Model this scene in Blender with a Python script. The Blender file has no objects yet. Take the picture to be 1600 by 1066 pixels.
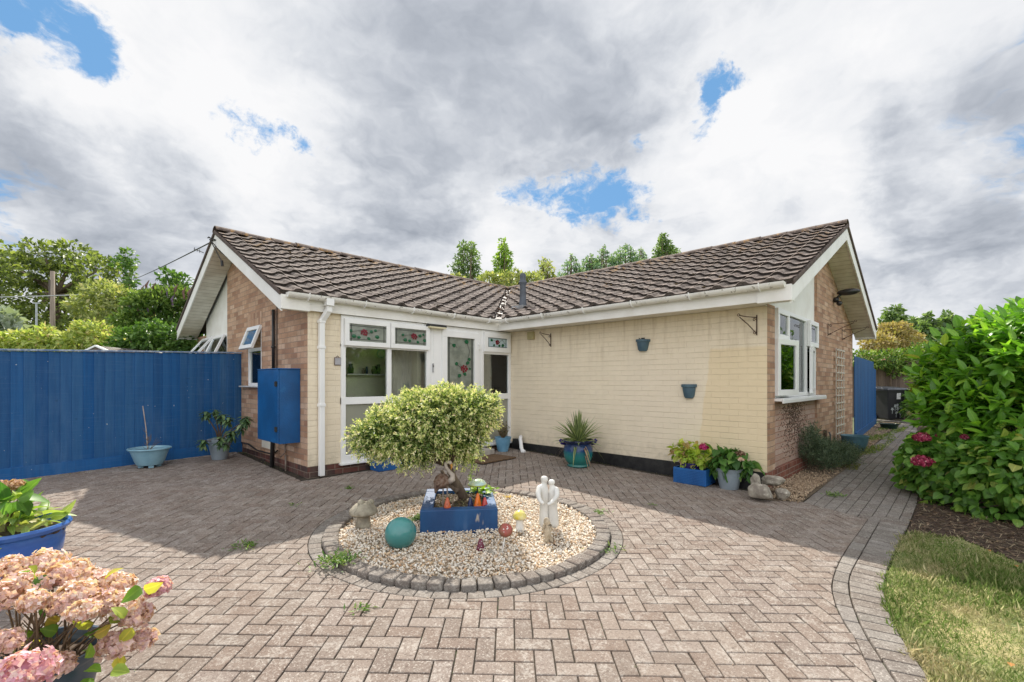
import bpy, bmesh, math, random
import numpy as np
from mathutils import Vector, Matrix
R = math.radians
random.seed(7); rng = np.random.default_rng(11)
SC = bpy.context.scene
COL = SC.collection
# ------------------------------------------------------------------ camera
FOC, HOR, AZ, CX, CY, CZ = 734., 597., 0.7731, -6.2526, -6.1532, 1.105
cd = bpy.data.cameras.new('camera'); cam = bpy.data.objects.new('camera', cd); COL.objects.link(cam)
cam.location = (CX, CY, CZ); cam.rotation_euler = (R(90), 0, AZ - R(90))
cd.sensor_width = 36; cd.lens = FOC / 1600 * 36; cd.shift_y = (HOR - 533) / 1600
cd.clip_start = .05; cd.clip_end = 2000
SC.camera = cam
ca, sa = math.cos(AZ), math.sin(AZ)
def ray(u, v):
    r = (u - 800) / FOC; t = (HOR - v) / FOC
    return Vector((ca + sa * r, sa - ca * r, t))
def at(u, v, t): return Vector((CX, CY, CZ)) + ray(u, v) * t      # point seen at photo pixel (u,v), t metres ahead
def gz(x, y):
    x = min(max(x, -14), 16); y = min(max(y, -14), 7)
    return -.10 + (.0107 if x < 0 else .022) * x + .0297 * y
# ------------------------------------------------------------------ sun + sky
SUND = Vector((.50, .79, 1.0)).normalized()
sd = bpy.data.lights.new('sun', 'SUN'); sun = bpy.data.objects.new('sun', sd); COL.objects.link(sun)
sd.energy = 4.8; sd.angle = R(.6); sd.color = (1, .93, .82)
sun.rotation_euler = SUND.to_track_quat('Z', 'Y').to_euler(); sun.location = (0, 0, 20)
W = bpy.data.worlds.new('World'); SC.world = W; W.use_nodes = True
SC.view_settings.view_transform = 'Standard'; SC.view_settings.look = 'None'
SC.view_settings.exposure = 0.45; SC.view_settings.gamma = 1
class NT:
    def __init__(s, tree): s.t = tree; s.n = tree.nodes; s.l = tree.links
    def add(s, typ, **kw):
        n = s.n.new(typ)
        for k, v in kw.items():
            if k in ('op',): n.operation = v
            else: setattr(n, k, v)
        return n
    def lk(s, a, b): s.l.new(a, b)
    def put(s, sock, v):
        if isinstance(v, bpy.types.NodeSocket): s.l.new(v, sock)
        else: sock.default_value = v
    def m(s, op, a, b=None, c=None, clamp=False):
        n = s.n.new('ShaderNodeMath'); n.operation = op; n.use_clamp = clamp
        s.put(n.inputs[0], a)
        if b is not None: s.put(n.inputs[1], b)
        if c is not None: s.put(n.inputs[2], c)
        return n.outputs[0]
    def vm(s, op, a, b=None, sc=None):
        n = s.n.new('ShaderNodeVectorMath'); n.operation = op
        s.put(n.inputs[0], a)
        if b is not None: s.put(n.inputs[1], b)
        if sc is not None: s.put(n.inputs[3], sc)
        return n.outputs['Value'] if op in ('DOT_PRODUCT', 'LENGTH', 'DISTANCE') else n.outputs[0]
    def noise(s, vec, scale, detail=4, rough=.55, dist=0, out=0):
        n = s.n.new('ShaderNodeTexNoise'); s.put(n.inputs['Vector'], vec)
        n.inputs['Scale'].default_value = scale; n.inputs['Detail'].default_value = detail
        n.inputs['Roughness'].default_value = rough; n.inputs['Distortion'].default_value = dist
        return n.outputs[out]
    def mr(s, v, a, b, c=0., d=1., typ='SMOOTHSTEP'):
        n = s.n.new('ShaderNodeMapRange'); n.interpolation_type = typ
        s.put(n.inputs[0], v)
        for i, q in enumerate((a, b, c, d)): s.put(n.inputs[1 + i], q)
        return n.outputs[0]
    def mix(s, f, a, b, typ='MIX'):
        n = s.n.new('ShaderNodeMix'); n.data_type = 'RGBA'; n.blend_type = typ; n.clamp_factor = True
        s.put(n.inputs[0], f)
        for i, q in ((6, a), (7, b)):
            if isinstance(q, (tuple, list)): q = (*q[:3], 1)
            s.put(n.inputs[i], q)
        return n.outputs[2]
    def ramp(s, f, stops, interp='LINEAR'):
        n = s.n.new('ShaderNodeValToRGB'); s.put(n.inputs[0], f); r = n.color_ramp; r.interpolation = interp
        while len(r.elements) < len(stops): r.elements.new(.5)
        for e, (p, c) in zip(r.elements, stops): e.position = p; e.color = (*c[:3], 1)
        return n.outputs[0]
def build_sky():
    T = NT(W.node_tree); W.node_tree.nodes.clear()
    out = T.add('ShaderNodeOutputWorld'); bg = T.add('ShaderNodeBackground')
    tc = T.add('ShaderNodeTexCoord'); d = T.vm('NORMALIZE', tc.outputs['Generated'])
    sky = T.add('ShaderNodeTexSky'); sky.sky_type = 'NISHITA'; sky.sun_disc = False
    sky.sun_elevation = math.asin(SUND.z); sky.sun_rotation = math.atan2(SUND.x, SUND.y)
    sky.altitude = 50; sky.air_density = 1; sky.dust_density = .3; sky.ozone_density = 2
    # flattened cloud-layer coordinates
    sp = T.add('ShaderNodeSeparateXYZ'); T.lk(d, sp.inputs[0])
    zz = T.m('MAXIMUM', T.m('ADD', sp.outputs[2], .30), .08)
    q = T.vm('SCALE', d, sc=T.m('DIVIDE', 1., zz))
    warp = T.noise(d, 3.2, 10, .66, out=1)
    dw = T.vm('ADD', d, T.vm('SCALE', T.vm('SUBTRACT', warp, (.5, .5, .5)), sc=.34))
    qw = T.vm('ADD', q, T.vm('SCALE', T.vm('SUBTRACT', T.noise(q, 1.6, 5, .6, out=1), (.5, .5, .5)), sc=.55))
    sdir = Vector((SUND.x, SUND.y, 0)).normalized() * .075
    def puff(v):
        n = T.add('ShaderNodeTexVoronoi'); n.feature = 'F1'; T.put(n.inputs['Vector'], v)
        for k_, q_ in (('Scale', 3.6), ('Detail', 3), ('Roughness', .5), ('Lacunarity', 2.2)): n.inputs[k_].default_value = q_
        n.normalize = True; return T.m('SUBTRACT', 1., n.outputs['Distance'])
    def dens(v): return T.m('ADD', T.m('MULTIPLY', T.noise(v, 1.9, 12, .57), .62), T.m('MULTIPLY', puff(v), .38))
    d1 = dens(qw); d2 = dens(T.vm('ADD', qw, tuple(sdir)))
    relief = T.m('SUBTRACT', d1, d2)                      # lit side towards the sun, shaded side away from it
    fine = T.noise(qw, 5.5, 9, .64)
    def blobs(lst):
        tot = None
        for u, v, rad, w in lst:
            c = ray(u, v).normalized(); r = rad / FOC
            b = T.mr(T.vm('DISTANCE', dw, tuple(c)), r, 0., 0., w)
            tot = b if tot is None else T.m('ADD', tot, b)
        return tot
    holes = blobs([(40, 22, 72, .75), (150, 45, 62, .7), (185, 60, 45, .6), (10, 45, 40, .7), (365, 172, 46, .8), (405, 190, 48, .8), (445, 205, 36, .8), (880, 298, 60, .9), (935, 312, 62, 1.0), (985, 296, 48, .7),
                   (822, 290, 40, .75), (985, 226, 34, .85), (1110, 125, 42, .95), (1085, 186, 32, .7), (1155, 98, 26, .6), (-300, 250, 200, .8), (2100, 100, 260, .9)])
    hole = T.mr(T.m('ADD', holes, T.m('MULTIPLY', T.m('MULTIPLY', T.m('SUBTRACT', fine, .5), 4.2), T.m('MULTIPLY', holes, 2.5, clamp=True))), .22, 1.1)
    dark = blobs([(830, 70, 300, .85), (640, 30, 170, .5), (950, 190, 170, .7), (560, 305, 190, .95), (720, 330, 120, .8), (50, 200, 110, .5), (80, 300, 230, .85), (300, 330, 170, .6), (1330, 60, 110, .7),
                  (1560, 90, 150, .5), (1400, 330, 160, .4), (1560, 450, 150, .45), (1230, 290, 110, .5), (1420, 275, 80, .6), (1540, 330, 130, .6), (620, 400, 140, .5), (840, 340, 60, .5), (200, 420, 130, .4), (1180, 40, 90, .4), (1400, 400, 150, .5), (-200, 300, 300, .7), (1900, 300, 250, .4)])
    lite = blobs([(230, 150, 200, .8), (420, 250, 150, .9), (560, 300, 60, .6), (1180, 200, 190, .8), (960, 20, 80, .5), (1260, 20, 110, .6), (720, 285, 70, .6), (800, 305, 90, .6), (1000, 280, 120, .6), (150, 110, 130, .6), (1330, 160, 150, .6), (770, 385, 110, .6), (60, 400, 170, .5), (1320, 330, 60, .5), (1500, 270, 70, .5), (700, 180, 70, .3)])
    g = T.m('ADD', T.m('MULTIPLY', T.m('SUBTRACT', T.m('MULTIPLY', dark, 1.1), lite), .70), T.m('MULTIPLY', T.m('SUBTRACT', .60, d1), 3.6))
    g = T.m('SUBTRACT', g, T.m('MULTIPLY', relief, -6.0))
    grey = T.mr(g, -.45, 1.5, 0, 1, 'LINEAR')
    cl = T.ramp(grey, [(0, (7.0, 7.0, 7.08)), (.3, (6.3, 6.4, 6.6)), (.5, (5.2, 5.4, 5.75)), (.75, (3.8, 4.05, 4.5)), (1, (2.7, 2.95, 3.4))])
    skyc = T.mix(1., sky.outputs[0], (1.05, 1.2, 1.3), 'MULTIPLY')
    blue = T.mix(.85, skyc, (1.25, 2.9, 5.2))
    # unseen clouds opposite the sun brightened as added fill for shaded walls
    sh = Vector((SUND.x, SUND.y, 0)).normalized(); opp_fill = T.mr(T.vm('DOT_PRODUCT', d, tuple(-sh)), .05, .75, 1., 1.9)
    c = T.mix(hole, T.vm('SCALE', cl, sc=opp_fill), blue)
    # thin brighter air at the horizon, ground colour below it
    c = T.mix(T.mr(sp.outputs[2], .14, 0., 0., .6), c, (6.4, 6.6, 6.9))
    c = T.mix(T.mr(sp.outputs[2], 0., -.06), c, (1.6, 1.7, 1.3))
    T.lk(c, bg.inputs[0]); bg.inputs[1].default_value = .1
    T.lk(bg.outputs[0], out.inputs[0])
build_sky()
# ------------------------------------------------------------------ object helpers
ORG = {}
def tag(o, label=None, cat=None, group=None, kind=None):
    if label: o['label'] = label
    if cat: o['category'] = cat
    if group: o['group'] = group
    if kind: o['kind'] = kind
    return o
def thing(name, label, cat, loc=(0, 0, 0), rz=0, group=None):
    o = bpy.data.objects.new(name, None); COL.objects.link(o); o.empty_display_size = .1
    o.location = loc; o.rotation_euler = (0, 0, rz)
    return tag(o, label, cat, group)
def dup(o, parent=None, **kw):
    c = o.copy(); COL.objects.link(c)
    if parent: c.parent = parent
    for ch in list(o.children): dup(ch, c)
    if 'loc' in kw: c.location = kw['loc']
    if 'rz' in kw: c.rotation_euler = (0, 0, kw['rz'])
    if 'scale' in kw: c.scale = kw['scale']
    tag(c, kw.get('label'), kw.get('cat'), kw.get('group'))
    return c
def npmesh(name, V, F, mat, parent=None, loc=None, smooth=False, uv=False):
    """V (n,3) array, F list of faces or (m,k) array"""
    me = bpy.data.meshes.new(name)
    V = np.asarray(V, dtype=float)
    if isinstance(F, np.ndarray):
        m, k = F.shape
        me.vertices.add(len(V)); me.vertices.foreach_set('co', V.ravel())
        me.loops.add(m * k); me.loops.foreach_set('vertex_index', F.ravel().astype(np.int32))
        me.polygons.add(m); me.polygons.foreach_set('loop_start', np.arange(0, m * k, k, dtype=np.int32))
        me.polygons.foreach_set('loop_total', np.full(m, k, dtype=np.int32))
        me.update(calc_edges=True)
    else: me.from_pydata(V.tolist(), [], F); me.update()
    if smooth: me.shade_smooth()
    if uv:
        ul = me.uv_layers.new(name='UVMap')
        for p in me.polygons:
            n = p.normal; ax = max(range(3), key=lambda i: abs(n[i]))
            for li in p.loop_indices:
                c = me.vertices[me.loops[li].vertex_index].co
                ul.data[li].uv = (c.y, c.z) if ax == 0 else ((c.x, c.z) if ax == 1 else (c.x, c.y))
    if mat: me.materials.append(mat)
    o = bpy.data.objects.new(name, me); COL.objects.link(o)
    if parent: o.parent = parent
    if loc is not None: o.location = loc
    return o
class MB:
    def __init__(s): s.v = []; s.f = []
    def add(s, V, F):
        b = len(s.v); s.v += [tuple(p) for p in V]; s.f += [tuple(b + i for i in f) for f in F]; return s
    def box(s, a, b, M=None):
        x0, y0, z0 = a; x1, y1, z1 = b
        V = [(x0, y0, z0), (x1, y0, z0), (x1, y1, z0), (x0, y1, z0), (x0, y0, z1), (x1, y0, z1), (x1, y1, z1), (x0, y1, z1)]
        if M is not None: V = [M @ Vector(p) for p in V]
        return s.add(V, [(0, 3, 2, 1), (4, 5, 6, 7), (0, 1, 5, 4), (1, 2, 6, 5), (2, 3, 7, 6), (3, 0, 4, 7)])
    def bar(s, p, q, w, h, up=(0, 0, 1)):
        p = Vector(p); q = Vector(q); d = (q - p); L = d.length; d.normalize(); up = Vector(up)
        if abs(d.dot(up)) > .98: up = Vector((1, 0, 0))
        x = d.cross(up).normalized(); y = x.cross(d).normalized()
        V = [p + d * l + x * (i * w / 2) + y * (j * h / 2) for l in (0, L) for i, j in ((-1, -1), (1, -1), (1, 1), (-1, 1))]
        return s.add(V, [(3, 2, 1, 0), (4, 5, 6, 7), (0, 1, 5, 4), (1, 2, 6, 5), (2, 3, 7, 6), (3, 0, 4, 7)])
    def tube(s, pts, rad, n=8, cap=True):
        pts = [Vector(p) for p in pts]; k = len(pts)
        if not hasattr(rad, '__len__'): rad = [rad] * k
        b = len(s.v); x = None
        for i, p in enumerate(pts):
            d = (pts[min(i + 1, k - 1)] - pts[max(i - 1, 0)]).normalized()
            if x is None: x = d.orthogonal().normalized()
            else: x = (x - d * x.dot(d)).normalized()
            y = d.cross(x)
            for j in range(n):
                a = 2 * math.pi * j / n; s.v.append(tuple(p + (x * math.cos(a) + y * math.sin(a)) * rad[i]))
        for i in range(k - 1):
            for j in range(n):
                s.f.append((b + i * n + j, b + i * n + (j + 1) % n, b + (i + 1) * n + (j + 1) % n, b + (i + 1) * n + j))
        if cap: s.f.append(tuple(b + j for j in reversed(range(n)))); s.f.append(tuple(b + (k - 1) * n + j for j in range(n)))
        return s
    def lathe(s, prof, c=(0, 0, 0), n=28, sx=1, sy=1, wob=0):
        b = len(s.v); c = Vector(c)
        for i, (r, z) in enumerate(prof):
            for j in range(n):
                a = 2 * math.pi * j / n; rr = r * (1 + wob * math.sin(3 * a + z * 9))
                s.v.append((c.x + rr * math.cos(a) * sx, c.y + rr * math.sin(a) * sy, c.z + z))
        for i in range(len(prof) - 1):
            for j in range(n): s.f.append((b + i * n + j, b + i * n + (j + 1) % n, b + (i + 1) * n + (j + 1) % n, b + (i + 1) * n + j))
        s.f.append(tuple(b + j for j in reversed(range(n)))); s.f.append(tuple(b + (len(prof) - 1) * n + j for j in range(n)))
        return s
    def prism(s, poly, n, th):
        """polygon of 3-D points extruded by n*th"""
        n = Vector(n) * th; k = len(poly); P = [Vector(p) for p in poly]
        V = P + [p + n for p in P]
        F = [tuple(reversed(range(k))), tuple(range(k, 2 * k))] + [(i, (i + 1) % k, k + (i + 1) % k, k + i) for i in range(k)]
        return s.add(V, F)
    def ball(s, c, r, n=10, m=8, sc=(1, 1, 1), jit=0):
        prof = []
        b = len(s.v); c = Vector(c)
        s.v.append((c.x, c.y, c.z - r * sc[2]))
        for i in range(1, m):
            th = math.pi * i / m
            for j in range(n):
                a = 2 * math.pi * j / n; k = 1 + random.uniform(-jit, jit)
                s.v.append((c.x + r * sc[0] * math.sin(th) * math.cos(a) * k, c.y + r * sc[1] * math.sin(th) * math.sin(a) * k, c.z - r * sc[2] * math.cos(th) * k))
        s.v.append((c.x, c.y, c.z + r * sc[2])); t = len(s.v) - 1
        for j in range(n):
            s.f.append((b, b + 1 + (j + 1) % n, b + 1 + j)); s.f.append((t, t - n + j, t - n + (j + 1) % n))
        for i in range(m - 2):
            for j in range(n): s.f.append((b + 1 + i * n + j, b + 1 + i * n + (j + 1) % n, b + 1 + (i + 1) * n + (j + 1) % n, b + 1 + (i + 1) * n + j))
        return s
    def build(s, name, mat, parent=None, loc=None, smooth=False, uv=False, bevel=0, seg=2, angle=40, off=None):
        V = np.array(s.v, dtype=float)
        if off is not None: V = V - np.array(off)
        o = npmesh(name, V, s.f, mat, parent, loc, smooth, uv)
        if bevel:
            m = o.modifiers.new('bevel', 'BEVEL'); m.width = bevel; m.segments = seg; m.limit_method = 'ANGLE'; m.angle_limit = R(angle)
        if smooth == 'auto': pass
        return o
def sharp(o, ang=35):
    me = o.data; bm = bmesh.new(); bm.from_mesh(me)
    for e in bm.edges:
        if len(e.link_faces) == 2 and e.calc_face_angle(0) > R(ang): e.smooth = False
    for f in bm.faces: f.smooth = True
    bm.to_mesh(me); bm.free(); return o
# ------------------------------------------------------------------ materials
MATS = {}
def newmat(name):
    m = bpy.data.materials.new(name); m.use_nodes = True; T = NT(m.node_tree)
    return m, T, T.n['Principled BSDF'], T.n['Material Output']
def setb(T, b, col, rough, bump=None, bstr=.3, bdist=.01, spec=.5, metal=0):
    T.put(b.inputs['Base Color'], col if isinstance(col, bpy.types.NodeSocket) else (*col[:3], 1))
    T.put(b.inputs['Roughness'], rough); b.inputs['Specular IOR Level'].default_value = spec
    b.inputs['Metallic'].default_value = metal
    if bump is not None:
        n = T.add('ShaderNodeBump'); n.inputs['Strength'].default_value = bstr; n.inputs['Distance'].default_value = bdist
        T.lk(bump, n.inputs['Height']); T.lk(n.outputs[0], b.inputs['Normal'])
def plain(name, col, col2=None, rough=.5, scale=6, bump=0, bscale=30, spec=.5, metal=0, lo=.35, hi=.65, detail=5, stretch=None, speck=None):
    """two-tone noise material"""
    if name in MATS: return MATS[name]
    m, T, b, o = newmat(name)
    tc = T.add('ShaderNodeTexCoord').outputs['Object']
    if stretch: tc = T.vm('MULTIPLY', tc, stretch)
    col2 = col2 or tuple(c * .82 for c in col)
    f = T.mr(T.noise(tc, scale, detail, .6), lo, hi)
    c = T.mix(f, col2, col)
    if speck:
        for (sc_, th, cc, amt) in speck:
            c = T.mix(T.m('MULTIPLY', T.mr(T.noise(tc, sc_, 3, .7), th, th + .06), amt), c, cc)
    setb(T, b, c, rough, T.noise(tc, bscale, 4, .6) if bump else None, bump, .01, spec, metal)
    MATS[name] = m; return m
def leafmat(name, stops, trans=.35, rough=.45, spec=.4):
    """colour per leaf, slightly translucent"""
    if name in MATS: return MATS[name]
    m, T, b, o = newmat(name)
    g = T.add('ShaderNodeNewGeometry'); c = T.ramp(g.outputs['Random Per Island'], stops)
    at_ = T.add('ShaderNodeAttribute'); at_.attribute_name = 'rib'           # pale midrib and side veins of the larger leaves
    tcl = T.add('ShaderNodeTexCoord').outputs['Object']
    c = T.mix(T.m('MULTIPLY', T.mr(T.noise(tcl, 55, 3), .35, .7), .28), c, T.mix(1., c, (.62, .72, .5), 'MULTIPLY'))
    c = T.mix(T.m('MULTIPLY', T.mr(at_.outputs['Fac'], .80, .98), .55), c, T.mix(1., c, (1.7, 1.45, 1.6), 'MULTIPLY'))
    setb(T, b, c, rough, spec=spec)
    tr = T.add('ShaderNodeBsdfTranslucent'); T.lk(T.mix(1., c, (1.5, 1.6, .7), 'MULTIPLY'), tr.inputs[0])
    mx = T.add('ShaderNodeMixShader'); mx.inputs[0].default_value = trans
    T.lk(b.outputs[0], mx.inputs[1]); T.lk(tr.outputs[0], mx.inputs[2]); T.lk(mx.outputs[0], o.inputs[0])
    MATS[name] = m; return m
def brickmat(name, cols, mortar, painted=None, dirt=.25, ms=.0065):
    m, T, b, o = newmat(name)
    uv = T.add('ShaderNodeUVMap'); uv.uv_map = 'UVMap'; uvv = uv.outputs[0]
    wob = T.vm('SCALE', T.vm('SUBTRACT', T.noise(uvv, 7, 3, out=1), (.5, .5, .5)), sc=.009)
    p = T.vm('ADD', uvv, wob)
    br = T.add('ShaderNodeTexBrick'); T.lk(p, br.inputs['Vector']); br.offset = .5; br.squash = 1
    br.inputs['Scale'].default_value = 1; br.inputs['Brick Width'].default_value = .225; br.inputs['Row Height'].default_value = .075
    br.inputs['Mortar Size'].default_value = ms; br.inputs['Mortar Smooth'].default_value = .35
    sp = T.add('ShaderNodeSeparateXYZ'); T.lk(p, sp.inputs[0])
    row = T.m('FLOOR', T.m('DIVIDE', sp.outputs[1], .075))
    off = T.m('MULTIPLY', T.m('FLOORED_MODULO', row, 2.), .5)
    cl = T.m('FLOOR', T.m('ADD', T.m('DIVIDE', sp.outputs[0], .225), off))
    cv = T.add('ShaderNodeCombineXYZ'); T.lk(cl, cv.inputs[0]); T.lk(row, cv.inputs[1])
    wn = T.add('ShaderNodeTexWhiteNoise'); wn.noise_dimensions = '2D'; T.lk(cv.outputs[0], wn.inputs['Vector'])
    rnd = wn.outputs['Value']
    fine = T.noise(uvv, 45, 5, .7); med = T.noise(uvv, 3.2, 5, .65)
    if painted:
        c = T.mix(T.m('MULTIPLY', T.mr(med, .3, .7), .5), painted, tuple(q * .86 for q in painted))
        c = T.mix(T.m('MULTIPLY', rnd, .10), c, (.62, .50, .34))
        tcn = T.add('ShaderNodeTexCoord').outputs['Object']; s2 = T.add('ShaderNodeSeparateXYZ'); T.lk(tcn, s2.inputs[0])
        # the newer, yellower paint patch at the corner, ragged edge; and the bare pale area beside it
        nx = T.m('MULTIPLY', T.m('SUBTRACT', T.noise(uvv, 4, 4), .5), .28)
        yy = T.m('ADD', s2.outputs[1], nx)
        px = T.m('SUBTRACT', T.m('ADD', s2.outputs[1], T.m('MULTIPLY', T.m('SUBTRACT', T.noise(uvv, 3, 5, .7), .5), .10)), T.m('MULTIPLY', T.m('SUBTRACT', s2.outputs[2], .3), -.12))
        patch = T.m('MULTIPLY', T.mr(px, -3.545, -3.565), T.mr(T.m('ADD', s2.outputs[2], T.m('MULTIPLY', nx, .2)), 1.56, 1.52))
        c = T.mix(T.m('MULTIPLY', patch, .55), c, (.78, .62, .37))
        pale = T.m('MULTIPLY', T.mr(T.m('ABSOLUTE', T.m('ADD', yy, 2.9)), 1.0, .2), T.mr(T.m('ABSOLUTE', T.m('SUBTRACT', s2.outputs[2], .9)), .95, .2))
        c = T.mix(T.m('MULTIPLY', T.m('MULTIPLY', pale, T.m('SUBTRACT', 1., patch)), .5), c, (.80, .70, .56))
        # grime running from the soffit and splash near the ground
        streak = T.m('MULTIPLY', T.mr(T.noise(T.vm('MULTIPLY', uvv, (7, .7, 1)), 1.5, 5, .7), .45, .75), T.mr(s2.outputs[2], 1.1, 2.1))
        c = T.mix(T.m('MULTIPLY', streak, .5), c, (.40, .29, .17))
        spl = T.m('MULTIPLY', T.mr(s2.outputs[2], .35, 0.), T.mr(T.noise(uvv, 9, 5, .7), .4, .7))
        c = T.mix(T.m('MULTIPLY', spl, .4), c, (.38, .33, .25))
        fr = T.m('FLOORED_MODULO', T.m('DIVIDE', sp.outputs[1], .075), 1.)      # dirt and joint shade coloured in along the bed joints, hardly in upright ones
        bed = T.m('ADD', T.mr(fr, .10, .02), T.mr(fr, .95, 1.0))
        jo = T.mr(T.noise(T.vm('MULTIPLY', uvv, (1, 5, 1)), 2.2, 4), .38, .66, .0, .62)
        c = T.mix(T.m('MULTIPLY', bed, jo), c, (.50, .41, .28))
        c = T.mix(T.m('MULTIPLY', T.mr(T.noise(uvv, 60, 3, .8), .72, .78), .5), c, (.3, .24, .16))
    else:
        c = T.ramp(rnd, [(i / (len(cols) - 1), q) for i, q in enumerate(cols)])
        c = T.mix(T.m('MULTIPLY', T.mr(fine, .3, .75), .45), c, T.mix(1., c, (.55, .5, .5), 'MULTIPLY'))
        c = T.mix(T.m('MULTIPLY', T.mr(med, .42, .7), dirt), c, (.10, .085, .07))
        c = T.mix(T.m('MULTIPLY', br.outputs['Fac'], .9), c, mortar)
    h = T.m('ADD', T.m('MULTIPLY', T.m('SUBTRACT', 1., br.outputs['Fac']), 1.), T.m('MULTIPLY', fine, .35))
    h = T.m('ADD', h, T.m('MULTIPLY', rnd, .22))
    setb(T, b, c, .85 if not painted else .6, h, .9 if not painted else .55, .008, .3)
    MATS[name] = m; return m
# ------------------------------------------------------------------ house materials
WPAINT = (.84, .735, .57)
m_paint = brickmat('painted_brick', None, None, painted=WPAINT)
m_brick = brickmat('buff_brick', [(.46, .27, .17), (.56, .36, .24), (.63, .43, .30), (.38, .215, .14), (.52, .32, .215), (.68, .49, .36)], (.36, .27, .21), dirt=.22, ms=.005)
m_brick2 = brickmat('pinkish_brick', [(.46, .31, .25), (.55, .40, .33), (.50, .34, .27), (.60, .45, .38)], (.45, .24, .18), dirt=.12, ms=.006)
m_plinth = brickmat('plinth_brick', [(.26, .09, .065), (.33, .13, .09), (.20, .07, .055)], (.42, .33, .27), dirt=.25)
m_plinthd = brickmat('stained_plinth_brick', [(.10, .045, .04), (.16, .06, .05), (.06, .04, .04), (.22, .08, .06)], (.25, .19, .15), dirt=.6)
m_black = plain('black_bitumen', (.012, .012, .014), (.03, .03, .03), .45, 9, .5, 25)
m_upvc = plain('white_upvc', (.88, .88, .88), (.83, .83, .83), .28, 2, 0)
m_fascia = plain('fascia_board', (.88, .87, .85), (.80, .785, .75), .45, 3, .05, 14, speck=[(60, .70, (.25, .23, .2), .5)], stretch=(1, 1, 1))
m_gutter = plain('gutter_plastic', (.84, .83, .80), (.62, .59, .53), .4, 5, 0, lo=.25, hi=.5, speck=[(14, .60, (.22, .20, .16), .65)])
def soffmat():
    m, T, b, o = newmat('soffit_boards'); tc = T.add('ShaderNodeTexCoord').outputs['Object']; sp = T.add('ShaderNodeSeparateXYZ'); T.lk(tc, sp.inputs[0])
    s_ = T.m('FLOORED_MODULO', T.m('DIVIDE', sp.outputs[2], .048), 1.)      # board joints follow the rise of the slope
    ln = T.mr(T.m('ABSOLUTE', T.m('SUBTRACT', s_, .5)), .44, .48)
    c = T.mix(T.mr(T.noise(tc, 4), .35, .65), (.66, .61, .53), (.80, .76, .69)); c = T.mix(T.m('MULTIPLY', ln, .6), c, (.22, .19, .15))
    setb(T, b, c, .5); return m
m_soffit = soffmat()
m_panel = plain('white_cladding_panel', (.87, .86, .83), (.80, .78, .74), .5, 3)
m_room = plain('room_wall', (.86, .84, .68), (.80, .78, .62), .8, 2)
m_roomd = plain('room_floor', (.45, .40, .32), (.38, .33, .26), .6, 2)
m_curtain = plain('curtain_cloth', (.55, .54, .50), (.42, .41, .38), .9, 3)
m_black_pl = plain('black_plastic', (.015, .015, .017), (.03, .03, .03), .4, 6)
m_dark = plain('dark_recess', (.02, .02, .02), (.03, .03, .03), .9, 4)
def glassmat():
    m, T, b, o = newmat('window_glass')
    gl = T.add('ShaderNodeBsdfGlossy'); gl.inputs['Roughness'].default_value = .015; gl.inputs['Color'].default_value = (.95, .98, 1, 1)
    tr = T.add('ShaderNodeBsdfTransparent'); tr.inputs[0].default_value = (.95, .97, .95, 1)
    fr = T.add('ShaderNodeFresnel'); fr.inputs[0].default_value = 1.46
    mx = T.add('ShaderNodeMixShader'); T.lk(T.m('MULTIPLY', fr.outputs[0], 1.1, clamp=True), mx.inputs[0])
    T.lk(tr.outputs[0], mx.inputs[1]); T.lk(gl.outputs[0], mx.inputs[2]); T.lk(mx.outputs[0], o.inputs[0])
    return m
m_glass = glassmat()
def frostmat():
    m, T, b, o = newmat('obscure_glass')
    tc = T.add('ShaderNodeTexCoord').outputs['Object']
    setb(T, b, T.mix(T.noise(tc, 3, 3), (.33, .33, .27), (.24, .24, .20)), .22, T.noise(tc, 140, 2), .25, .003, .7)
    return m
m_frost = frostmat()
m_lead = plain('dark_leading', (.03, .03, .03), (.05, .05, .05), .4)
m_red = plain('stained_red', (.26, .012, .03), (.08, .004, .012), .2, 60)
m_green = plain('stained_green', (.01, .13, .05), (.006, .07, .03), .2, 60)
m_sgl = plain('stained_pale_glass', (.26, .28, .24), (.16, .18, .15), .15, 6, .2, 60)
m_sgb = plain('stained_pale_blue_glass', (.48, .60, .64), (.38, .50, .55), .15, 8, .2, 60)
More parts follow.
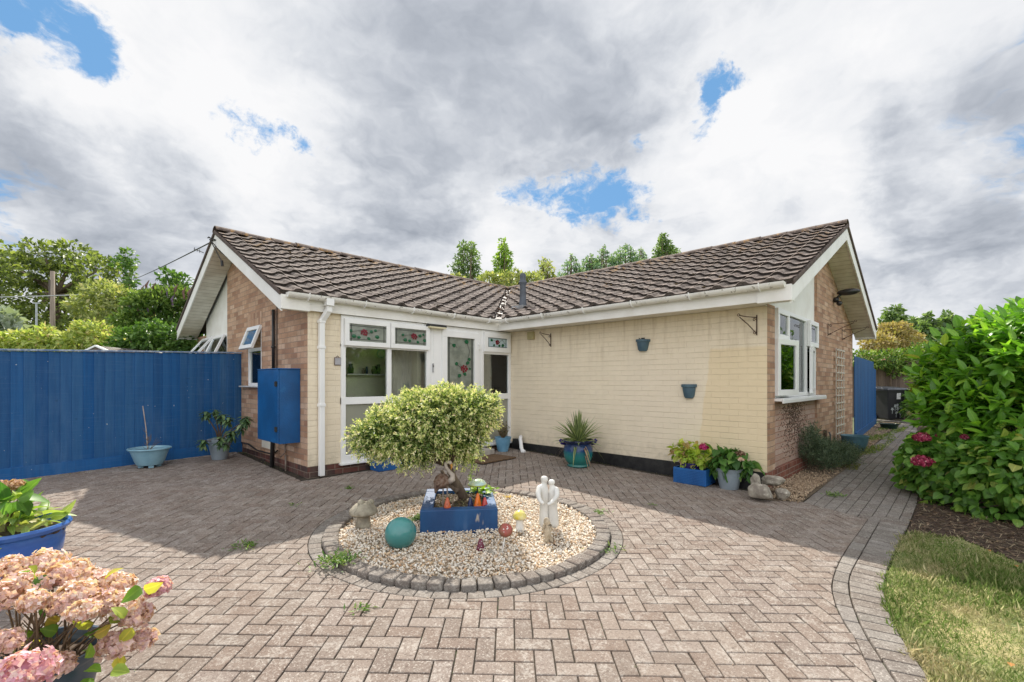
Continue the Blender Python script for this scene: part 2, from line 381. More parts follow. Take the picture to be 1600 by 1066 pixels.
# ------------------------------------------------------------------ tile material
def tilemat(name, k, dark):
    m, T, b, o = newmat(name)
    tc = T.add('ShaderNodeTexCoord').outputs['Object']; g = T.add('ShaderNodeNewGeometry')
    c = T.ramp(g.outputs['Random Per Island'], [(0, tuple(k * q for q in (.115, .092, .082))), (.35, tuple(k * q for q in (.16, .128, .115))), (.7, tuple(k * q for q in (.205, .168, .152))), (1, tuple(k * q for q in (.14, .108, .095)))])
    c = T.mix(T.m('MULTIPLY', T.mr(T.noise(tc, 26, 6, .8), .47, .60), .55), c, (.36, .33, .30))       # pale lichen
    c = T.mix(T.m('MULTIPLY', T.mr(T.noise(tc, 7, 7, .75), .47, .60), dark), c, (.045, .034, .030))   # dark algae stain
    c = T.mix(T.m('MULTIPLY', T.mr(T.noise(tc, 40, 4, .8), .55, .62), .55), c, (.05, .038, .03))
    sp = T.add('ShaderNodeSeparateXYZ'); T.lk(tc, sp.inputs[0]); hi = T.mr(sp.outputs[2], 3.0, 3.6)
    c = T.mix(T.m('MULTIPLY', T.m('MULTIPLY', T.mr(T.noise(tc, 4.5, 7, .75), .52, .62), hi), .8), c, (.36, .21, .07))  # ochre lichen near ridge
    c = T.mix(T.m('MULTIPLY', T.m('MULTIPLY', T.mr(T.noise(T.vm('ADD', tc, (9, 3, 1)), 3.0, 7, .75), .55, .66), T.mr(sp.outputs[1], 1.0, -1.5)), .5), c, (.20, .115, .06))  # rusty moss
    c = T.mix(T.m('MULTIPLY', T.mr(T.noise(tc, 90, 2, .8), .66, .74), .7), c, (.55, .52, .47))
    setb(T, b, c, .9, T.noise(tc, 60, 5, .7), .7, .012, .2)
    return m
m_tile = tilemat('concrete_tile', .80, .75); m_tlip = tilemat('worn_highlit_lip', 1.6, .4); m_tedge = plain('tile_edge_grime_shade', (.03, .024, .02), (.06, .048, .042), .95, 20)  # lip highlight and under-edge shade are painted in, along with wear and grime
m_mortar = plain('verge_mortar', (.13, .095, .08), (.07, .05, .045), .9, 18, .8, 40)
m_ridge = plain('ridge_tile_concrete', (.19, .145, .12), (.09, .065, .055), .9, 12, .8, 40, speck=[(6, .56, (.34, .19, .06), .7), (40, .66, (.45, .42, .36), .6)])
# ------------------------------------------------------------------ the bungalow
XL, YR, WD = -3.743, -4.386, 5.78
OA, OB, GV = .058, .363, .33
ZE, ZR, HF = 2.23, 3.63, 2.023
HM = WD / 2
house = thing('bungalow', 'cream painted and brick bungalow with two gabled wings and brown tiled roof', 'house', (0, 0, 0))
def wallx(mb, x, sgn, y0, y1, z0, z1, th=.24): mb.box((min(x, x + sgn * th), y0, z0), (max(x, x + sgn * th), y1, z1))
def wally(mb, y, sgn, x0, x1, z0, z1, th=.24): mb.box((x0, min(y, y + sgn * th), z0), (x1, max(y, y + sgn * th), z1))
# painted walls ------------------------------------------------
w = MB(); wally(w, 0, 1, XL + .001, -3.30, 0, 2.03)
w.build('painted_wall', m_paint, house, uv=True)
w = MB(); wallx(w, 0, 1, YR + .0015, .10, 0, 2.03, .004)
w.build('painted_wall', m_paint, house, uv=True)
# plinths
w = MB(); wally(w, .004, 1, XL, .0, -.4, -.002); w.build('plinth', m_plinthd, house, uv=True)
w = MB(); wallx(w, XL + .004, 1, .24, WD, -.4, -.002); w.build('plinth', m_plinthd, house, uv=True)
w = MB(); w.box((-.006, YR + .02, -.5), (.2, -.35, 0.0)); w.box((-.02, -.35, -.4), (.2, -.02, -.02))
w.build('black_painted_plinth', m_black, house, bevel=.006)
w = MB(); wally(w, YR + .003, 1, 0.0, WD, -.5, -.002); w.build('plinth', m_plinth, house, uv=True)
# left gable wall (x = XL)
def slopeA(y): return min(ZE + (y + OA) * (ZR - ZE) / (HM + OA), ZE + (WD + OA - y) * (ZR - ZE) / (HM + OA)) - .10
def slopeB(x): return min(ZE + (x + OB) * (ZR - ZE) / (HM + OB), ZE + (WD + OB - x) * (ZR - ZE) / (HM + OB)) - .10
w = MB()
def pX(pts, mb=None, x=XL, th=.24): (mb or w).prism([(x, y, z) for y, z in pts][::-1], (1, 0, 0), th)
SW0, SW1, SZ0, SZ1 = 1.74, 2.40, 1.04, 2.0      # small window opening
wallx(w, XL, 1, .002, SW0, 0, 2.03); wallx(w, XL, 1, SW0, SW1, 0, SZ0); wallx(w, XL, 1, SW1, 3.566, 0, 2.03)
pX([(.002, 2.03), (3.566, 2.03), (3.566, slopeA(3.566)), (HM, slopeA(HM)), (.002, slopeA(0.002))])
wallx(w, XL, 1, 3.566, 5.249, 0, 1.15); wallx(w, XL, 1, 5.249, WD, 0, 2.06)
w.build('brick_wall', m_brick, house, uv=True)
w = MB(); wallx(w, XL - .003, 1, SW0 - .02, SW1 + .02, SZ1, SZ1 + .21, .1)   # upright brick course over the window
mm = w.build('soldier_course', m_brick, house)
ul = mm.data.uv_layers.new(name='UVMap')
for p in mm.data.polygons:
    for li in p.loop_indices:
        c = mm.data.vertices[mm.data.loops[li].vertex_index].co; ul.data[li].uv = (c.z * 1.0 + .02, c.y)
w = MB(); pX([(3.566, 2.0), (5.249, 2.0), (5.249, slopeA(5.249)), (3.566, slopeA(3.566))], x=XL + .05, th=.08)
w.build('cladding_panel', m_panel, house)
# right gable wall (y = YR)
w = MB()
def pY(pts, mb=None, y=YR, th=.24): (mb or w).prism([(x, y, z) for x, z in pts], (0, 1, 0), th)
wally(w, YR + .001, 1, .0045, .32, 0, 2.06); w.build('brick_pier', m_brick, house, uv=True); w = MB()
pY([(2.60, 0), (WD, 0), (WD, slopeB(WD)), (HM, slopeB(HM)), (2.60, slopeB(2.60))])
w.build('brick_wall', m_brick, house, uv=True)
w = MB(); wally(w, YR + .03, 1, .32, 2.60, 0, .88); w.build('brick_wall_under_window', m_brick2, house, uv=True)
w = MB(); pY([(.02, 2.06), (.32, 2.06), (.32, 2.075), (2.60, 2.085), (2.60, slopeB(2.60)), (.02, slopeB(.02))], y=YR + .04, th=.08)
w.build('cladding_panel', m_panel, house)
# hidden outer walls
w = MB(); wallx(w, WD, -1, YR + .25, WD, -.4, 2.1); wally(w, WD, -1, XL + .25, WD - .25, -.4, 2.1); w.build('brick_wall', m_brick, house, uv=True)
# roof ------------------------------------------------------------
PROF = [(-.02, .003), (.08, -.002), (.40, -.002), (.50, .008), (.58, .030), (.68, .040), (.80, .038), (.90, .016), (1.03, -.012)]
def tiles(o, e, s, slen, elen, nc, clip=None, wd=.30):
    """o eave origin, e unit along eave, s unit up slope"""
    n = e.cross(s).normalized()
    if n.z < 0: n = -n
    nt = int(math.ceil(elen / wd)); g = slen / nc; V = []; F = []; lipf = []; risf = []
    for k in range(nc):
        for i in range(nt):
            jz = random.uniform(-.004, .004); js = random.uniform(-.008, .008); tl = random.uniform(-.003, .003)
            b = len(V); K = len(PROF)
            for (ds, dz) in ((-.022, .034), (.0, .038), (g * .5, .019), (g + .02, -.001)):
                for j, (t, h) in enumerate(PROF):
                    V.append(o + e * ((i + t) * wd) + s * (k * g + ds + js) + n * (h * .95 + dz + jz + tl * t + random.uniform(-.0015, .0015)))
            for j, (t, h) in enumerate(PROF): V.append(o + e * ((i + t) * wd) + s * (k * g - .015 + js) + n * (h * .95 - .012))
            for r in range(3):
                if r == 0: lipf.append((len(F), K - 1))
                for j in range(K - 1): F.append((b + r * K + j, b + r * K + j + 1, b + (r + 1) * K + j + 1, b + (r + 1) * K + j))
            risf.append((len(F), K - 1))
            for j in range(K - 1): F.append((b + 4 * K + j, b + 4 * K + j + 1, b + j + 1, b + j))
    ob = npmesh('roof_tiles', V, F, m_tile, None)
    ob.data.materials.append(m_tlip); ob.data.materials.append(m_tedge)
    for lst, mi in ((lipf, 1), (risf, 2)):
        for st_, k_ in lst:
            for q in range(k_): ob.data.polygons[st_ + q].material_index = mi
    bm = bmesh.new(); bm.from_mesh(ob.data)
    for co, no in (clip or []):
        bmesh.ops.bisect_plane(bm, geom=bm.verts[:] + bm.edges[:] + bm.faces[:], plane_co=co, plane_no=no, clear_outer=True)
    bm.to_mesh(ob.data); bm.free(); ob.data.shade_smooth()
    return sharp(ob, 50)
roof = MB()
# roof deck: four slopes as thin closed slabs
def deck(pts): roof.prism(pts, (0, 0, -1), .05)
X0, Y0 = XL - GV, YR - GV; XB = WD + OB; YB = WD + OA
zd = -.03
e_in = (-OB, -OA, ZE + zd); r_in = (HM, HM, ZR + zd)
deck([(X0, -OA, ZE + zd), e_in, r_in, (X0, HM, ZR + zd)])
deck([(X0, HM, ZR + zd), r_in, (XB, YB, ZE + zd), (X0, YB, ZE + zd)])
deck([(-OB, Y0, ZE + zd), (HM, Y0, ZR + zd), r_in, e_in])
deck([(HM, Y0, ZR + zd), (XB, Y0, ZE + zd), (XB, YB, ZE + zd), r_in])
roofo = roof.build('roof', m_mortar, house)
vn = Vector((HM + OA, -(HM + OB), 0)).normalized(); vo = Vector((-OB, -OA, 0))
hn = Vector((YB - HM, -(XB - HM), 0)).normalized(); ho = Vector((HM, HM, 0))
sA = Vector((0, HM + OA, ZR - ZE)); sB = Vector((HM + OB, 0, ZR - ZE))
sl = []
sl.append(tiles(Vector((X0 - .03, -OA, ZE)), Vector((1, 0, 0)), sA.normalized(), sA.length - .02, HM - X0 + .1, 13, [(vo - vn * .07, vn)]))
sl.append(tiles(Vector((-OB, Y0 - .03, ZE)), Vector((0, 1, 0)), sB.normalized(), sB.length - .02, HM - Y0 + .1, 14, [(vo + vn * .07, -vn)]))
sl.append(tiles(Vector((X0 + .03, YB, ZE)), Vector((1, 0, 0)), Vector((0, -(YB - HM), ZR - ZE)).normalized(), sA.length - .02, XB - X0, 10, [(ho, hn)]))
sl.append(tiles(Vector((XB, Y0 + .03, ZE)), Vector((0, 1, 0)), Vector((-(XB - HM), 0, ZR - ZE)).normalized(), sB.length - .02, YB - Y0, 11, [(ho, -hn)]))
for s_ in sl: s_.parent = roofo
# verge (mortar + tile ends) and bargeboards, soffits
vg = MB(); bgb = MB(); sf = MB()
def lineA(y, dz): return ZE + (HM + OA - abs(y - HM)) * (ZR - ZE) / (HM + OA) + dz
def lineB(x, dz): return ZE + (HM + OB - abs(x - HM)) * (ZR - ZE) / (HM + OB) + dz
for (lo_, hi_) in ((-OA, HM), (HM, YB)):
    y0, y1 = lo_, hi_
    vg.prism([(X0 - .045, y0, lineA(y0, -.05)), (X0 - .045, y1, lineA(y1, -.05)), (X0 - .045, y1, lineA(y1, .012)), (X0 - .045, y0, lineA(y0, .012))], (1, 0, 0), .10)
    bgb.prism([(X0 - .022, y0, lineA(y0, -.245)), (X0 - .022, y1, lineA(y1, -.245)), (X0 - .022, y1, lineA(y1, -.052)), (X0 - .022, y0, lineA(y0, -.052))], (1, 0, 0), .022)
    sf.prism([(X0, y0, lineA(y0, -.225)), (X0, y1, lineA(y1, -.225)), (X0, y1, lineA(y1, -.213)), (X0, y0, lineA(y0, -.213))], (1, 0, 0), GV - .002)
vg.build('verge', m_mortar, roofo, bevel=.012); bgb.build('bargeboard', m_fascia, house, bevel=.003)
vg = MB(); bgb = MB()
for (lo_, hi_) in ((-OB, HM), (HM, XB)):
    vg.prism([(lo_, Y0 - .045, lineB(lo_, -.05)), (hi_, Y0 - .045, lineB(hi_, -.05)), (hi_, Y0 - .045, lineB(hi_, .012)), (lo_, Y0 - .045, lineB(lo_, .012))], (0, 1, 0), .10)
    bgb.prism([(lo_, Y0 - .022, lineB(lo_, -.245)), (hi_, Y0 - .022, lineB(hi_, -.245)), (hi_, Y0 - .022, lineB(hi_, -.052)), (lo_, Y0 - .022, lineB(lo_, -.052))], (0, 1, 0), .022)
    sf.prism([(lo_, Y0, lineB(lo_, -.225)), (hi_, Y0, lineB(hi_, -.225)), (hi_, Y0, lineB(hi_, -.213)), (lo_, Y0, lineB(lo_, -.213))], (0, 1, 0), GV - .002)
vg.build('verge', m_mortar, roofo, bevel=.012); bgb.build('bargeboard', m_fascia, house, bevel=.003)
# box ends at the eaves
for b_ in (((X0 - .026, -OA - .03, HF - .012), (XL - .002, -OA + .055, ZE - .04)), ((X0 - .02, YB - .05, HF - .01), (XL - .002, YB + .03, ZE - .05)),
           ((-OB - .03, Y0 - .026, HF - .012), (-OB + .10, YR - .002, ZE - .04)), ((XB - .1, Y0 - .02, HF - .01), (XB + .03, YR - .002, ZE - .05))):
    bx = MB(); bx.box(*b_); bx.build('eaves_box_end', m_fascia, house, bevel=.003)
# fascia and flat soffit along the eaves
fa = MB()
fa.box((XL - .004, -OA - .012, HF), (-OB - .0, -OA + .008, 2.20)); fa.box((-OB - .012, YR - .004, HF + .001), (-OB + .008, -OA - .013, 2.20))
fa.build('fascia', m_fascia, house, bevel=.002)
sf.box((XL + .002, -OA + .009, HF + .008), (-OB + .02, -.001, HF + .016)); sf.box((-OB + .009, YR + .001, HF + .009), (-.001, -.01, HF + .017))
sfo = sf.build('soffit', m_soffit, house)
# ridge tiles
def ridge(p0, p1, name='ridge_tile'):
    p0 = Vector(p0); p1 = Vector(p1); d = (p1 - p0); L = d.length; d.normalize(); x = d.cross(Vector((0, 0, 1))); n = int(L / .42); mb = MB()
    for i in range(n):
        a = p0 + d * (L * i / n + .004); b = p0 + d * (L * (i + 1) / n + .012); dz = random.uniform(-.006, .006); K = 8; base = len(mb.v)
        for (q, r, dd) in ((a, .125, dz), (b, .118, dz + random.uniform(-.005, .003)), (a, .105, dz), (b, .10, dz)):
            for j in range(K + 1):
                an = math.pi * (.04 + .92 * j / K); v = q + x * (math.cos(an) * r) + Vector((0, 0, math.sin(an) * r * .78 + dd - .018)); mb.v.append(tuple(v))
        for j in range(K):
            q = K + 1
            mb.f.append((base + j, base + j + 1, base + q + j + 1, base + q + j)); mb.f.append((base + 2 * q + j, base + 3 * q + j, base + 3 * q + j + 1, base + 2 * q + j + 1))
            mb.f.append((base + j + 1, base + j, base + 2 * q + j, base + 2 * q + j + 1)); mb.f.append((base + q + j, base + q + j + 1, base + 3 * q + j + 1, base + 3 * q + j))
    return mb.build(name, m_ridge, roofo)
ridge((X0 - .04, HM, ZR), (HM, HM, ZR)); ridge((HM, Y0 - .04, ZR), (HM, HM + .05, ZR))
ridge((HM, HM, ZR), (XB, YB, ZE))
# valley strip, its broken mortar and moss debris
vl = MB(); a_ = Vector(e_in) + Vector((0, 0, .04)); b_ = Vector(r_in) + Vector((0, 0, .04)); vl.bar(a_, b_, .22, .012)
vl.build('valley_lining', plain('lead_lining', (.22, .21, .21), (.10, .09, .08), .6, 9), roofo)
vd = MB()
for i in range(150):
    t = random.random(); p = a_.lerp(b_, t) + Vector((random.uniform(-.09, .09), random.uniform(-.09, .09), random.uniform(0, .03)))
    vd.ball(p, random.uniform(.012, .035), 5, 4, (1, 1, .6), .3)
vd.build('moss_debris', plain('moss_debris', (.10, .05, .03), (.05, .03, .02), .95, 40, speck=[(20, .6, (.5, .47, .42), .9)]), roofo)['kind'] = 'stuff'
vd = MB()
for i in range(16):
    p = a_.lerp(b_, .15 + .75 * random.random()) + Vector((random.uniform(-.1, .1), random.uniform(-.1, .1), .035)); vd.ball(p, random.uniform(.02, .045), 6, 4, (1, 1, .5), .35)
vd.build('broken_mortar', plain('pale_mortar', (.24, .22, .19), (.15, .135, .12), .9, 30), roofo)['kind'] = 'stuff'
# moss tufts scattered on tiles
vd = MB()
for i in range(420):
    if random.random() < .5:
        x = random.uniform(X0 + .1, 2.4); s_ = random.random() ** .6; p = Vector((x, -OA, ZE)) + sA * s_
        if (x + OB) * (HM + OA) > (p.y + OA) * (HM + OB): continue
    else:
        y = random.uniform(Y0 + .1, 2.4); s_ = random.random() ** .8; p = Vector((-OB, y, ZE)) + sB * s_
        if (p.x + OB) * (HM + OA) < (y + OA) * (HM + OB): continue
    vd.ball(p + Vector((0, 0, .035)), random.uniform(.008, .024), 5, 4, (1.2, 1.2, .6), .3)
vd.build('moss_tufts', plain('dry_moss', (.13, .085, .035), (.06, .05, .03), .95, 40), roofo)['kind'] = 'stuff'
# flue pipe
fl = MB(); fp = at(817, 462, 8.9); fp = Vector((fp.x, fp.y, 0)); fz = ZE + (fp.x + OB) * (ZR - ZE) / (HM + OB)
fl.lathe([(.075, -.1), (.07, .12), (.062, .18), (.055, .42), (.056, .43), (.075, .47), (.08, .49), (.058, .53), (.055, .58), (.06, .63), (.045, .66)], (fp.x, fp.y, fz), 18)
fo = sharp(fl.build('flue_pipe', plain('grey_flue', (.085, .10, .125), (.06, .07, .085), .5, 8), roofo))
fl = MB(); fl.box((fp.x - .16, fp.y - .14, fz - .03), (fp.x + .05, fp.y + .14, fz + .035)); fl.build('flue_flashing', plain('pale_flashing', (.36, .38, .40), (.2, .2, .2), .5, 8), fo)
# gutters with brackets
def gutter(p0, p1, name='gutter'):
    p0 = Vector(p0); p1 = Vector(p1); d = (p1 - p0).normalized(); x = d.cross(Vector((0, 0, 1))); L = (p1 - p0).length; mb = MB(); K = 10; N = max(2, int(L / .5))
    for r in (.058, .053):
        for i in range(N + 1):
            for j in range(K + 1):
                an = math.pi + math.pi * j / K; q = p0 + d * (L * i / N) + x * (math.cos(an) * r) + Vector((0, 0, math.sin(an) * r * 1.05 + random.uniform(-.0012, .0012))); mb.v.append(tuple(q))
    o2 = (N + 1) * (K + 1); q = K + 1
    for i in range(N):
        for j in range(K):
            a = i * q + j; mb.f.append((a, a + 1, a + q + 1, a + q)); mb.f.append((o2 + a, o2 + a + q, o2 + a + q + 1, o2 + a + 1))
        for j in (0, K): a = i * q + j; mb.f.append((a, a + q, o2 + a + q, o2 + a))
    for i in (0, N): mb.f.append(tuple(i * q + j for j in range(q)))
    o = mb.build(name, m_gutter, house, smooth=True); sharp(o, 40)
    n = int(L / .85)
    for i in range(n + 1):
        bk = MB(); c = p0 + d * (.25 + (L - .5) * i / max(n, 1)); pts = [c + x * (math.cos(math.pi + math.pi * j / 8) * .063) + Vector((0, 0, math.sin(math.pi + math.pi * j / 8) * .066)) for j in range(9)]
        pts = [pts[0] + Vector((0, 0, .012))] + pts + [pts[-1] + Vector((0, 0, .012))]
        for a, b in zip(pts, pts[1:]): bk.bar(a, b, .028, .006, up=d)
        bk.build('gutter_bracket', m_upvc, o)
    return o
GO = .075
gutter((X0 + .03, -OA - GO, 2.215), (-OB - GO, -OA - GO, 2.205)); gutter((-OB - GO, Y0 + .03, 2.215), (-OB - GO, -OA - GO, 2.205))
gutter((XB + GO, Y0 - .02, 2.215), (XB + GO, YB, 2.205))
# downpipe on the left front corner (square section with swan neck)
dp = MB(); dx = -3.52
dp.box((dx - .05, -OA - GO - .055, 2.10), (dx + .05, -OA - GO + .055, 2.215))
dp.box((dx - .034, -OA - GO - .03, 2.02), (dx + .034, -OA - GO + .034, 2.10))
dp.bar((dx, -OA - GO, 2.05), (dx - .06, -.05, 1.90), .066, .066, up=(1, 0, 0))
dp.box((dx - .095, -.085, gz(dx, 0) + .01), (dx - .03, -.02, 1.93))
for z in (1.56, .80, 1.9): dp.box((dx - .103, -.092, z - .02), (dx - .022, -.004, z + .02))
dp.build('downpipe', m_upvc, house, bevel=.005)
# waste elbow in the inner corner
ep = MB(); ep.tube([(-.06, -.34, .12), (-.1, -.36, .09), (-.22, -.50, -.06), (-.24, -.54, -.10), (-.27, -.6, -.11)], [.035, .034, .034, .036, .042], 12); ep.build('waste_pipe', m_upvc, house, smooth=True)
ep = MB(); ep.box((-.09, -.32, -.12), (-.006, -.15, .07)); ep.build('corner_boxing', m_black, house, bevel=.006)
# pipes and cable on the left gable
ep = MB(); ep.tube([(XL - .035, 1.129, 1.25), (XL - .035, 1.129, 2.16)], .022, 10); ep.tube([(XL - .035, 1.129, 1.60), (XL - .035, 1.129, 1.63)], .03, 10)
ep.tube([(XL - .012, 1.05, 1.2), (XL - .012, 1.05, 2.2)], .006, 6)
ep.tube([(XL - .10, .90, .34), (XL - .10, .96, .25), (XL - .10, 1.0, -.2)], .03, 10)
ep.tube([(XL - .02, 2.70, .08), (XL - .02, 2.3, .09), (XL - .02, 1.9, .03), (XL - .02, 1.2, .04), (XL - .03, .98, .12)], .011, 6)
ep.build('service_pipe', m_black_pl, house, smooth=True)
ep = MB(); ep.tube([(XL - .02, .70, .34), (XL - .025, .70, .12), (XL - .06, .78, .05)], .009, 6); ep.tube([(XL - .03, .664, -.17), (XL - .03, .664, .09)], .014, 8)
ep.build('service_pipe', plain('dull_copper', (.28, .22, .18), (.15, .12, .1), .5, 20), house, smooth=True)
ep = MB(); ep.box((XL - .018, 1.32, .10), (XL, 1.68, .30)); ep.box((XL - .024, 1.12, .09), (XL, 1.30, .27)); ep.build('vent_cover', plain('cream_plastic', (.80, .78, .70), (.7, .66, .56), .5, 8), house, bevel=.004)
# damp-staining: ivy scar under the right-hand window (dried rootlets)
iv = MB()
for i in range(900):
    x = random.gauss(1.30, .30); z = .80 - abs(random.gauss(0, .34))
    if z < .05 or x < .5 or x > 2.3: continue
    a = random.random() * 6.28; L = random.uniform(.006, .02); iv.bar((x, YR + .026, z), (x + math.cos(a) * L, YR + .026, z + math.sin(a) * L), .009, .004, up=(0, 1, 0))
iv.build('ivy_scar', plain('dried_rootlet', (.10, .07, .05), (.16, .11, .08), .9), house)['kind'] = 'stuff'
# ------------------------------------------------------------------ windows
def tf_y(y0):  # plane y=const: local (a,z,d outward) -> world ; outward is -y
    return lambda a, z, d: (a, y0 - d, z)
def tf_x(x0):
    return lambda a, z, d: (x0 - d, a, z)
def fbox(mb, tf, a0, a1, z0, z1, d0, d1):
    p = tf(a0, z0, d0); q = tf(a1, z1, d1); mb.box([min(i, j) for i, j in zip(p, q)], [max(i, j) for i, j in zip(p, q)])
def frame(tf, a0, a1, z0, z1, wd, d0, d1, mb):
    fbox(mb, tf, a0, a1, z0, z0 + wd, d0, d1); fbox(mb, tf, a0, a1, z1 - wd, z1, d0, d1)
    fbox(mb, tf, a0, a0 + wd, z0 + wd, z1 - wd, d0, d1); fbox(mb, tf, a1 - wd, a1, z0 + wd, z1 - wd, d0, d1)
def pane(tf, a0, a1, z0, z1, d, parent, mat=None, name='pane'):
    mb = MB(); fbox(mb, tf, a0, a1, z0, z1, d - .004, d); return mb.build(name, mat or m_glass, parent)
def flower(tf, a, z, s, d, parent, leaves, stems=()):
    mb = MB()
    for k in range(8):
        r = s * (.66 if k else 0) * random.uniform(.85, 1.15); an = k * .898
        c = tf(a + math.cos(an) * r, z + math.sin(an) * r * .8, d); mb.ball(c, s * random.uniform(.26, .36), 7, 5, (1, 1, .85), .2)
    # flatten against the glass
    base = tf(a, z, d)
    ax = 1 if tf(0, 0, 1)[1] != tf(0, 0, 0)[1] else 0
    def flat(mb):
        mb.v = [tuple((base[i] + (v[i] - base[i]) * .08) if i == ax else v[i] for i in range(3)) for v in mb.v]
    flat(mb); mb.build('rose_pattern', m_red, parent)
    mb = MB()
    for (la, lz, ls) in leaves:
        c = tf(a + la, z + lz, d); mb.ball(c, ls * 1.35, 6, 4, (1, 1, .8), .25)
    flat(mb); mb.build('leaf_pattern', m_green, parent)
    mb = MB()
    for (p, q) in stems: mb.bar(tf(a + p[0], z + p[1], d), tf(a + q[0], z + q[1], d), .006, .002, up=tf(0, 0, 1) if 0 else (0, 0, 1))
    if stems: mb.build('leading', m_lead, parent)
# front glazed screen on y=0
T0 = tf_y(.03)
win = MB()
fbox(win, T0, -3.30, -1.86, 0.0, .10, 0, .06); fbox(win, T0, -3.30, -1.86, .795, .895, 0, .06)
fbox(win, T0, -3.30, -1.86, 1.585, 1.625, 0, .06); fbox(win, T0, -3.30, -1.86, 1.95, 2.02, 0, .06)
fbox(win, T0, -3.30, -3.235, .10, 1.95, 0, .059); fbox(win, T0, -2.595, -2.525, .10, 1.95, 0, .059); fbox(win, T0, -1.895, -1.83, 0, 1.95, 0, .059)
fbox(win, T0, -3.32, -1.86, -.03, 0, 0, .085)
wo = win.build('window', m_upvc, house, bevel=.004)
for (a0, a1) in ((-3.235, -2.595), (-2.525, -1.895)):
    pane(T0, a0, a1, .895, 1.585, .03, wo); pane(T0, a0, a1, .10, .795, .03, wo, m_frost, 'obscure_pane')
    sash = MB(); frame(T0, a0 - .03, a1 + .03, 1.605, 1.975, .065, .061, .10, sash); so = sash.build('fanlight', m_upvc, wo, bevel=.004)
    pane(T0, a0 + .03, a1 - .03, 1.665, 1.915, .08, wo, m_sgl, 'stained_glass')
    c = -.06 if a0 < -3 else .06; mid = (a0 + a1) / 2 + c
    flower(T0, mid, 1.80, .062, .086, wo, [(-.16, -.06, .025), (.11, .02, .022), (-.08, -.07, .02), (.2, -.05, .025), (.07, -.08, .02), (-.2, .01, .02), (.17, .04, .018)], [((-.22, 0), (-.03, .03)), ((.03, -.02), (.24, .05))])
    ld = MB()
    for z in (1.70, 1.885): fbox(ld, T0, a0 + .035, a1 - .035, z - .003, z + .003, .081, .086)
    for a in (a0 + .07, a1 - .07): fbox(ld, T0, a - .003, a + .003, 1.67, 1.91, .081, .086)
    ld.build('leading', m_lead, wo)
# posts between window and door
win = MB(); fbox(win, T0, -1.825, -1.60, -.03, 2.02, .0, .052); fbox(win, T0, -1.76, -1.75, 0, 2.0, .052, .058); fbox(win, T0, -.80, -.745, -.03, 2.02, 0, .052); fbox(win, T0, -1.60, -.80, 1.95, 2.02, 0, .052)
win.build('door_frame', m_upvc, house, bevel=.003)
dr = MB(); frame(T0, -1.60, -.80, 0, 1.95, .105, .0, .07, dr); fbox(dr, T0, -1.495, -.905, .70, .80, 0, .068)
do = dr.build('front_door', m_upvc, house, bevel=.005)
pane(T0, -1.495, -.905, .80, 1.845, .035, do, m_sgl, 'stained_glass'); pane(T0, -1.495, -.905, .105, .70, .035, do, m_frost, 'obscure_pane')
flower(T0, -1.12, 1.33, .085, .042, do, [(-.16, .08, .03), (.08, .10, .028), (-.1, -.12, .03), (.02, -.09, .028), (.12, .16, .028), (-.22, .38, .03), (.06, .46, .035), (.13, .0, .02)], [((-.3, .42), (-.15, .35)), ((.05, .02), (.12, .3)), ((.12, .3), (.06, .46)), ((-.05, 0), (-.16, .08))])
ld = MB()
for a in (-1.45, -.95, -.93, -1.43): fbox(ld, T0, a - .0025, a + .0025, .81, 1.84, .036, .041)
ld.build('leading', m_lead, do)
hd = MB(); fbox(hd, T0, -1.58, -1.55, .92, 1.06, .07, .085); fbox(hd, T0, -1.58, -1.47, 1.00, 1.02, .10, .12); fbox(hd, T0, -1.575, -1.555, 1.0, 1.02, .085, .10)
hd.build('handle', plain('chrome', (.6, .6, .6), (.5, .5, .5), .2, 3, metal=1), do)
hg = MB()
for z in (1.72, .25): fbox(hg, T0, -.825, -.775, z - .05, z + .05, .07, .085); fbox(hg, T0, -.84, -.80, z + .02, z + .035, .085, .10)
hg.build('hinge', m_upvc, do)
bl = MB(); fbox(bl, T0, -1.79, -1.765, 1.26, 1.40, .053, .07); b1 = bl.build('doorbell', plain('bell_grey', (.4, .4, .42), (.3, .3, .3), .4), house, bevel=.004)
bl = MB(); fbox(bl, T0, -1.786, -1.769, 1.34, 1.37, .07, .074); bl.build('bell_push', m_black_pl, b1)
# side light
win = MB(); frame(T0, -.745, -.002, 0, 2.02, .06, 0, .06, win); fbox(win, T0, -.69, -.06, .795, .895, 0, .058); fbox(win, T0, -.69, -.06, 1.60, 1.65, 0, .058); fbox(win, T0, -.76, 0, -.03, 0, 0, .085)
wo2 = win.build('window', m_upvc, house, bevel=.004)
pane(T0, -.69, -.06, .895, 1.60, .03, wo2); pane(T0, -.69, -.06, .06, .795, .03, wo2, m_frost, 'obscure_pane')
sash = MB(); frame(T0, -.70, -.05, 1.64, 1.98, .085, .061, .10, sash); sash.build('fanlight', m_upvc, wo2, bevel=.004)
pane(T0, -.62, -.13, 1.72, 1.90, .08, wo2, m_sgb, 'stained_glass')
flower(T0, -.38, 1.82, .06, .086, wo2, [(-.14, .03, .022), (-.08, -.06, .02), (.14, -.05, .028), (.05, -.06, .02)], [((.05, 0), (.12, .05)), ((.12, .05), (.2, -.02)), ((-.04, .02), (-.14, .04))])
ld = MB()
for z in (1.735, 1.885): fbox(ld, T0, -.615, -.135, z - .003, z + .003, .081, .086)
for a in (-.59, -.16): fbox(ld, T0, a - .003, a + .003, 1.72, 1.90, .081, .086)
ld.build('leading', m_lead, wo2)
# doorstep
st = MB(); st.box((-1.66, -.34, -.22), (-.72, -.03, -.035)); st.build('doorstep', plain('step_concrete', (.46, .43, .38), (.33, .30, .27), .85, 8, .4, 40), house, bevel=.01)
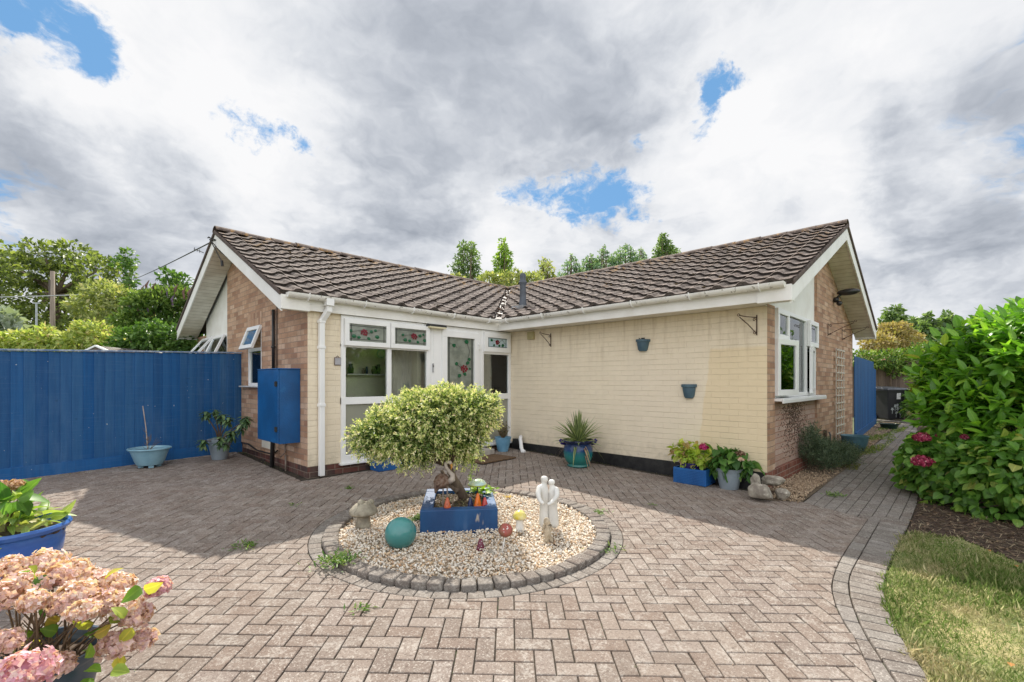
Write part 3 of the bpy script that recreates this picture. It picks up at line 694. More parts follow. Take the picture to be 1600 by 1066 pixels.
# interior of the entrance room
im = MB(); im.box((XL + .25, 1.0, -.02), (.9, 1.07, 2.4)); im.box((-1.85, .30, -.02), (-1.78, 1.25, 2.4)); im.box((XL + .25, .1, 2.10), (1.0, 2.7, 2.14)); im.box((.9, .1, 0), (1, 2.7, 2.4)); im.box((-3.46, .25, 0), (-3.40, 2.6, 2.3))
im.build('inner_wall', m_room, house)
im = MB(); im.box((XL + .25, .1, -.1), (1.0, 2.7, -.02)); im.build('inner_floor', m_roomd, house)
cu = MB(); V = []
for i in range(40):
    a = -2.32 + i * .0115; d = .45 + .018 * math.sin(i * 1.1); V += [(a + (.10 if 0 else 0), d, 0.4), (a + .04 * 0, d, 2.05)]
cu.add(V, [(2 * i, 2 * i + 2, 2 * i + 3, 2 * i + 1) for i in range(39)]); cu.build('curtain', m_curtain, house, smooth=True)
def inp(u, v, y):
    d = ray(u, v); t = (y - CY) / d.y; return Vector((CX, CY, CZ)) + d * t
# shelf, ornaments and clock seen through the glass
a_ = inp(541, 584, .9); b_ = inp(604, 584, .9); sh_ = MB(); sh_.box((a_.x, .85, a_.z - .02), (b_.x, .999, a_.z)); sh_.build('shelf', m_upvc, house)
for u, h, r, c_ in ((548, .16, .05, (.02, .05, .02)), (568, .09, .03, (.25, .2, .15)), (573, .12, .025, (.03, .05, .12)), (585, .13, .05, (.04, .04, .05)), (591, .16, .04, (.03, .03, .04))):
    p = inp(u, 583, .92); o_ = MB(); o_.lathe([(r * .8, 0), (r, h * .5), (r * .6, h * .8), (r * .7, h)], (p.x, p.y, a_.z), 10); o_.build('shelf_ornament', plain('orn_%d' % u, c_), house, smooth=True)
p = inp(595, 553, .99); ck_ = MB(); ck_.tube([(p.x, .975, p.z), (p.x, .999, p.z)], .075, 24); ck0 = ck_.build('wall_clock', plain('pale_green_clock', (.55, .72, .66), (.5, .66, .6)), house)
ck_ = MB(); ck_.tube([(p.x, .970, p.z), (p.x, .974, p.z)], .055, 24); ck_.build('dial', m_upvc, ck0)
p = inp(770, 590, .45); hb_ = MB(); hb_.ball(p, .055, 10, 8); hb_.build('hanging_basket', plain('tan_basket', (.45, .33, .18), (.3, .2, .1)), house, smooth=True)
hb_ = MB()
for k in (-1, 0, 1): hb_.tube([p + Vector((k * .04, 0, .03)), (p.x + k * .015, p.y, 1.62)], .006, 5)
hb_.build('basket_cord', plain('green_cord', (.15, .35, .12), (.1, .25, .1)), house)
# right-hand window on the side gable
T1 = tf_y(YR + .075)
win = MB(); frame(T1, .33, 2.60, .90, 2.075, .055, 0, .06, win); fbox(win, T1, .38, .86, 1.63, 1.69, 0, .058); fbox(win, T1, .86, .92, .955, 2.02, 0, .057)
fbox(win, T1, 1.98, 2.05, .955, 2.02, 0, .057); fbox(win, T1, 2.05, 2.55, 1.63, 1.69, 0, .056)
wo3 = win.build('window', m_upvc, house, bevel=.004)
for (a0, a1, z0, z1) in ((.92, 1.98, .955, 2.02), (2.05, 2.55, .955, 1.63), (.385, .86, .955, 1.63)): pane(T1, a0, a1, z0, z1, .03, wo3)
for (a0, a1, z0, z1, w_) in ((.36, .89, 1.65, 2.05, .07), (2.02, 2.58, 1.65, 2.05, .07)):
    sash = MB(); frame(T1, a0, a1, z0, z1, w_, .061, .105, sash); sash.build('fanlight', m_upvc, wo3, bevel=.004); pane(T1, a0 + w_, a1 - w_, z0 + w_, z1 - w_, .085, wo3)
# open casement leaf (left) hinged on the left jamb and standing open, and the right one slightly ajar
def leaf_open(h, a, wdt, z0, z1, y, parent):
    mb = MB(); M_ = Matrix.Translation((h, y, 0)) @ Matrix.Rotation(a, 4, 'Z')
    mb.box((0, -.045, z0), (wdt, 0, z0 + .075), M_); mb.box((0, -.045, z1 - .075), (wdt, 0, z1), M_); mb.box((0, -.045, z0 + .075), (.075, 0, z1 - .075), M_); mb.box((wdt - .075, -.045, z0 + .075), (wdt, 0, z1 - .075), M_)
    o = mb.build('casement', m_upvc, parent, bevel=.004)
    mb = MB(); mb.box((.075, -.026, z0 + .075), (wdt - .075, -.022, z1 - .075), M_); mb.build('pane', m_glass, o)
leaf_open(.35, R(-9), .60, .93, 1.66, YR + .012, wo3)
leaf_open(2.58, R(180 + 7), .52, .93, 1.66, YR + .012, wo3)
sl_ = MB(); sl_.box((.30, YR - .10, .86), (2.74, YR + .08, .895)); sl_.box((.30, YR - .105, .835), (2.74, YR - .085, .88)); sl_.build('window_sill', m_upvc, house, bevel=.004)
bld = MB()
for k in range(22): z = .98 + k * .047; bld.box((.40, YR + .30, z), (2.52, YR + .325, z + .004))
bld.build('venetian_blind', m_upvc, wo3)
bv = MB()
for k in range(5): bv.box((1.2 + k * .16, YR + .42, .9), (1.26 + k * .16, YR + .43, 2.0))
bv.build('vertical_blind', m_curtain, wo3)
im = MB(); im.box((.3, YR + 2.5, 0), (5.3, YR + 2.6, 2.3)); im.box((.24, YR + .25, 0), (.30, YR + 2.6, 2.3)); im.box((2.9, YR + .25, 0), (2.96, YR + 2.6, 2.3)); im.box((.24, YR + .25, 2.25), (3, YR + 2.6, 2.3))
im.build('inner_wall', m_room, house)
im = MB(); im.box((.24, YR + .25, .0), (3, YR + 2.6, .04)); im.build('inner_floor', m_roomd, house)
# small left window: lower fixed light + open top light
T2 = tf_x(XL + .06)
win = MB(); frame(T2, SW0, SW1, SZ0, SZ1, .05, 0, .055, win); fbox(win, T2, SW0 + .05, SW1 - .05, 1.60, 1.65, 0, .054)
wo4 = win.build('window', m_upvc, house, bevel=.004); pane(T2, SW0 + .05, SW1 - .05, SZ0 + .05, 1.60, .03, wo4)
frm = MB(); M_ = Matrix.Translation((XL + .02, 0, 1.985)) @ Matrix.Rotation(R(20), 4, 'Y')
for b_ in (((-.04, SW0 + .02, -.385), (0, SW1 - .02, -.32)), ((-.04, SW0 + .02, -.065), (0, SW1 - .02, 0)), ((-.04, SW0 + .02, -.32), (0, SW0 + .085, -.065)), ((-.04, SW1 - .085, -.32), (0, SW1 - .02, -.065))): frm.box(*b_, M_)
co = frm.build('fanlight', m_upvc, wo4, bevel=.004); frm = MB(); frm.box((-.024, SW0 + .085, -.32), (-.02, SW1 - .085, -.065), M_); frm.build('pane', m_glass, co)
sl_ = MB(); sl_.box((XL - .075, SW0 - .05, 1.02), (XL + .06, SW1 + .22, 1.042)); sl_.build('window_sill', plain('sill_grey', (.62, .62, .62), (.5, .5, .5), .5, 6), house, bevel=.004)
im = MB(); im.box((XL + .9, 1.3, .3), (XL + .95, 5.6, 2.3)); im.box((XL + .25, 1.3, 2.2), (XL + .9, 5.6, 2.25)); im.box((XL+.25, 2.8, .3), (XL + .9, 2.85, 2.3)); im.build('inner_wall', m_room, house)
# far-left big window with open lights
win = MB(); frame(T2, 3.566, 5.249, 1.15, 2.0, .055, 0, .055, win); fbox(win, T2, 4.37, 4.44, 1.2, 1.95, 0, .054)
wo5 = win.build('window', m_upvc, house, bevel=.004); pane(T2, 3.62, 4.37, 1.2, 1.95, .03, wo5)
for (a0, a1, an) in ((4.46, 5.22, 38), (3.64, 4.36, 24)):
    M_ = Matrix.Translation((XL - .0, 0, 1.97)) @ Matrix.Rotation(R(an), 4, 'Y'); frm = MB(); h = .62
    for b_ in (((-.04, a0, -h), (0, a1, -h + .06)), ((-.04, a0, -.06), (0, a1, 0)), ((-.04, a0, -h + .06), (0, a0 + .06, -.06)), ((-.04, a1 - .06, -h + .06), (0, a1, -.06))): frm.box(*b_, M_)
    co = frm.build('casement', m_upvc, wo5, bevel=.004); frm = MB(); frm.box((-.024, a0 + .06, -h + .06), (-.02, a1 - .06, -.06), M_); frm.build('pane', m_glass, co)
# ------------------------------------------------------------------ ground sheets
def sheet(name, pts, dz, mat, n=None, kind='structure', grid=None):
    """ground-following sheet; pts polygon"""
    x0 = min(p[0] for p in pts); x1 = max(p[0] for p in pts)
    bm = bmesh.new(); vs = [bm.verts.new((p[0], p[1], 0)) for p in pts]; bm.faces.new(vs)
    for c, no in [((0, 0, 0), (1, 0, 0)), ((-14, 0, 0), (1, 0, 0)), ((16, 0, 0), (1, 0, 0)), ((0, -14, 0), (0, 1, 0)), ((0, 7, 0), (0, 1, 0))]:
        bmesh.ops.bisect_plane(bm, geom=bm.verts[:] + bm.edges[:] + bm.faces[:], plane_co=c, plane_no=no)
    for v in bm.verts: v.co.z = gz(v.co.x, v.co.y) + dz
    me = bpy.data.meshes.new(name); bm.to_mesh(me); bm.free(); me.materials.append(mat)
    o = bpy.data.objects.new(name, me); COL.objects.link(o)
    if me.polygons and me.polygons[0].normal.z < 0: me.flip_normals()
    return tag(o, kind=kind)
m_soil = plain('bare_soil', (.10, .07, .05), (.05, .038, .03), .95, 30, .8, 60)
m_joint = plain('sandy_joint', (.060, .045, .030), (.025, .02, .014), .95, 9, .6, 80, speck=[(7, .58, (.05, .08, .02), .6)])
m_earth = plain('grassland', (.13, .15, .06), (.07, .09, .04), .95, .6, .3, 5)
g_ = sheet('ground', [(-600, -600), (600, -600), (600, 600), (-600, 600)], -.045, m_earth); tag(g_, 'open ground reaching to the horizon')
CB = (-3.42, -2.85)
RI, RK = 1.142, 1.27       # inside / outside of the kerb ring
INNER = [(1.2, -5.41), (-.601, -5.419), (-1.672, -5.421), (-2.311, -5.458), (-2.649, -5.526), (-2.924, -5.621), (-3.1, -5.704), (-3.318, -5.78), (-3.7, -5.95), (-4.3, -6.3), (-5.1, -6.9), (-6.5, -8.2)]
MID = [(1.2, -5.515), (-.214, -5.513), (-1.489, -5.522), (-2.088, -5.53), (-2.426, -5.573), (-2.75, -5.654), (-3.024, -5.744), (-3.39, -5.899), (-3.8, -6.09), (-4.4, -6.43), (-5.2, -7.03), (-6.6, -8.33)]
OUT = [(.706, -5.725), (-.328, -5.728), (-1.387, -5.71), (-2.041, -5.725), (-2.502, -5.782), (-2.866, -5.872), (-3.269, -6.018), (-3.62, -6.18), (-4.0, -6.36), (-4.6, -6.7), (-5.4, -7.3), (-6.8, -8.6)]
def smooth_line(L, n=5):
    out = []
    for i in range(len(L) - 1):
        p0, p1, p2, p3 = L[max(i - 1, 0)], L[i], L[i + 1], L[min(i + 2, len(L) - 1)]
        for k in range(n):
            t = k / n; out.append(tuple(.5 * (2 * p1[j] + (p2[j] - p0[j]) * t + (2 * p0[j] - 5 * p1[j] + 4 * p2[j] - p3[j]) * t * t + (3 * p1[j] - p0[j] - 3 * p2[j] + p3[j]) * t ** 3) for j in (0, 1)))
    return out + [L[-1]]
INNER, MID, OUT = smooth_line(INNER), smooth_line(MID), smooth_line(OUT)
sheet('driveway_bed', [(-14, -14), (-6.8, -8.6)] + OUT[::-1][1:] + [(.706, -4.7), (0, -4.7), (0, .02), (-3.74, .02), (-3.74, 2.8), (-14, 2.4)], -.012, m_joint)
# clipping helpers
def clip(poly, p, n):
    out = []
    for i in range(len(poly)):
        a = poly[i]; b = poly[(i + 1) % len(poly)]
        da = (a[0] - p[0]) * n[0] + (a[1] - p[1]) * n[1]; db = (b[0] - p[0]) * n[0] + (b[1] - p[1]) * n[1]
        if da >= 0: out.append(a)
        if (da >= 0) != (db >= 0): t = da / (da - db); out.append((a[0] + (b[0] - a[0]) * t, a[1] + (b[1] - a[1]) * t))
    return out
def area(p): return abs(sum(p[i][0] * p[(i + 1) % len(p)][1] - p[(i + 1) % len(p)][0] * p[i][1] for i in range(len(p)))) / 2 if len(p) > 2 else 0
class Pav:
    def __init__(s): s.V = []; s.F = []
    def brick(s, poly, dz=0., bev=.0045, depth=.03, tilt=.0016, crown=0.):
        if area(poly) < .0007: return
        sg = sum(poly[i][0] * poly[(i + 1) % len(poly)][1] - poly[(i + 1) % len(poly)][0] * poly[i][1] for i in range(len(poly)))
        if sg < 0: poly = poly[::-1]
        k = len(poly); cx_ = sum(p[0] for p in poly) / k; cy_ = sum(p[1] for p in poly) / k
        tx, ty, h = random.uniform(-tilt, tilt) * 6, random.uniform(-tilt, tilt) * 6, random.uniform(-.0015, .0015) + dz
        b = len(s.V)
        def z(p): return gz(p[0], p[1]) + h + (p[0] - cx_) * tx + (p[1] - cy_) * ty
        def ins(p, d):
            vx, vy = cx_ - p[0], cy_ - p[1]; L = math.hypot(vx, vy) or 1; return (p[0] + vx / L * d * 1.4, p[1] + vy / L * d * 1.4)
        j = [ins(p, random.uniform(0, .0025)) for p in poly]
        for p in j: s.V.append((p[0], p[1], z(p) - depth))
        for p in j: s.V.append((p[0], p[1], z(p) - bev * 1.3))
        for p in j: q = ins(p, bev * .45); s.V.append((q[0], q[1], z(p) - bev * .35 + crown * .4))
        for p in j: q = ins(p, bev * 1.5); s.V.append((q[0], q[1], z(q) + crown))
        for L in range(3):
            for i in range(k): s.F.append((b + L * k + i, b + L * k + (i + 1) % k, b + (L + 1) * k + (i + 1) % k, b + (L + 1) * k + i))
        s.F.append(tuple(b + 3 * k + i for i in range(k)))
def rect(cx_, cy_, l, w, a):
    c, s_ = math.cos(a), math.sin(a)
    return [(cx_ + c * x - s_ * y, cy_ + s_ * x + c * y) for x, y in ((-l / 2, -w / 2), (l / 2, -w / 2), (l / 2, w / 2), (-l / 2, w / 2))]
def near_poly(line, x, y):
    best = None
    for a, b in zip(line, line[1:]):
        dx, dy = b[0] - a[0], b[1] - a[1]; L2 = dx * dx + dy * dy; t = max(0, min(1, ((x - a[0]) * dx + (y - a[1]) * dy) / L2)); q = (a[0] + dx * t, a[1] + dy * t); d = math.hypot(x - q[0], y - q[1])
        if best is None or d < best[0]: L = math.sqrt(L2); best = (d, q, (dx / L, dy / L))
    return best
def pavmat(name, lo, hi, white=.55):
    m, T, b, o = newmat(name)
    tc = T.add('ShaderNodeTexCoord').outputs['Object']; g = T.add('ShaderNodeNewGeometry')
    c = T.ramp(g.outputs['Random Per Island'], [(0, lo), (.25, tuple(.6 * a + .4 * q for a, q in zip(lo, hi))), (.5, (lo[0] * 1.04, lo[1] * .98, lo[2] * .95)), (.75, hi), (1, (hi[0] * .92, hi[1] * .92, hi[2] * .95))])
    big = T.noise(tc, 1.1, 5, .65); mid = T.noise(tc, 9, 6, .75); fin = T.noise(tc, 130, 3, .75); f2 = T.noise(tc, 48, 4, .8)
    c = T.mix(T.m('MULTIPLY', T.mr(big, .40, .68), .30), c, (.17, .13, .115))
    c = T.mix(T.m('MULTIPLY', T.mr(T.m('ADD', T.m('MULTIPLY', mid, .65), T.m('MULTIPLY', f2, .5)), .56, .70), white), c, (.50, .47, .43))
    g1 = T.noise(tc, 75, 3, .85); g2 = T.noise(T.vm('ADD', tc, (5, 5, 5)), 60, 4, .85)
    c = T.mix(T.m('MULTIPLY', T.mr(g1, .56, .62), T.mr(big, .3, .6, .22, .62)), c, (.56, .52, .47))
    c = T.mix(T.m('MULTIPLY', T.mr(g2, .54, .61), .55), c, (.08, .06, .05))
    setb(T, b, c, .88, T.m('ADD', fin, f2), .5, .004, .25)
    MATS[name] = m; return m
m_pav = pavmat('block_paver', (.190, .152, .128), (.258, .212, .180), .42)
m_pavg = pavmat('grey_paver', (.165, .148, .132), (.225, .205, .185), .3)
m_kerb = pavmat('weathered_kerb', (.15, .13, .115), (.20, .18, .16), .35)
# herringbone field (45 degrees to the house)
pv = Pav(); A0 = AZ - R(90); ca0, sa0 = math.cos(A0), math.sin(A0); o0 = (-4.231 + .02, -3.90)
def visible(x, y):
    X, Y = x - CX, y - CY; F_ = ca * X + sa * Y; R_ = sa * X - ca * Y
    return F_ > 1.0 and abs(R_) < F_ * 1.12 + 1.3
RO = RK + .105
for i in range(-110, 111):
    for j in range(-110, 111):
        # herringbone: unit w=.1 ; horizontals at (i,j) with (i+j... ) mod 4
        k = (i - j) % 4
        if k == 0: gx, gy, l, wd_ = i * .1 + .1, j * .1 + .05, .1955, .0955     # horizontal covers cells i,i+1 on row j
        elif k == 3: gx, gy, l, wd_ = i * .1 + .05, j * .1 + .1, .0955, .1955     # vertical covers rows j, j+1
        else: continue
        x = o0[0] + gx * ca0 - gy * sa0; y = o0[1] + gx * sa0 + gy * ca0
        if not visible(x, y) or y > 2.75 or x > .0 or x < -12: continue
        if y < -9: continue
        p = rect(x, y, l, wd_, A0 + random.uniform(-.006, .006))
        if x > XL - .4 and y > -.4:
            if x - (XL - .11) < y + .12: p = clip(p, (XL - .11, 0), (-1, 0))
            else: p = clip(p, (0, -.12), (0, -1))
        if len(p) > 2 and x > -.4 and y > -4.75: p = clip(p, (-.13, 0), (-1, 0))
        if y > 2.1: p = clip(p, (-3.75, 2.66), (.042, -1))
        r = math.hypot(x - CB[0], y - CB[1])
        if r < RO + .2: nx, ny = (x - CB[0]) / (r + 1e-9), (y - CB[1]) / (r + 1e-9); p = clip(p, (CB[0] + nx * RO, CB[1] + ny * RO), (nx, ny))
        if y < -4.6:
            d, q, t = near_poly(INNER, x, y); n_ = (t[1], -t[0])
            if d < .25 or (x - q[0]) * n_[0] + (y - q[1]) * n_[1] < 0: p = clip(p, q, n_)
        if x > -.6 and y < -4.7: p = clip(p, (-.20, -4.81), (-.94, .33))
        if len(p) > 2: pv.brick(p)
npmesh('driveway', pv.V, pv.F, m_pav); tag(bpy.data.objects['driveway'], 'herringbone block paving in front of the bungalow', kind='structure')
# ring of pavers outside the kerb
pr = Pav(); N = 74
for k in range(N):
    a0 = 2 * math.pi * k / N; a1 = 2 * math.pi * (k + 1) / N - .003 / RK
    P = [(CB[0] + r * math.cos(a), CB[1] + r * math.sin(a)) for r, a in ((RK + .004, a0), (RO - .0015, a0), (RO - .0015, a1), (RK + .004, a1))]; pr.brick(P)
# border along the lawn: one stretcher course + one header course
def along(line, step):
    pts = []; acc = 0
    for a, b in zip(line, line[1:]):
        L = math.hypot(b[0] - a[0], b[1] - a[1]); t = acc
        while t < L: pts.append((a[0] + (b[0] - a[0]) * t / L, a[1] + (b[1] - a[1]) * t / L)); t += step
        acc = t - L
    return pts
def course(l0, l1, step, pv_, gap=.003, **kw):
    P = along(l0, step)
    for a, b in zip(P, P[1:]):
        if not visible(*a): continue
        qa = near_poly(l1, *a)[1]; qb = near_poly(l1, *b)[1]; tx, ty = b[0] - a[0], b[1] - a[1]; L = math.hypot(tx, ty); tx /= L; ty /= L
        if math.hypot(qb[0] - qa[0], qb[1] - qa[1]) < .02: continue
        nx, ny = (qa[0] - a[0]), (qa[1] - a[1]); M_ = math.hypot(nx, ny) or 1; nx /= M_; ny /= M_; e = gap
        pv_.brick([(a[0] + tx * e + nx * e, a[1] + ty * e + ny * e), (b[0] - tx * e + nx * e, b[1] - ty * e + ny * e), (qb[0] - tx * e - nx * e, qb[1] - ty * e - ny * e), (qa[0] + tx * e - nx * e, qa[1] + ty * e - ny * e)], **kw)
course([q for q in INNER if q[0] < -.22], [q for q in MID if q[0] < -.05], .205, pr)
course([q for q in MID if q[0] < -.10], OUT, .102, pr, dz=.008)
npmesh('driveway_border', pr.V, pr.F, m_pavg); tag(bpy.data.objects['driveway_border'], 'curved border course of grey block pavers beside the lawn', kind='structure')
# side path
pp = Pav()
sheet('path_bed', [(-.2, -4.80), (2.6, -4.83), (5.87, -4.80), (8.93, -4.72), (12, -4.3), (12, -5.4), (9.4, -5.18), (5.5, -5.5), (2.66, -5.64), (.706, -5.725), (-.35, -5.725), (-.4, -5.4)], -.008, m_joint)
for j in range(9):
    y = -4.81 - (j + .5) * .104
    for i in range(-4, 60):
        x = i * .205 + (.1025 if j % 2 else 0)
        p = rect(x + .1, y, .201, .100, random.uniform(-.01, .01))
        p = clip(p, (-.20, -4.81), (.94, -.33)); 
        rp = [(-.4, -5.725), (.706, -5.725), (2.661, -5.633), (5.517, -5.493), (9.425, -5.176), (13, -4.9)]
        d, q, t = near_poly(rp, x + .1, y); n_ = (-t[1], t[0])
        if d < .15 or (x + .1 - q[0]) * n_[0] + (y - q[1]) * n_[1] < 0: p = clip(p, q, n_)
        if x > 10.4: continue
        if len(p) > 2: pp.brick(p, tilt=.003)
for j in range(9):     # row across the far end of the path
    pp.brick(rect(10.55, -4.3 - j * .104, .2, .1, 0), dz=.03)
npmesh('side_path', pp.V, pp.F, m_pavg); tag(bpy.data.objects['side_path'], 'grey block path running back past the side of the house', kind='structure')
# kerb ring: individual tumbled stones
kv = Pav(); N = 70
for k in range(N):
    g_a = random.uniform(.002, .006); a0 = 2 * math.pi * k / N + g_a; a1 = 2 * math.pi * (k + 1) / N - g_a * .3; r0, r1 = RI + random.uniform(-.008, .008), RK + random.uniform(-.008, .004)
    P = [(CB[0] + r * math.cos(a), CB[1] + r * math.sin(a)) for r, a in ((r0, a0), (r1 - .012, a0), (r1, a0 + .012), (r1, a1 - .012), (r1 - .012, a1), (r0, a1))]
    kv.brick(P, dz=.036 + random.uniform(-.004, .004), bev=.008, depth=.07, tilt=.004)
npmesh('kerb', kv.V, kv.F, m_kerb); tag(bpy.data.objects['kerb'], 'ring of tumbled kerb stones around the gravel circle', kind='structure'); sharp(bpy.data.objects['kerb'], 60)
# gravel bed
disc = [(CB[0] + (RI + .03) * math.cos(t / 40 * 2 * math.pi), CB[1] + (RI + .03) * math.sin(t / 40 * 2 * math.pi)) for t in range(40)]
sheet('gravel_bed', disc, -.004, plain('gravel_sand', (.42, .33, .23), (.25, .19, .13), .95, 60, .5, 90))
ICO = None
def pebbles(name, pts, size, mat, label, flat=.62, kind='stuff', sub=1):
    bm = bmesh.new(); bmesh.ops.create_icosphere(bm, subdivisions=sub, radius=1); V0 = np.array([v.co[:] for v in bm.verts]); F0 = np.array([[v.index for v in f.verts] for f in bm.faces]); bm.free()
    n = len(pts); pts = np.asarray(pts, float)
    s = rng.uniform(size[0], size[1], n) * (1 + .5 * (rng.random(n) > .93))
    S = np.stack([s * rng.uniform(.8, 1.35, n), s * rng.uniform(.6, 1.0, n), s * rng.uniform(flat * .7, flat * 1.2, n)], 1)
    q = rng.normal(size=(n, 4)); q[:, 1:3] *= .35; q /= np.linalg.norm(q, axis=1)[:, None]
    w_, x, y, z = q.T
    Rm = np.stack([1 - 2 * (y * y + z * z), 2 * (x * y - z * w_), 2 * (x * z + y * w_), 2 * (x * y + z * w_), 1 - 2 * (x * x + z * z), 2 * (y * z - x * w_), 2 * (x * z - y * w_), 2 * (y * z + x * w_), 1 - 2 * (x * x + y * y)], 1).reshape(n, 3, 3)
    L = V0[None] * (1 + rng.uniform(-.22, .22, (n, len(V0), 1))) * S[:, None, :]
    V = np.einsum('nij,nkj->nki', Rm, L) + pts[:, None, :]
    F = F0[None] + (np.arange(n) * len(V0))[:, None, None]
    o = npmesh(name, V.reshape(-1, 3), F.reshape(-1, 3), mat)
    return tag(o, label, kind=kind)
def gravelmat(name, stops):
    m, T, b, o = newmat(name); g = T.add('ShaderNodeNewGeometry'); tc = T.add('ShaderNodeTexCoord').outputs['Object']
    c = T.ramp(g.outputs['Random Per Island'], stops); c = T.mix(T.m('MULTIPLY', T.mr(T.noise(tc, 120, 3), .4, .7), .3), c, (.35, .24, .15))
    setb(T, b, c, .6, spec=.35); return m
m_gravel = gravelmat('honey_gravel', [(0, (.76, .68, .56)), (.18, (.86, .82, .74)), (.35, (.66, .48, .30)), (.5, (.90, .87, .81)), (.62, (.74, .56, .36)), (.70, (.50, .30, .17)), (.78, (.84, .77, .66)), (.90, (.46, .42, .37)), (1, (.86, .80, .70))])
pts = []
while len(pts) < 16500:
    a = random.random() * 2 * math.pi; r = math.sqrt(random.random()) * (RI + .005); x, y = CB[0] + r * math.cos(a), CB[1] + r * math.sin(a)
    ed = max(0, (r - 1.02) / .12)
    pts.append((x, y, gz(x, y) + random.uniform(.0, .022) - ed * .006 + .012 * math.sin(x * 5) * math.cos(y * 6)))
pebbles('gravel', pts, (.0065, .0125), m_gravel, 'honey and white gravel filling the round bed')
# gravel strip beside the right gable
sheet('side_bed', [(-.20, -4.80), (-.42, -4.5), (-.35, -4.39), (5.8, -4.39), (5.8, -4.35), (10.3, -4.35), (10.3, -4.78), (8.93, -4.72), (5.87, -4.80), (2.6, -4.83)], .002, plain('side_soil', (.20, .15, .10), (.11, .08, .055), .95, 25, .8, 60))
pts = []
for i in range(2600):
    x = random.uniform(-.30, 1.5) ; y = random.uniform(-4.79, -4.40)
    if random.random() < (x / 1.6) ** 2 or (x < 0 and y > -4.5): continue
    pts.append((x, y, gz(x, y) + random.uniform(.004, .03) + .03 * max(0, 1 - abs(x - .35) / .5)))
for i in range(2200): x = random.uniform(.8, 10.2); y = random.uniform(-4.80, -4.38); pts.append((x, y, gz(x, y) + random.uniform(0, .014)))
pebbles('side_gravel', pts, (.007, .013), gravelmat('tan_gravel', [(0, (.40, .29, .19)), (.3, (.52, .40, .28)), (.6, (.30, .21, .14)), (.8, (.46, .35, .24)), (1, (.20, .15, .11))]), 'tan gravel and soil strip along the foot of the side wall')
# ------------------------------------------------------------------ foliage helpers
def unit(a): return a / (np.linalg.norm(a, axis=1)[:, None] + 1e-9)
def leafgeo(P, D, N, L, W, kind='kite', curl=.15, fold=.18, wp=(.85, .9)):
    P = np.asarray(P, float); n = len(P); D = unit(np.asarray(D, float)); N = np.asarray(N, float)
    S = unit(np.cross(D, N)); N = unit(np.cross(S, D))
    L = np.broadcast_to(np.asarray(L, float), (n,))[:, None]; W = np.broadcast_to(np.asarray(W, float), (n,))[:, None]
    if kind == 'kite':
        V = np.stack([P, P + D * L * .45 + S * W * .5 + N * W * fold, P + D * L - N * L * curl, P + D * L * .45 - S * W * .5 + N * W * fold], 1); F = np.array([[0, 1, 2], [0, 2, 3]]); k = 4
    else:
        def st(t, w): c = P + D * L * t - N * L * curl * t * t; return [c + S * W * .5 * w + N * W * fold * w, c, c - S * W * .5 * w + N * W * fold * w]
        if kind == 'big': stn = [(.25, wp[0]), (.6, wp[1])]
        else: stn = [(.10, .52), (.24, .88), (.42, 1.0), (.60, .90), (.78, .62), (.91, .28)]
        rows = []
        for i, (t, w) in enumerate(stn): rows += st(t, w * (1 if kind == 'big' else (.94 + .12 * (i % 2))))
        V = np.stack([P] + rows + [P + D * L - N * L * curl], 1); m = len(stn); F = [[0, 1, 2], [0, 2, 3]]
        for i in range(m - 1): a_ = 1 + 3 * i; F += [[a_, a_ + 3, a_ + 4], [a_, a_ + 4, a_ + 1], [a_ + 1, a_ + 4, a_ + 5], [a_ + 1, a_ + 5, a_ + 2]]
        e = 1 + 3 * (m - 1); F += [[e, e + 3, e + 1], [e + 1, e + 3, e + 2]]; F = np.array(F); k = 2 + 3 * m
    return V.reshape(-1, 3), (F[None] + (np.arange(n) * k)[:, None, None]).reshape(-1, 3)
def leaves(name, P, D, N, L, W, mat, parent=None, loc=None, smooth=False, **kw):
    V, F = leafgeo(P, D, N, L, W, **kw); o = npmesh(name, V, F, mat, parent, loc, smooth)
    if kw.get('kind') in ('big', 'fine'):
        k = 8 if kw['kind'] == 'big' else 20; r = np.zeros(k); r[2::3] = 1; r[0] = r[-1] = 1; r[3::3] = 0
        if kw['kind'] == 'fine': r[:] = 0; r[[0, k - 1]] = 1; r[2:k - 1:3] = 1
        a = o.data.attributes.new('rib', 'FLOAT', 'POINT'); a.data.foreach_set('value', np.tile(r, len(V) // k).astype(np.float32))
    return o
def lobepts(lobes, n, inner=.55, up=-1.):
    """random points in the outer part of several ellipsoids; returns pts and outward dirs"""
    lb = np.array(lobes, float); vol = (lb[:, 3] * lb[:, 4] * lb[:, 5]) ** .66; pr_ = vol / vol.sum(); P = []; O = []; c = 0
    while c < n:
        k = rng.choice(len(lb), n, p=pr_); d = unit(rng.normal(size=(n, 3))); r = rng.uniform(inner ** 2, 1, n) ** .5
        r *= 1 + .10 * np.sin(d[:, 0] * 7 + k) * np.cos(d[:, 1] * 6 + 2 * k) + .08 * np.sin(d[:, 2] * 9 + k)
        p = lb[k, :3] + d * lb[k, 3:] * r[:, None]; o = unit(d / lb[k, 3:] * lb[k, 3:].mean(1)[:, None])
        keep = d[:, 2] > up
        P.append(p[keep]); O.append(o[keep]); c += keep.sum()
    return np.concatenate(P)[:n], np.concatenate(O)[:n]
def rnd(n, s=1.): return rng.normal(size=(n, 3)) * s
def bush(name, lobes, n, L, W, mat, parent=None, inner=.55, up=-1., out=.8, jit=.7, droop=0., kind='kite', Lj=.35, **kw):
    P, O = lobepts(lobes, n, inner, up); D = O * out + rnd(n, jit * .6); D[:, 2] -= droop
    N = rnd(n, .6) + O * .5 + np.array([0, 0, .8]); s = rng.uniform(1 - Lj, 1 + Lj, n)
    return leaves(name, P, D, N, L * s, W * s, mat, parent, kind=kind, **kw)
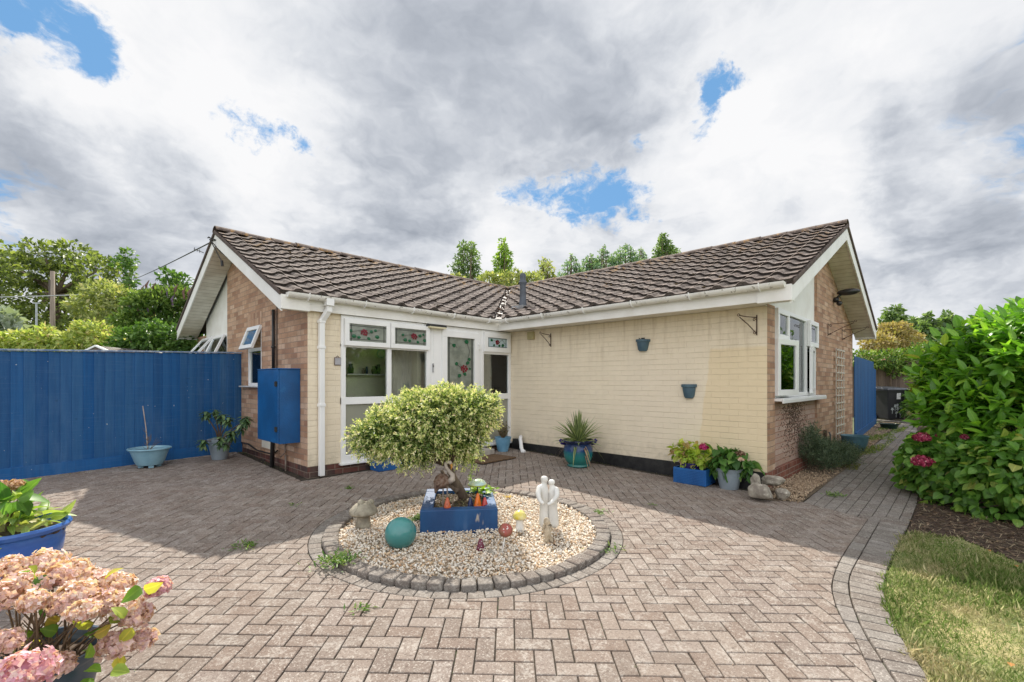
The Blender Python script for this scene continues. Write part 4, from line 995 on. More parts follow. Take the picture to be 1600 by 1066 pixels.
m_bark = plain('grey_brown_bark', (.20, .15, .11), (.10, .07, .05), .9, 14, .9, 30, stretch=(1, 1, .3))
m_twig = plain('dry_twig', (.22, .15, .09), (.13, .09, .06), .9, 20)
m_pot_soil = plain('potting_soil', (.05, .035, .025), (.10, .07, .05), .95, 40, .8, 60)
# ------------------------------------------------------------------ pots
def pot(name, label, loc, prof, mat, group=None, soil=None, n=32, cat='plant pot', sx=1, sy=1):
    """prof: outer profile bottom->rim [(r,z)]; gets an inner wall and soil"""
    t = thing(name, label, cat, loc, 0, group)
    rt, zt = prof[-1]
    full = [(.001, prof[0][1])] + prof + [(rt - .012, zt), (rt - .02, zt - .01)] + [(max(.02, r - .022), z) for r, z in reversed(prof[1:-1]) if z < zt - .02 and z > zt * .35] + [(.02, zt * .35)]
    mb = MB(); mb.lathe(full, (0, 0, 0), n, sx, sy); b = sharp(mb.build('pot_body', mat, t), 38)
    sz = soil if soil is not None else zt - .045; rs = np.interp(sz, [p[1] for p in prof], [p[0] for p in prof]) - .018
    mb = MB(); mb.lathe([(.001, sz - .02), (rs, sz - .02), (rs, sz), (rs * .6, sz + .008), (.001, sz + .012)], (0, 0, 0), 20, sx, sy, .02); mb.build('soil', m_pot_soil, t, smooth=True)
    return t
def gpos(x, y, dz=0): return (x, y, gz(x, y) + dz)
def classic(h, rb, rt): return [(rb, 0), (rb + .004, .012), (rb + (rt - rb) * .72, h * .72), (rt * .90, h * .78), (rt * .905, h * .84), (rt * .95, h * .86), (rt * .955, h * .95), (rt, h * .965), (rt, h)]
m_lblue = plain('pale_blue_glaze', (.27, .46, .56), (.20, .37, .47), .35, 5, .1, 30)
m_lblue2 = plain('sky_blue_plastic', (.17, .36, .52), (.12, .28, .43), .4, 5)
m_greyp = plain('grey_blue_plastic', (.30, .35, .40), (.24, .29, .33), .45, 4)
m_slate = plain('slate_blue_plastic', (.075, .14, .18), (.05, .10, .14), .5, 4)
m_slate2 = plain('teal_blue_plastic', (.09, .20, .26), (.06, .15, .20), .5, 6)
m_navy = plain('navy_glaze', (.02, .016, .10), (.035, .02, .16), .18, 7, .05, 20)
m_wood_b = plain('blue_woodstain', (.012, .115, .36), (.008, .075, .25), .55, 5, .35, 30, stretch=(1, 1, .25), speck=[(3, .66, (.03, .14, .32), .5)])
def tealmat():
    m, T, b, o = newmat('teal_and_navy_glaze'); tc = T.add('ShaderNodeTexCoord').outputs['Object']; sp = T.add('ShaderNodeSeparateXYZ'); T.lk(tc, sp.inputs[0])
    z = T.m('ADD', sp.outputs[2], T.m('MULTIPLY', T.m('SUBTRACT', T.noise(tc, 9, 4), .5), .06))
    c = T.ramp(T.mr(z, .0, .42, 0, 1, 'LINEAR'), [(0, (.02, .16, .15)), (.35, (.025, .22, .20)), (.52, (.015, .14, .18)), (.62, (.01, .05, .17)), (1, (.012, .012, .05))])
    setb(T, b, c, .15, spec=.6); return m
# pale-blue footed bowl by the fence
t = pot('footed_bowl', 'pale blue oval footed bowl holding a bare cane by the blue fence', gpos(-5.08, 2.12), [(.13, .035), (.15, .04), (.175, .09), (.205, .18), (.225, .235), (.222, .242), (.25, .25), (.256, .262), (.25, .272)], m_lblue, 'pots along the fence')
for a in (0, 1.57, 3.14, 4.71):
    mb = MB(); mb.box((.10 * math.cos(a) - .03, .10 * math.sin(a) - .03, 0), (.10 * math.cos(a) + .03, .10 * math.sin(a) + .03, .037)); mb.build('foot', m_lblue, t, bevel=.006)
for k in range(9):
    mb = MB(); a0 = k * .7; pts = [(.2 * math.cos(a0 + .3 * i / 8) * (1 - .02), .2 * math.sin(a0 + .3 * i / 8), .10 + .055 * math.sin(math.pi * i / 8)) for i in range(9)]; mb.tube([(x * 1.0, y * 1.0, z) for x, y, z in pts], .005, 5)
c_ = thing('bamboo_cane', 'bare cane with dead twiggy stems standing in pale blue bowl', 'dead plant', gpos(-5.10, 2.12, .24))
mb = MB(); mb.tube([(0, 0, -.05), (-.02, .01, .3), (-.055, .02, .62)], [.006, .006, .006], 6); mb.build('cane', plain('pale_cane', (.50, .42, .36), (.36, .29, .24), .8, 20), c_)
mb = MB()
for k in range(26):
    z = random.uniform(.0, .26); a = random.random() * 6.28; L = random.uniform(.03, .10); mb.tube([(-.008, 0, z), (-.008 + math.cos(a) * L * .5, math.sin(a) * L * .5, z + L * .35), (-.008 + math.cos(a) * L * .6, math.sin(a) * L * .6, z + L * .9)], [.003, .002, .001], 4)
for k in range(4): mb.tube([(.02, 0, 0), (.06 + k * .02, .02 * k, .08), (.11 + k * .02, .02, .17 - k * .02)], [.003, .002, .001], 4)
mb.build('twig', m_twig, c_)['kind'] = 'stuff'
# grey pot with rhododendron
pot('grey_plant_pot', 'tall grey plastic pot beside the gable and the blue fence', gpos(-4.22, 2.12), classic(.31, .10, .165), m_greyp, 'pots along the fence')
m_rhod = leafmat('rhododendron_leaf', [(0, (.05, .10, .05)), (.5, (.09, .16, .07)), (.8, (.15, .25, .10)), (1, (.28, .36, .18))], .2)
r_ = thing('rhododendron', 'rhododendron with whorls of drooping leaves in tall grey pot', 'shrub', gpos(-4.22, 2.12, .26))
tips = [(at(322, 643, 7.05), 18), (at(347, 648, 7.0), 20), (at(357, 652, 6.9), 12), (at(384, 652, 6.75), 26), (at(318, 688, 6.95), 20), (at(345, 684, 6.8), 18), (at(362, 674, 6.8), 20), (at(336, 640, 7.1), 8), (at(352, 690, 6.85), 10), (at(378, 663, 6.8), 14)]
o_ = Vector(r_.location); mb = MB(); P = []; D = []; N = []
for p, n in tips:
    n = int(n * 1.7)
    q = p - o_; mb.tube([(0, 0, -.04), (q.x * .25, q.y * .25, q.z * .35), (q.x * .8, q.y * .8, q.z * .75), tuple(q)], [.014, .011, .007, .004], 6)
    for k in range(n):
        a = 6.28 * k / n * 1.6 + random.uniform(-.3, .3); el = random.uniform(-1.2, .3); P.append(q + Vector((random.uniform(-.01, .01), random.uniform(-.01, .01), -.035 * (k % 3)))); D.append((math.cos(a), math.sin(a), el)); N.append((-math.cos(a) * el * .3, 0, 1))
mb.build('stem', m_bark, r_, smooth=True)
leaves('foliage', P, D, N, rng.uniform(.10, .15, len(P)), rng.uniform(.036, .052, len(P)), m_rhod, r_, kind='big', curl=.25, fold=.1)
# corner pot
pot('sky_blue_pot', 'small sky blue pot in the inner corner under the side window', gpos(-.44, -.26), classic(.25, .09, .15), m_lblue2, 'pots by the front door')
r_ = thing('heather_plant', 'sparse reddish green twiggy shrub in small sky blue pot', 'shrub', gpos(-.44, -.26, .20))
mb = MB(); P = []; D = []
for k in range(42):
    a = random.random() * 6.28; s_ = random.uniform(.03, .15); h = random.uniform(.15, .34); pts = [Vector((0, 0, 0)), Vector((math.cos(a) * s_ * .6, math.sin(a) * s_ * .6, h * .5)), Vector((math.cos(a) * s_, math.sin(a) * s_, h))]
    mb.tube(pts, [.004, .003, .0015], 4)
    for j in range(16): f = random.uniform(.25, 1); P.append(pts[1].lerp(pts[2], (f - .5) * 2) if f > .5 else pts[0].lerp(pts[1], f * 2)); D.append((random.gauss(0, 1), random.gauss(0, 1), .8))
mb.build('stem', m_twig, r_)
leaves('foliage', P, D, rnd(len(P)), .026, .010, leafmat('reddish_small_leaf', [(0, (.10, .12, .05)), (.4, (.16, .17, .07)), (.7, (.18, .09, .06)), (1, (.28, .25, .14))]), r_)
# navy and teal glazed pot with yucca
tl = pot('glazed_pot', 'large glazed pot, teal below and navy at the rim, against cream wall', gpos(-.50, -1.93), [(.15, 0), (.165, .015), (.16, .035), (.15, .045), (.19, .09), (.215, .16), (.222, .22), (.215, .29), (.20, .33), (.205, .35), (.245, .375), (.252, .39), (.245, .40)], tealmat(), None, .34)
for sg in (-1, 1):
    mb = MB(); ax_ = Vector((sa, -ca, 0)) * sg; mb.tube([ax_ * .19 + Vector((0, 0, .33)), ax_ * .25 + Vector((0, 0, .345)), ax_ * .275 + Vector((0, 0, .39)), ax_ * .25 + Vector((0, 0, .41))], [.018, .02, .018, .014], 8); mb.build('handle', m_navy, tl, smooth=True)
y_ = thing('yucca', 'spiky variegated yucca with dead tan lower leaves in glazed pot', 'yucca', gpos(-.50, -1.93, .36))
def strap(a, el, L, W, sag, K=7):
    """arching strap leaf, returns verts/faces"""
    V = []; F = []; d = Vector((math.cos(a), math.sin(a), 0)); s_ = Vector((-math.sin(a), math.cos(a), 0))
    for i in range(K + 1):
        t = i / K; c = d * (L * t * math.cos(el)) + Vector((0, 0, L * t * math.sin(el) - sag * L * t * t)) + d * .012; w = W * .5 * (1 - t ** 2.2) * (.55 + .9 * min(t * 2.5, .5)) + .0004
        V += [c - s_ * w + Vector((0, 0, w * .5)), c - s_ * w * .45, c + s_ * w * .45, c + s_ * w + Vector((0, 0, w * .5))]
    return V
gm_, cm_, dm_ = MB(), MB(), MB()
for k in range(84):
    a = k * 2.4 + random.uniform(-.2, .2); el = R(random.uniform(8, 88)); V = strap(a, el, random.uniform(.40, .58), .042, .12 + .25 * (1 - el / 1.57) * random.random())
    for i in range(7):
        q = i * 4
        gm_.add([V[q + 1], V[q + 2], V[q + 6], V[q + 5]], [(0, 1, 2, 3)])
        for e, f in ((0, 1), (2, 3)): cm_.add([V[q + e], V[q + f], V[q + 4 + f], V[q + 4 + e]], [(0, 1, 2, 3)])
for k in range(4):
    V = strap([3.6, 5.4, 4.4, 2.2][k], R(12), [.42, .40, .3, .4][k], .055, .95 if k < 3 else .2)
    for i in range(7):
        q = i * 4; gm_.add([V[q + 1], V[q + 2], V[q + 6], V[q + 5]], [(0, 1, 2, 3)])
        for e, f in ((0, 1), (2, 3)): cm_.add([V[q + e], V[q + f], V[q + 4 + f], V[q + 4 + e]], [(0, 1, 2, 3)])
for k in range(24):
    V = strap(k * 2.1, R(random.uniform(-5, 20)), random.uniform(.28, .42), .030, random.uniform(.6, 1.3))
    for i in range(7): q = i * 4; dm_.add([V[q], V[q + 3], V[q + 7], V[q + 4]], [(0, 1, 2, 3)])
gm_.build('green_leaf_blades', leafmat('yucca_green', [(0, (.06, .10, .04)), (1, (.12, .17, .07))], .1), y_); cm_.build('cream_leaf_margins', leafmat('yucca_cream', [(0, (.42, .46, .22)), (1, (.20, .27, .10))], .2), y_)
dm_.build('dead_leaves', leafmat('dead_leaf', [(0, (.42, .28, .19)), (.6, (.50, .38, .27)), (1, (.25, .14, .09))], .2), y_)
# ribbed trough with purple pot
def trough(name, label, loc, rz, L, Wd, H, ribs=True, group=None):
    t = thing(name, label, 'planter box', loc, rz, group); mb = MB(); th = .02
    mb.box((-L / 2, -Wd / 2, 0), (L / 2, -Wd / 2 + th, H)); mb.box((-L / 2, Wd / 2 - th, 0), (L / 2, Wd / 2, H)); mb.box((-L / 2, -Wd / 2 + th, 0), (-L / 2 + th, Wd / 2 - th, H)); mb.box((L / 2 - th, -Wd / 2 + th, 0), (L / 2, Wd / 2 - th, H)); mb.box((-L / 2 + th, -Wd / 2 + th, .01), (L / 2 - th, Wd / 2 - th, .03))
    if ribs:
        n = int(H / .02)
        for k in range(n - 1):
            z = .012 + k * .02
            if abs(z - H / 2) < .008: continue
            for sy_ in (-1, 1): mb.box((-L / 2 + .012, sy_ * (Wd / 2 + .003) - .003, z), (L / 2 - .012, sy_ * (Wd / 2 + .003) + .003, z + .009))
            for sx_ in (-1, 1): mb.box((sx_ * (L / 2 + .003) - .003, -Wd / 2 + .012, z), (sx_ * (L / 2 + .003) + .003, Wd / 2 - .012, z + .009))
    mb.build('box_body', m_wood_b, t, bevel=.002); return t
trough('ribbed_planter', 'bright blue ribbed wooden planter holding the purple pot by cream wall', gpos(-.195, -3.57), R(90) + .03, .42, .33, .20)
pot('purple_pot', 'glossy dark purple pot standing inside the bright blue ribbed planter', gpos(-.20, -3.53, .03), [(.10, 0), (.11, .01), (.135, .12), (.142, .19), (.15, .215), (.15, .235)], m_navy)
m_lime = leafmat('lime_leaf', [(0, (.22, .36, .04)), (.4, (.40, .52, .07)), (.75, (.55, .60, .14)), (.9, (.50, .32, .20)), (1, (.14, .26, .05))], .35)
h_ = thing('lime_hydrangea', 'lime green hydrangea with one magenta flower head in purple pot', 'hydrangea', gpos(-.20, -3.53, .22))
bush('foliage', [(0, 0, .13, .19, .20, .14), (-.02, .14, .19, .12, .10, .10), (.0, -.10, .10, .16, .16, .12)], 330, .08, .06, m_lime, h_, inner=.3, kind='big', droop=.2, curl=.25)
mb = MB()
for k in range(9): a = k * .7; mb.tube([(0, 0, -.03), (math.cos(a) * .05, math.sin(a) * .05, .08), (math.cos(a) * .12, math.sin(a) * .12, .16)], [.005, .004, .003], 5)
mb.build('stem', m_twig, h_)
def head(name, c, r, n, size, mat, parent, flat=1., under=-.45, core=None):
    n = int(n * 1.9); size = size * .78
    d = unit(rng.normal(size=(n * 3, 3))); d = d[d[:, 2] > under][:n]; n = len(d)
    c = np.array(c, float); lump = 1 + .10 * np.sin(d[:, 0] * 6 + c[0] * 40) * np.sin(d[:, 1] * 5 + c[1] * 50) + .06 * np.sin(d[:, 2] * 8)
    ctr = c + d * np.array([r, r, r * flat]) * (rng.uniform(.78, 1.08, n) * lump)[:, None]
    dd = unit(d + rng.normal(size=(n, 3)) * .38)                        # each floret faces roughly outwards
    t = unit(np.cross(dd, rng.normal(size=(n, 3)))); b = np.cross(dd, t); P = []; DD = []; N = []; fs = rng.uniform(.7, 1.2, n)
    for k in range(4):
        a = k * math.pi / 2; P.append(ctr); DD.append(t * math.cos(a) + b * math.sin(a) + dd * rng.uniform(-.2, .55, n)[:, None]); N.append(dd)
    P = np.concatenate(P); L = np.tile(fs, 4) * size
    o = leaves(name, P, np.concatenate(DD), np.concatenate(N), L, L * .95, mat, parent, kind='kite', fold=.10, curl=.10)
    if core: mb = MB(); mb.ball(c, r * .66, 8, 6, (1, 1, flat)); mb.build('flower_core', core, parent)
    return o
m_mag = leafmat('magenta_petal', [(0, (.42, .015, .13)), (.6, (.60, .03, .20)), (1, (.70, .12, .30))], .2)
head('flower_head', (.0, -.17, .25), .055, 70, .019, m_mag, h_, core=plain('magenta_core', (.2, .01, .06)))
# grey pot with dark hydrangea
pot('pale_grey_pot', 'pale grey round pot between blue ribbed planter and the rocks', gpos(-.17, -4.00), classic(.255, .105, .162), m_greyp)
m_hyd = leafmat('hydrangea_leaf', [(0, (.035, .10, .02)), (.35, (.06, .16, .03)), (.7, (.10, .22, .045)), (.93, (.16, .30, .07)), (1, (.34, .34, .12))], .28)
h_ = thing('potted_hydrangea', 'green hydrangea with brown faded flower head in pale grey pot', 'hydrangea', gpos(-.17, -4.00, .21))
bush('foliage', [(0, 0, .11, .17, .20, .14), (-.05, .09, .15, .13, .14, .13), (.02, -.16, .08, .13, .16, .12)], 170, .12, .08, m_hyd, h_, inner=.3, kind='big', droop=.3, curl=.3)
m_dry = leafmat('dried_flower', [(0, (.12, .06, .04)), (.5, (.20, .11, .07)), (.85, (.32, .18, .12)), (1, (.55, .38, .30))], .1)
head('flower_head', (.03, -.12, .23), .055, 70, .016, m_dry, h_, .6, core=plain('brown_core', (.10, .05, .03))); head('flower_head', (-.06, -.16, .17), .04, 40, .018, leafmat('pale_pink_petal', [(0, (.62, .42, .36)), (1, (.75, .60, .52))]), h_, .6)
# rocks
m_rock = plain('lichened_rock', (.46, .42, .35), (.20, .17, .14), .9, 7, 1, 18, speck=[(5, .60, (.12, .10, .09), .8), (30, .6, (.62, .58, .50), .6)])
def rock(label, c, r, sc, seed, sub=3):
    bm = bmesh.new(); bmesh.ops.create_icosphere(bm, subdivisions=sub, radius=1); rr = np.random.default_rng(seed); pl = [(unit(rr.normal(size=(1, 3)))[0], rr.uniform(.62, .9)) for _ in range(16)]
    from mathutils import noise as mn
    for v in bm.verts:
        p = np.array(v.co[:])
        for nn, dd in pl:
            s_ = p @ nn
            if s_ > dd: p = p - nn * (s_ - dd) * .93
        q = Vector(p) * (1 + .10 * mn.noise(Vector(p) * 2.2 + Vector((seed, 0, 0))) + .04 * mn.noise(Vector(p) * 7)); v.co = Vector((q.x * sc[0] * r, q.y * sc[1] * r, q.z * sc[2] * r))
    me = bpy.data.meshes.new('rock'); bm.to_mesh(me); bm.free(); me.materials.append(m_rock); me.shade_smooth(); o = bpy.data.objects.new('rock', me); COL.objects.link(o); o.location = c
    sharp(o, 28); return tag(o, label, 'rock', 'rocks at the house corner')
rock('largest pale lichened rock at the front of the corner rockery', at(1187, 768, 5.33), .15, (.85, 1.05, .75), 3)
rock('long mottled rock lying on top at the back of the corner rockery', at(1208, 752, 5.52), .13, (.85, 1.1, .55), 5)
rock('small brown rock on the right of the corner rockery', at(1222, 772, 5.35), .085, (1, 1, .95), 8)
rock('thin upright stone at the left of the corner rockery', at(1180, 752, 5.5), .085, (.7, .8, 1.15), 12)
# side pot, posts, trellis
pot('round_bowl_pot', 'slate blue rounded bowl pot at the foot of the trellis', gpos(4.12, -4.66), [(.10, 0), (.13, .02), (.18, .12), (.20, .20), (.203, .25), (.215, .27), (.215, .29)], m_slate2)
mb = MB(); mb.box((3.0, -4.44, -.2), (3.05, -4.395, .29)); mb.box((3.0, -4.442, .29), (3.05, -4.395, .30)); tag(mb.build('tap_post', plain('dark_brown_post', (.06, .03, .02), (.1, .06, .04), .7, 20), bevel=.004), 'short dark brown post against the wall behind the rosemary', 'post')
mb = MB(); mb.tube([(3.35, -4.43, -.15), (3.35, -4.43, .20), (3.36, -4.41, .24)], .014, 8); tag(mb.build('standpipe', plain('grey_pipe', (.12, .13, .13), (.08, .08, .08), .5), smooth=True), 'thin grey pipe upstand between the post and the trellis', 'pipe')
tr = thing('trellis', 'white square-lattice trellis panel fixed to the brick gable wall', 'trellis', (3.9, YR - .035, -.02))
mb = MB()
for k in range(4): mb.box((k * .235 - .012, -.006, 0), (k * .235 + .012, .006, 1.74))
mb.build('upright', plain('weathered_white_paint', (.66, .62, .55), (.45, .40, .34), .7, 12), tr)['kind'] = 'stuff'
mb = MB()
for k in range(13): mb.box((-.02, -.018, .04 + k * .138), (.725, -.006, .062 + k * .138))
mb.build('lattice_bar', MATS['weathered_white_paint'], tr)['kind'] = 'stuff'
# ------------------------------------------------------------------ wall-mounted things
def wallpot(label, y, z, r, h, rz=0):
    t = thing('wall_pot', label, 'wall pot', (0, y, z), rz, 'half-round pots on the cream wall'); mb = MB(); V = []; n = 14
    pr_ = [(r * .55, 0), (r * .72, h * .15), (r * .86, h * .55), (r * .92, h * .78), (r * 1.06, h * .80), (r * 1.06, h)]
    for rr, zz in pr_:
        for j in range(n + 1): a = math.pi / 2 + math.pi * j / n; V.append((rr * math.cos(a) * .85 - .004, rr * math.sin(a), zz))
    q = n + 1; F = [(i * q + j, i * q + j + 1, (i + 1) * q + j + 1, (i + 1) * q + j) for i in range(len(pr_) - 1) for j in range(n)]; F.append(tuple(range(n + 1)))
    F += [(i * q, (i + 1) * q, (i + 1) * q + n, i * q + n) for i in range(len(pr_) - 1)]
    mb.add(V, F); sharp(mb.build('pot_body', m_slate, t), 40)
    mb = MB(); V = [(-.006, 0, h - .012)] + [((r * .98) * math.cos(math.pi / 2 + math.pi * j / n) * .85 - .004, (r * .98) * math.sin(math.pi / 2 + math.pi * j / n), h - .012) for j in range(n + 1)]; mb.add(V, [(0, j + 1, j + 2) for j in range(n)]); mb.build('soil', m_pot_soil, t)
    return t
w1 = wallpot('half-round slate blue wall pot hung high, tilted slightly', -2.73, 1.555, .105, .17); w1.rotation_euler = (R(2), 0, 0)
mb = MB()
for k in range(9): a = random.random() * 6.28; mb.tube([(-.04, random.uniform(-.05, .05), .15), (-.05, random.uniform(-.06, .06), .19)], [.012, .005], 5)
mb.build('dead_plant', m_dark, w1)
wallpot('half-round slate blue wall pot hung low near the yellow patch', -3.42, .885, .10, .19)
def bracket(label, loc, rz, L, H, grp, droop=0, thin=.006):
    t = thing('hanging_bracket', label, 'bracket', loc, rz, grp); mb = MB()
    mb.bar((0, 0, -H), (0, 0, .01), .014, thin); mb.build('back_plate', m_iron, t)
    mb = MB(); mb.tube([(0, 0, -.02), (-L * .5, 0, -.015 - droop * .5), (-L * .9, 0, .0 - droop)], thin * .9, 6)
    mb.tube([(0, 0, -H + .02), (-L * .45, 0, -H * .45), (-L * .88, 0, -.02 - droop)], thin, 6); mb.build('arm', m_iron, t)
    for c_, r_, s_ in (((-L * .93, -.0), .022, 1), ((-.03, -H + .035), .022, -1), ((-.035, -.05), .02, 1)):
        mb = MB(); mb.tube([(c_[0] + r_ * (1 - k / 16) * math.cos(k * .55 * s_), 0, c_[1] - droop * (c_[0] < -.1) + r_ * (1 - k / 16) * math.sin(k * .55 * s_)) for k in range(12)], thin * .7, 5); mb.build('scroll', m_iron, t)
    return t
m_iron = plain('rusty_iron', (.045, .025, .018), (.10, .05, .03), .7, 20)
bracket('rusty iron hanging bracket at inner end of the cream wall', (-.008, -.99, 1.93), 0, .30, .22, 'iron brackets on the cream wall')
b2_ = bracket('rusty iron hanging bracket at outer corner end of the cream wall', (-.008, -4.27, 1.92), R(20), .26, .24, 'iron brackets on the cream wall', 0); b2_.rotation_euler = (0, 0, R(-38))
bracket('thin iron hanging basket bracket on brick gable, nearer the window', (3.37, YR - .008, 2.12), R(90) , .42, .22, 'iron brackets on the brick gable')
bracket('thin iron hanging basket bracket on brick gable, farther from the window', (4.62, YR - .008, 2.12), R(90), .42, .22, 'iron brackets on the brick gable')
wb = thing('alarm_box', 'small yellowed vented box high on cream wall beside the door corner', 'vent box', (0, -.545, 1.86)); mb = MB(); mb.box((-.045, -.075, 0), (-.001, .075, .14)); bo = mb.build('cover', plain('yellowed_plastic', (.52, .45, .24), (.42, .36, .18), .5, 9), wb, bevel=.006)
for k in range(4): mb = MB(); mb.box((-.052, -.065, .02 + k * .032), (-.044, .065, .028 + k * .032)); mb.build('louvre', MATS['yellowed_plastic'], bo)
pl_ = thing('porch_light', 'black and cream rectangular porch light above the front door', 'light', (-1.74, -.02, 1.955)); mb = MB(); mb.box((-.17, -.10, .025), (.17, 0, .06)); mb.build('housing', m_black_pl, pl_, bevel=.004); mb = MB(); mb.box((-.165, -.098, 0), (.165, -.002, .025)); mb.build('diffuser', plain('cream_diffuser', (.72, .66, .45), (.6, .55, .36), .4), pl_, bevel=.004)
sg_ = thing('house_sign', 'small dark framed rectangular house plaque on the cream pier', 'sign', (-3.345, -.004, 1.385)); mb = MB(); mb.box((-.048, -.016, -.055), (.048, 0, .055)); mb.build('frame', plain('bronze_frame', (.14, .10, .09), (.2, .15, .13), .5, 30), sg_, bevel=.008)
mb = MB(); mb.box((-.040, -.019, -.045), (.040, -.0165, .045)); mb.build('plate', plain('pale_plate', (.42, .41, .44), (.34, .33, .36), .4, 10), sg_)
mb = MB(); mb.tube([(-.02, -.008, .055), (0, -.008, .075), (.02, -.008, .055)], .005, 6); mb.build('hook', MATS['bronze_frame'], sg_)
sl2 = thing('security_light', 'black twin-part security floodlight on the brick gable', 'light', (3.846, YR, 2.60)); mb = MB(); mb.lathe([(.05, -.0), (.05, .0)][:0] or [(.045, 0), (.045, .02)], (0, 0, 0), 12)
mb = MB(); mb.ball((0, -.04, -.02), .05, 10, 8); mb.tube([(0, -.04, 0), (0, -.12, .07)], .02, 8); mb.build('sensor_body', m_black_pl, sl2, smooth=True)
mb = MB(); mb.ball((0, -.09, -.09), .045, 10, 8); mb.build('sensor_eye', m_black_pl, sl2, smooth=True)
mb = MB(); mb.ball((.02, -.22, .10), .14, 12, 8, (.7, 1.25, .42)); mb.build('lamp_head', m_black_pl, sl2, smooth=True)
# blue meter cupboard
cb = thing('meter_cupboard', 'tall bright blue wooden meter cupboard boxed onto the brick gable', 'cupboard', (XL, .23, .30)); cb_m = plain('bright_blue_paint', (.004, .10, .31), (.003, .07, .22), .42, 2.2, .35, 45, speck=[(60, .68, (.16, .25, .40), .6), (3, .60, (.012, .13, .34), .6), (14, .70, (.003, .04, .12), .6)])
mb = MB(); mb.box((-.265, .0, .0), (-.003, .78, .97)); mb.box((-.285, -.012, .97), (-.003, .79, .985)); mb.build('carcass', cb_m, cb, bevel=.004)
mb = MB(); mb.box((-.285, .006, .01), (-.267, .775, .965)); d_ = mb.build('door', cb_m, cb, bevel=.003)
for z in (.19, .78):
    mb = MB(); mb.box((-.295, .02, z - .03), (-.286, .10, z + .03)); mb.tube([(-.297, .04, z - .035), (-.297, .04, z + .035)], .008, 8); mb.build('hinge', m_dark, d_)
# ------------------------------------------------------------------ doormat, box by the screen
mt = thing('doormat', 'worn brown coir doormat lying on the paving before the step', 'doormat', gpos(-1.15, -.66, .002), R(2)); mb = MB(); mb.box((-.38, -.25, 0), (.38, .25, .022)); mb.build('mat', plain('coir', (.17, .10, .055), (.09, .055, .03), .95, 30, 1, 90), mt, bevel=.006)
trough('blue_trough', 'dark blue rectangular planter box under the big front window', gpos(-2.62, -.20), 0, .56, .24, .20, False)
# ------------------------------------------------------------------ blue fence
def fence(name, label, p0, p1, zt0, zt1, n, mat, capm, group=None, base=True, dz=0):
    p0 = Vector((*p0, 0)); p1 = Vector((*p1, 0)); d = (p1 - p0); L = d.length; d.normalize(); nn = Vector((d.y, -d.x, 0))
    if nn.dot(Vector((CX, CY, 0)) - p0) < 0: nn = -nn
    t = thing(name, label, 'fence', (p0.x, p0.y, 0), 0, group); mb = MB(); w_ = L / n
    for i in range(n):
        a = i * w_; z0 = gz(*(p0 + d * a)[:2]) + (.14 if base else .01) + dz; zt = zt0 + (zt1 - zt0) * (i + .5) / n; o = .014 + random.uniform(-.002, .002); tw = .0095 + random.uniform(-.002, .002)
        e = w_ * .5 + .003
        V = []
        for z in (z0, zt - .015 + random.uniform(-.004, .0)):
            for s_, q in ((-e, -.008), (e, -.008), (e, .008), (-e, .008)): c = d * (a + w_ / 2 + s_) + nn * (o + q + (tw if s_ > 0 else -tw)); V.append((c.x, c.y, z))
        mb.add(V, [(3, 2, 1, 0), (4, 5, 6, 7), (0, 1, 5, 4), (1, 2, 6, 5), (2, 3, 7, 6), (3, 0, 4, 7)])
    mb.build('boards', mat, t, bevel=.002)
    if base:
        mb = MB(); z0, z1 = gz(p0.x, p0.y) + dz, gz(p1.x, p1.y) + dz; V = []
        for c, z in ((Vector(), z0), (d * L, z1)):
            for q in (.0, .045):
                for zz in (z - .15, z + .15): v = c + nn * q; V.append((v.x, v.y, zz))
        mb.add(V, [(0, 1, 3, 2), (4, 6, 7, 5), (0, 4, 5, 1), (2, 3, 7, 6), (1, 5, 7, 3), (0, 2, 6, 4)]); mb.build('gravel_board', mat, t)
    if capm:
        mb = MB(); mb.bar((0, 0, zt0), tuple(d * L + Vector((0, 0, zt1))), .06, .022); bb = mb.build('capping', capm, t, bevel=.003); bb.location = nn * .012
    return t
def fencemat(name, k):
    m, T, b, o = newmat(name); tc = T.add('ShaderNodeTexCoord').outputs['Object']; g = T.add('ShaderNodeNewGeometry'); r_ = g.outputs['Random Per Island']
    c = T.ramp(r_, [(0, (.020 * k, .100 * k, .265 * k)), (.3, (.034 * k, .135 * k, .315 * k)), (.6, (.012 * k, .110 * k, .32 * k)), (.85, (.045 * k, .15 * k, .325 * k)), (1, (.010 * k, .085 * k, .25 * k))])
    st = T.vm('ADD', T.vm('MULTIPLY', tc, (26, 26, 1.1)), T.vm('SCALE', (9., 5., 7.), sc=r_))
    c = T.mix(T.m('MULTIPLY', T.mr(T.noise(st, 1., 6, .65), .35, .7), .45), c, (.010 * k, .06 * k, .19 * k))       # grain
    c = T.mix(T.m('MULTIPLY', T.mr(T.noise(T.vm('MULTIPLY', tc, (3, 3, .8)), 1.3, 5, .6), .5, .75), .4), c, (.09 * k, .19 * k, .36 * k))   # worn, paler stain
    saw = T.noise(T.vm('MULTIPLY', tc, (2, 2, 55)), 1.4, 3, .6)
    c = T.mix(T.m('MULTIPLY', T.mr(saw, .5, .7), .22), c, (.09 * k, .18 * k, .34 * k))    # saw marks
    c = T.mix(T.m('MULTIPLY', T.mr(T.noise(tc, 11, 2, .5), .70, .76), .25), c, (.01, .03, .08))   # knots
    c = T.mix(T.mr(T.noise(tc, 26, 2, .5), .755, .765), c, (.45, .5, .55))    # chips
    setb(T, b, c, .62, T.m('ADD', T.noise(st, 1., 6, .65), T.m('MULTIPLY', saw, .5)), .7, .006, .3); MATS[name] = m; return m
m_fence = fencemat('blue_fence_stain', 1.0)
m_cap = plain('worn_blue_capping', (.42, .47, .55), (.12, .20, .36), .6, 6, 0, 20, stretch=(3, 3, 1))
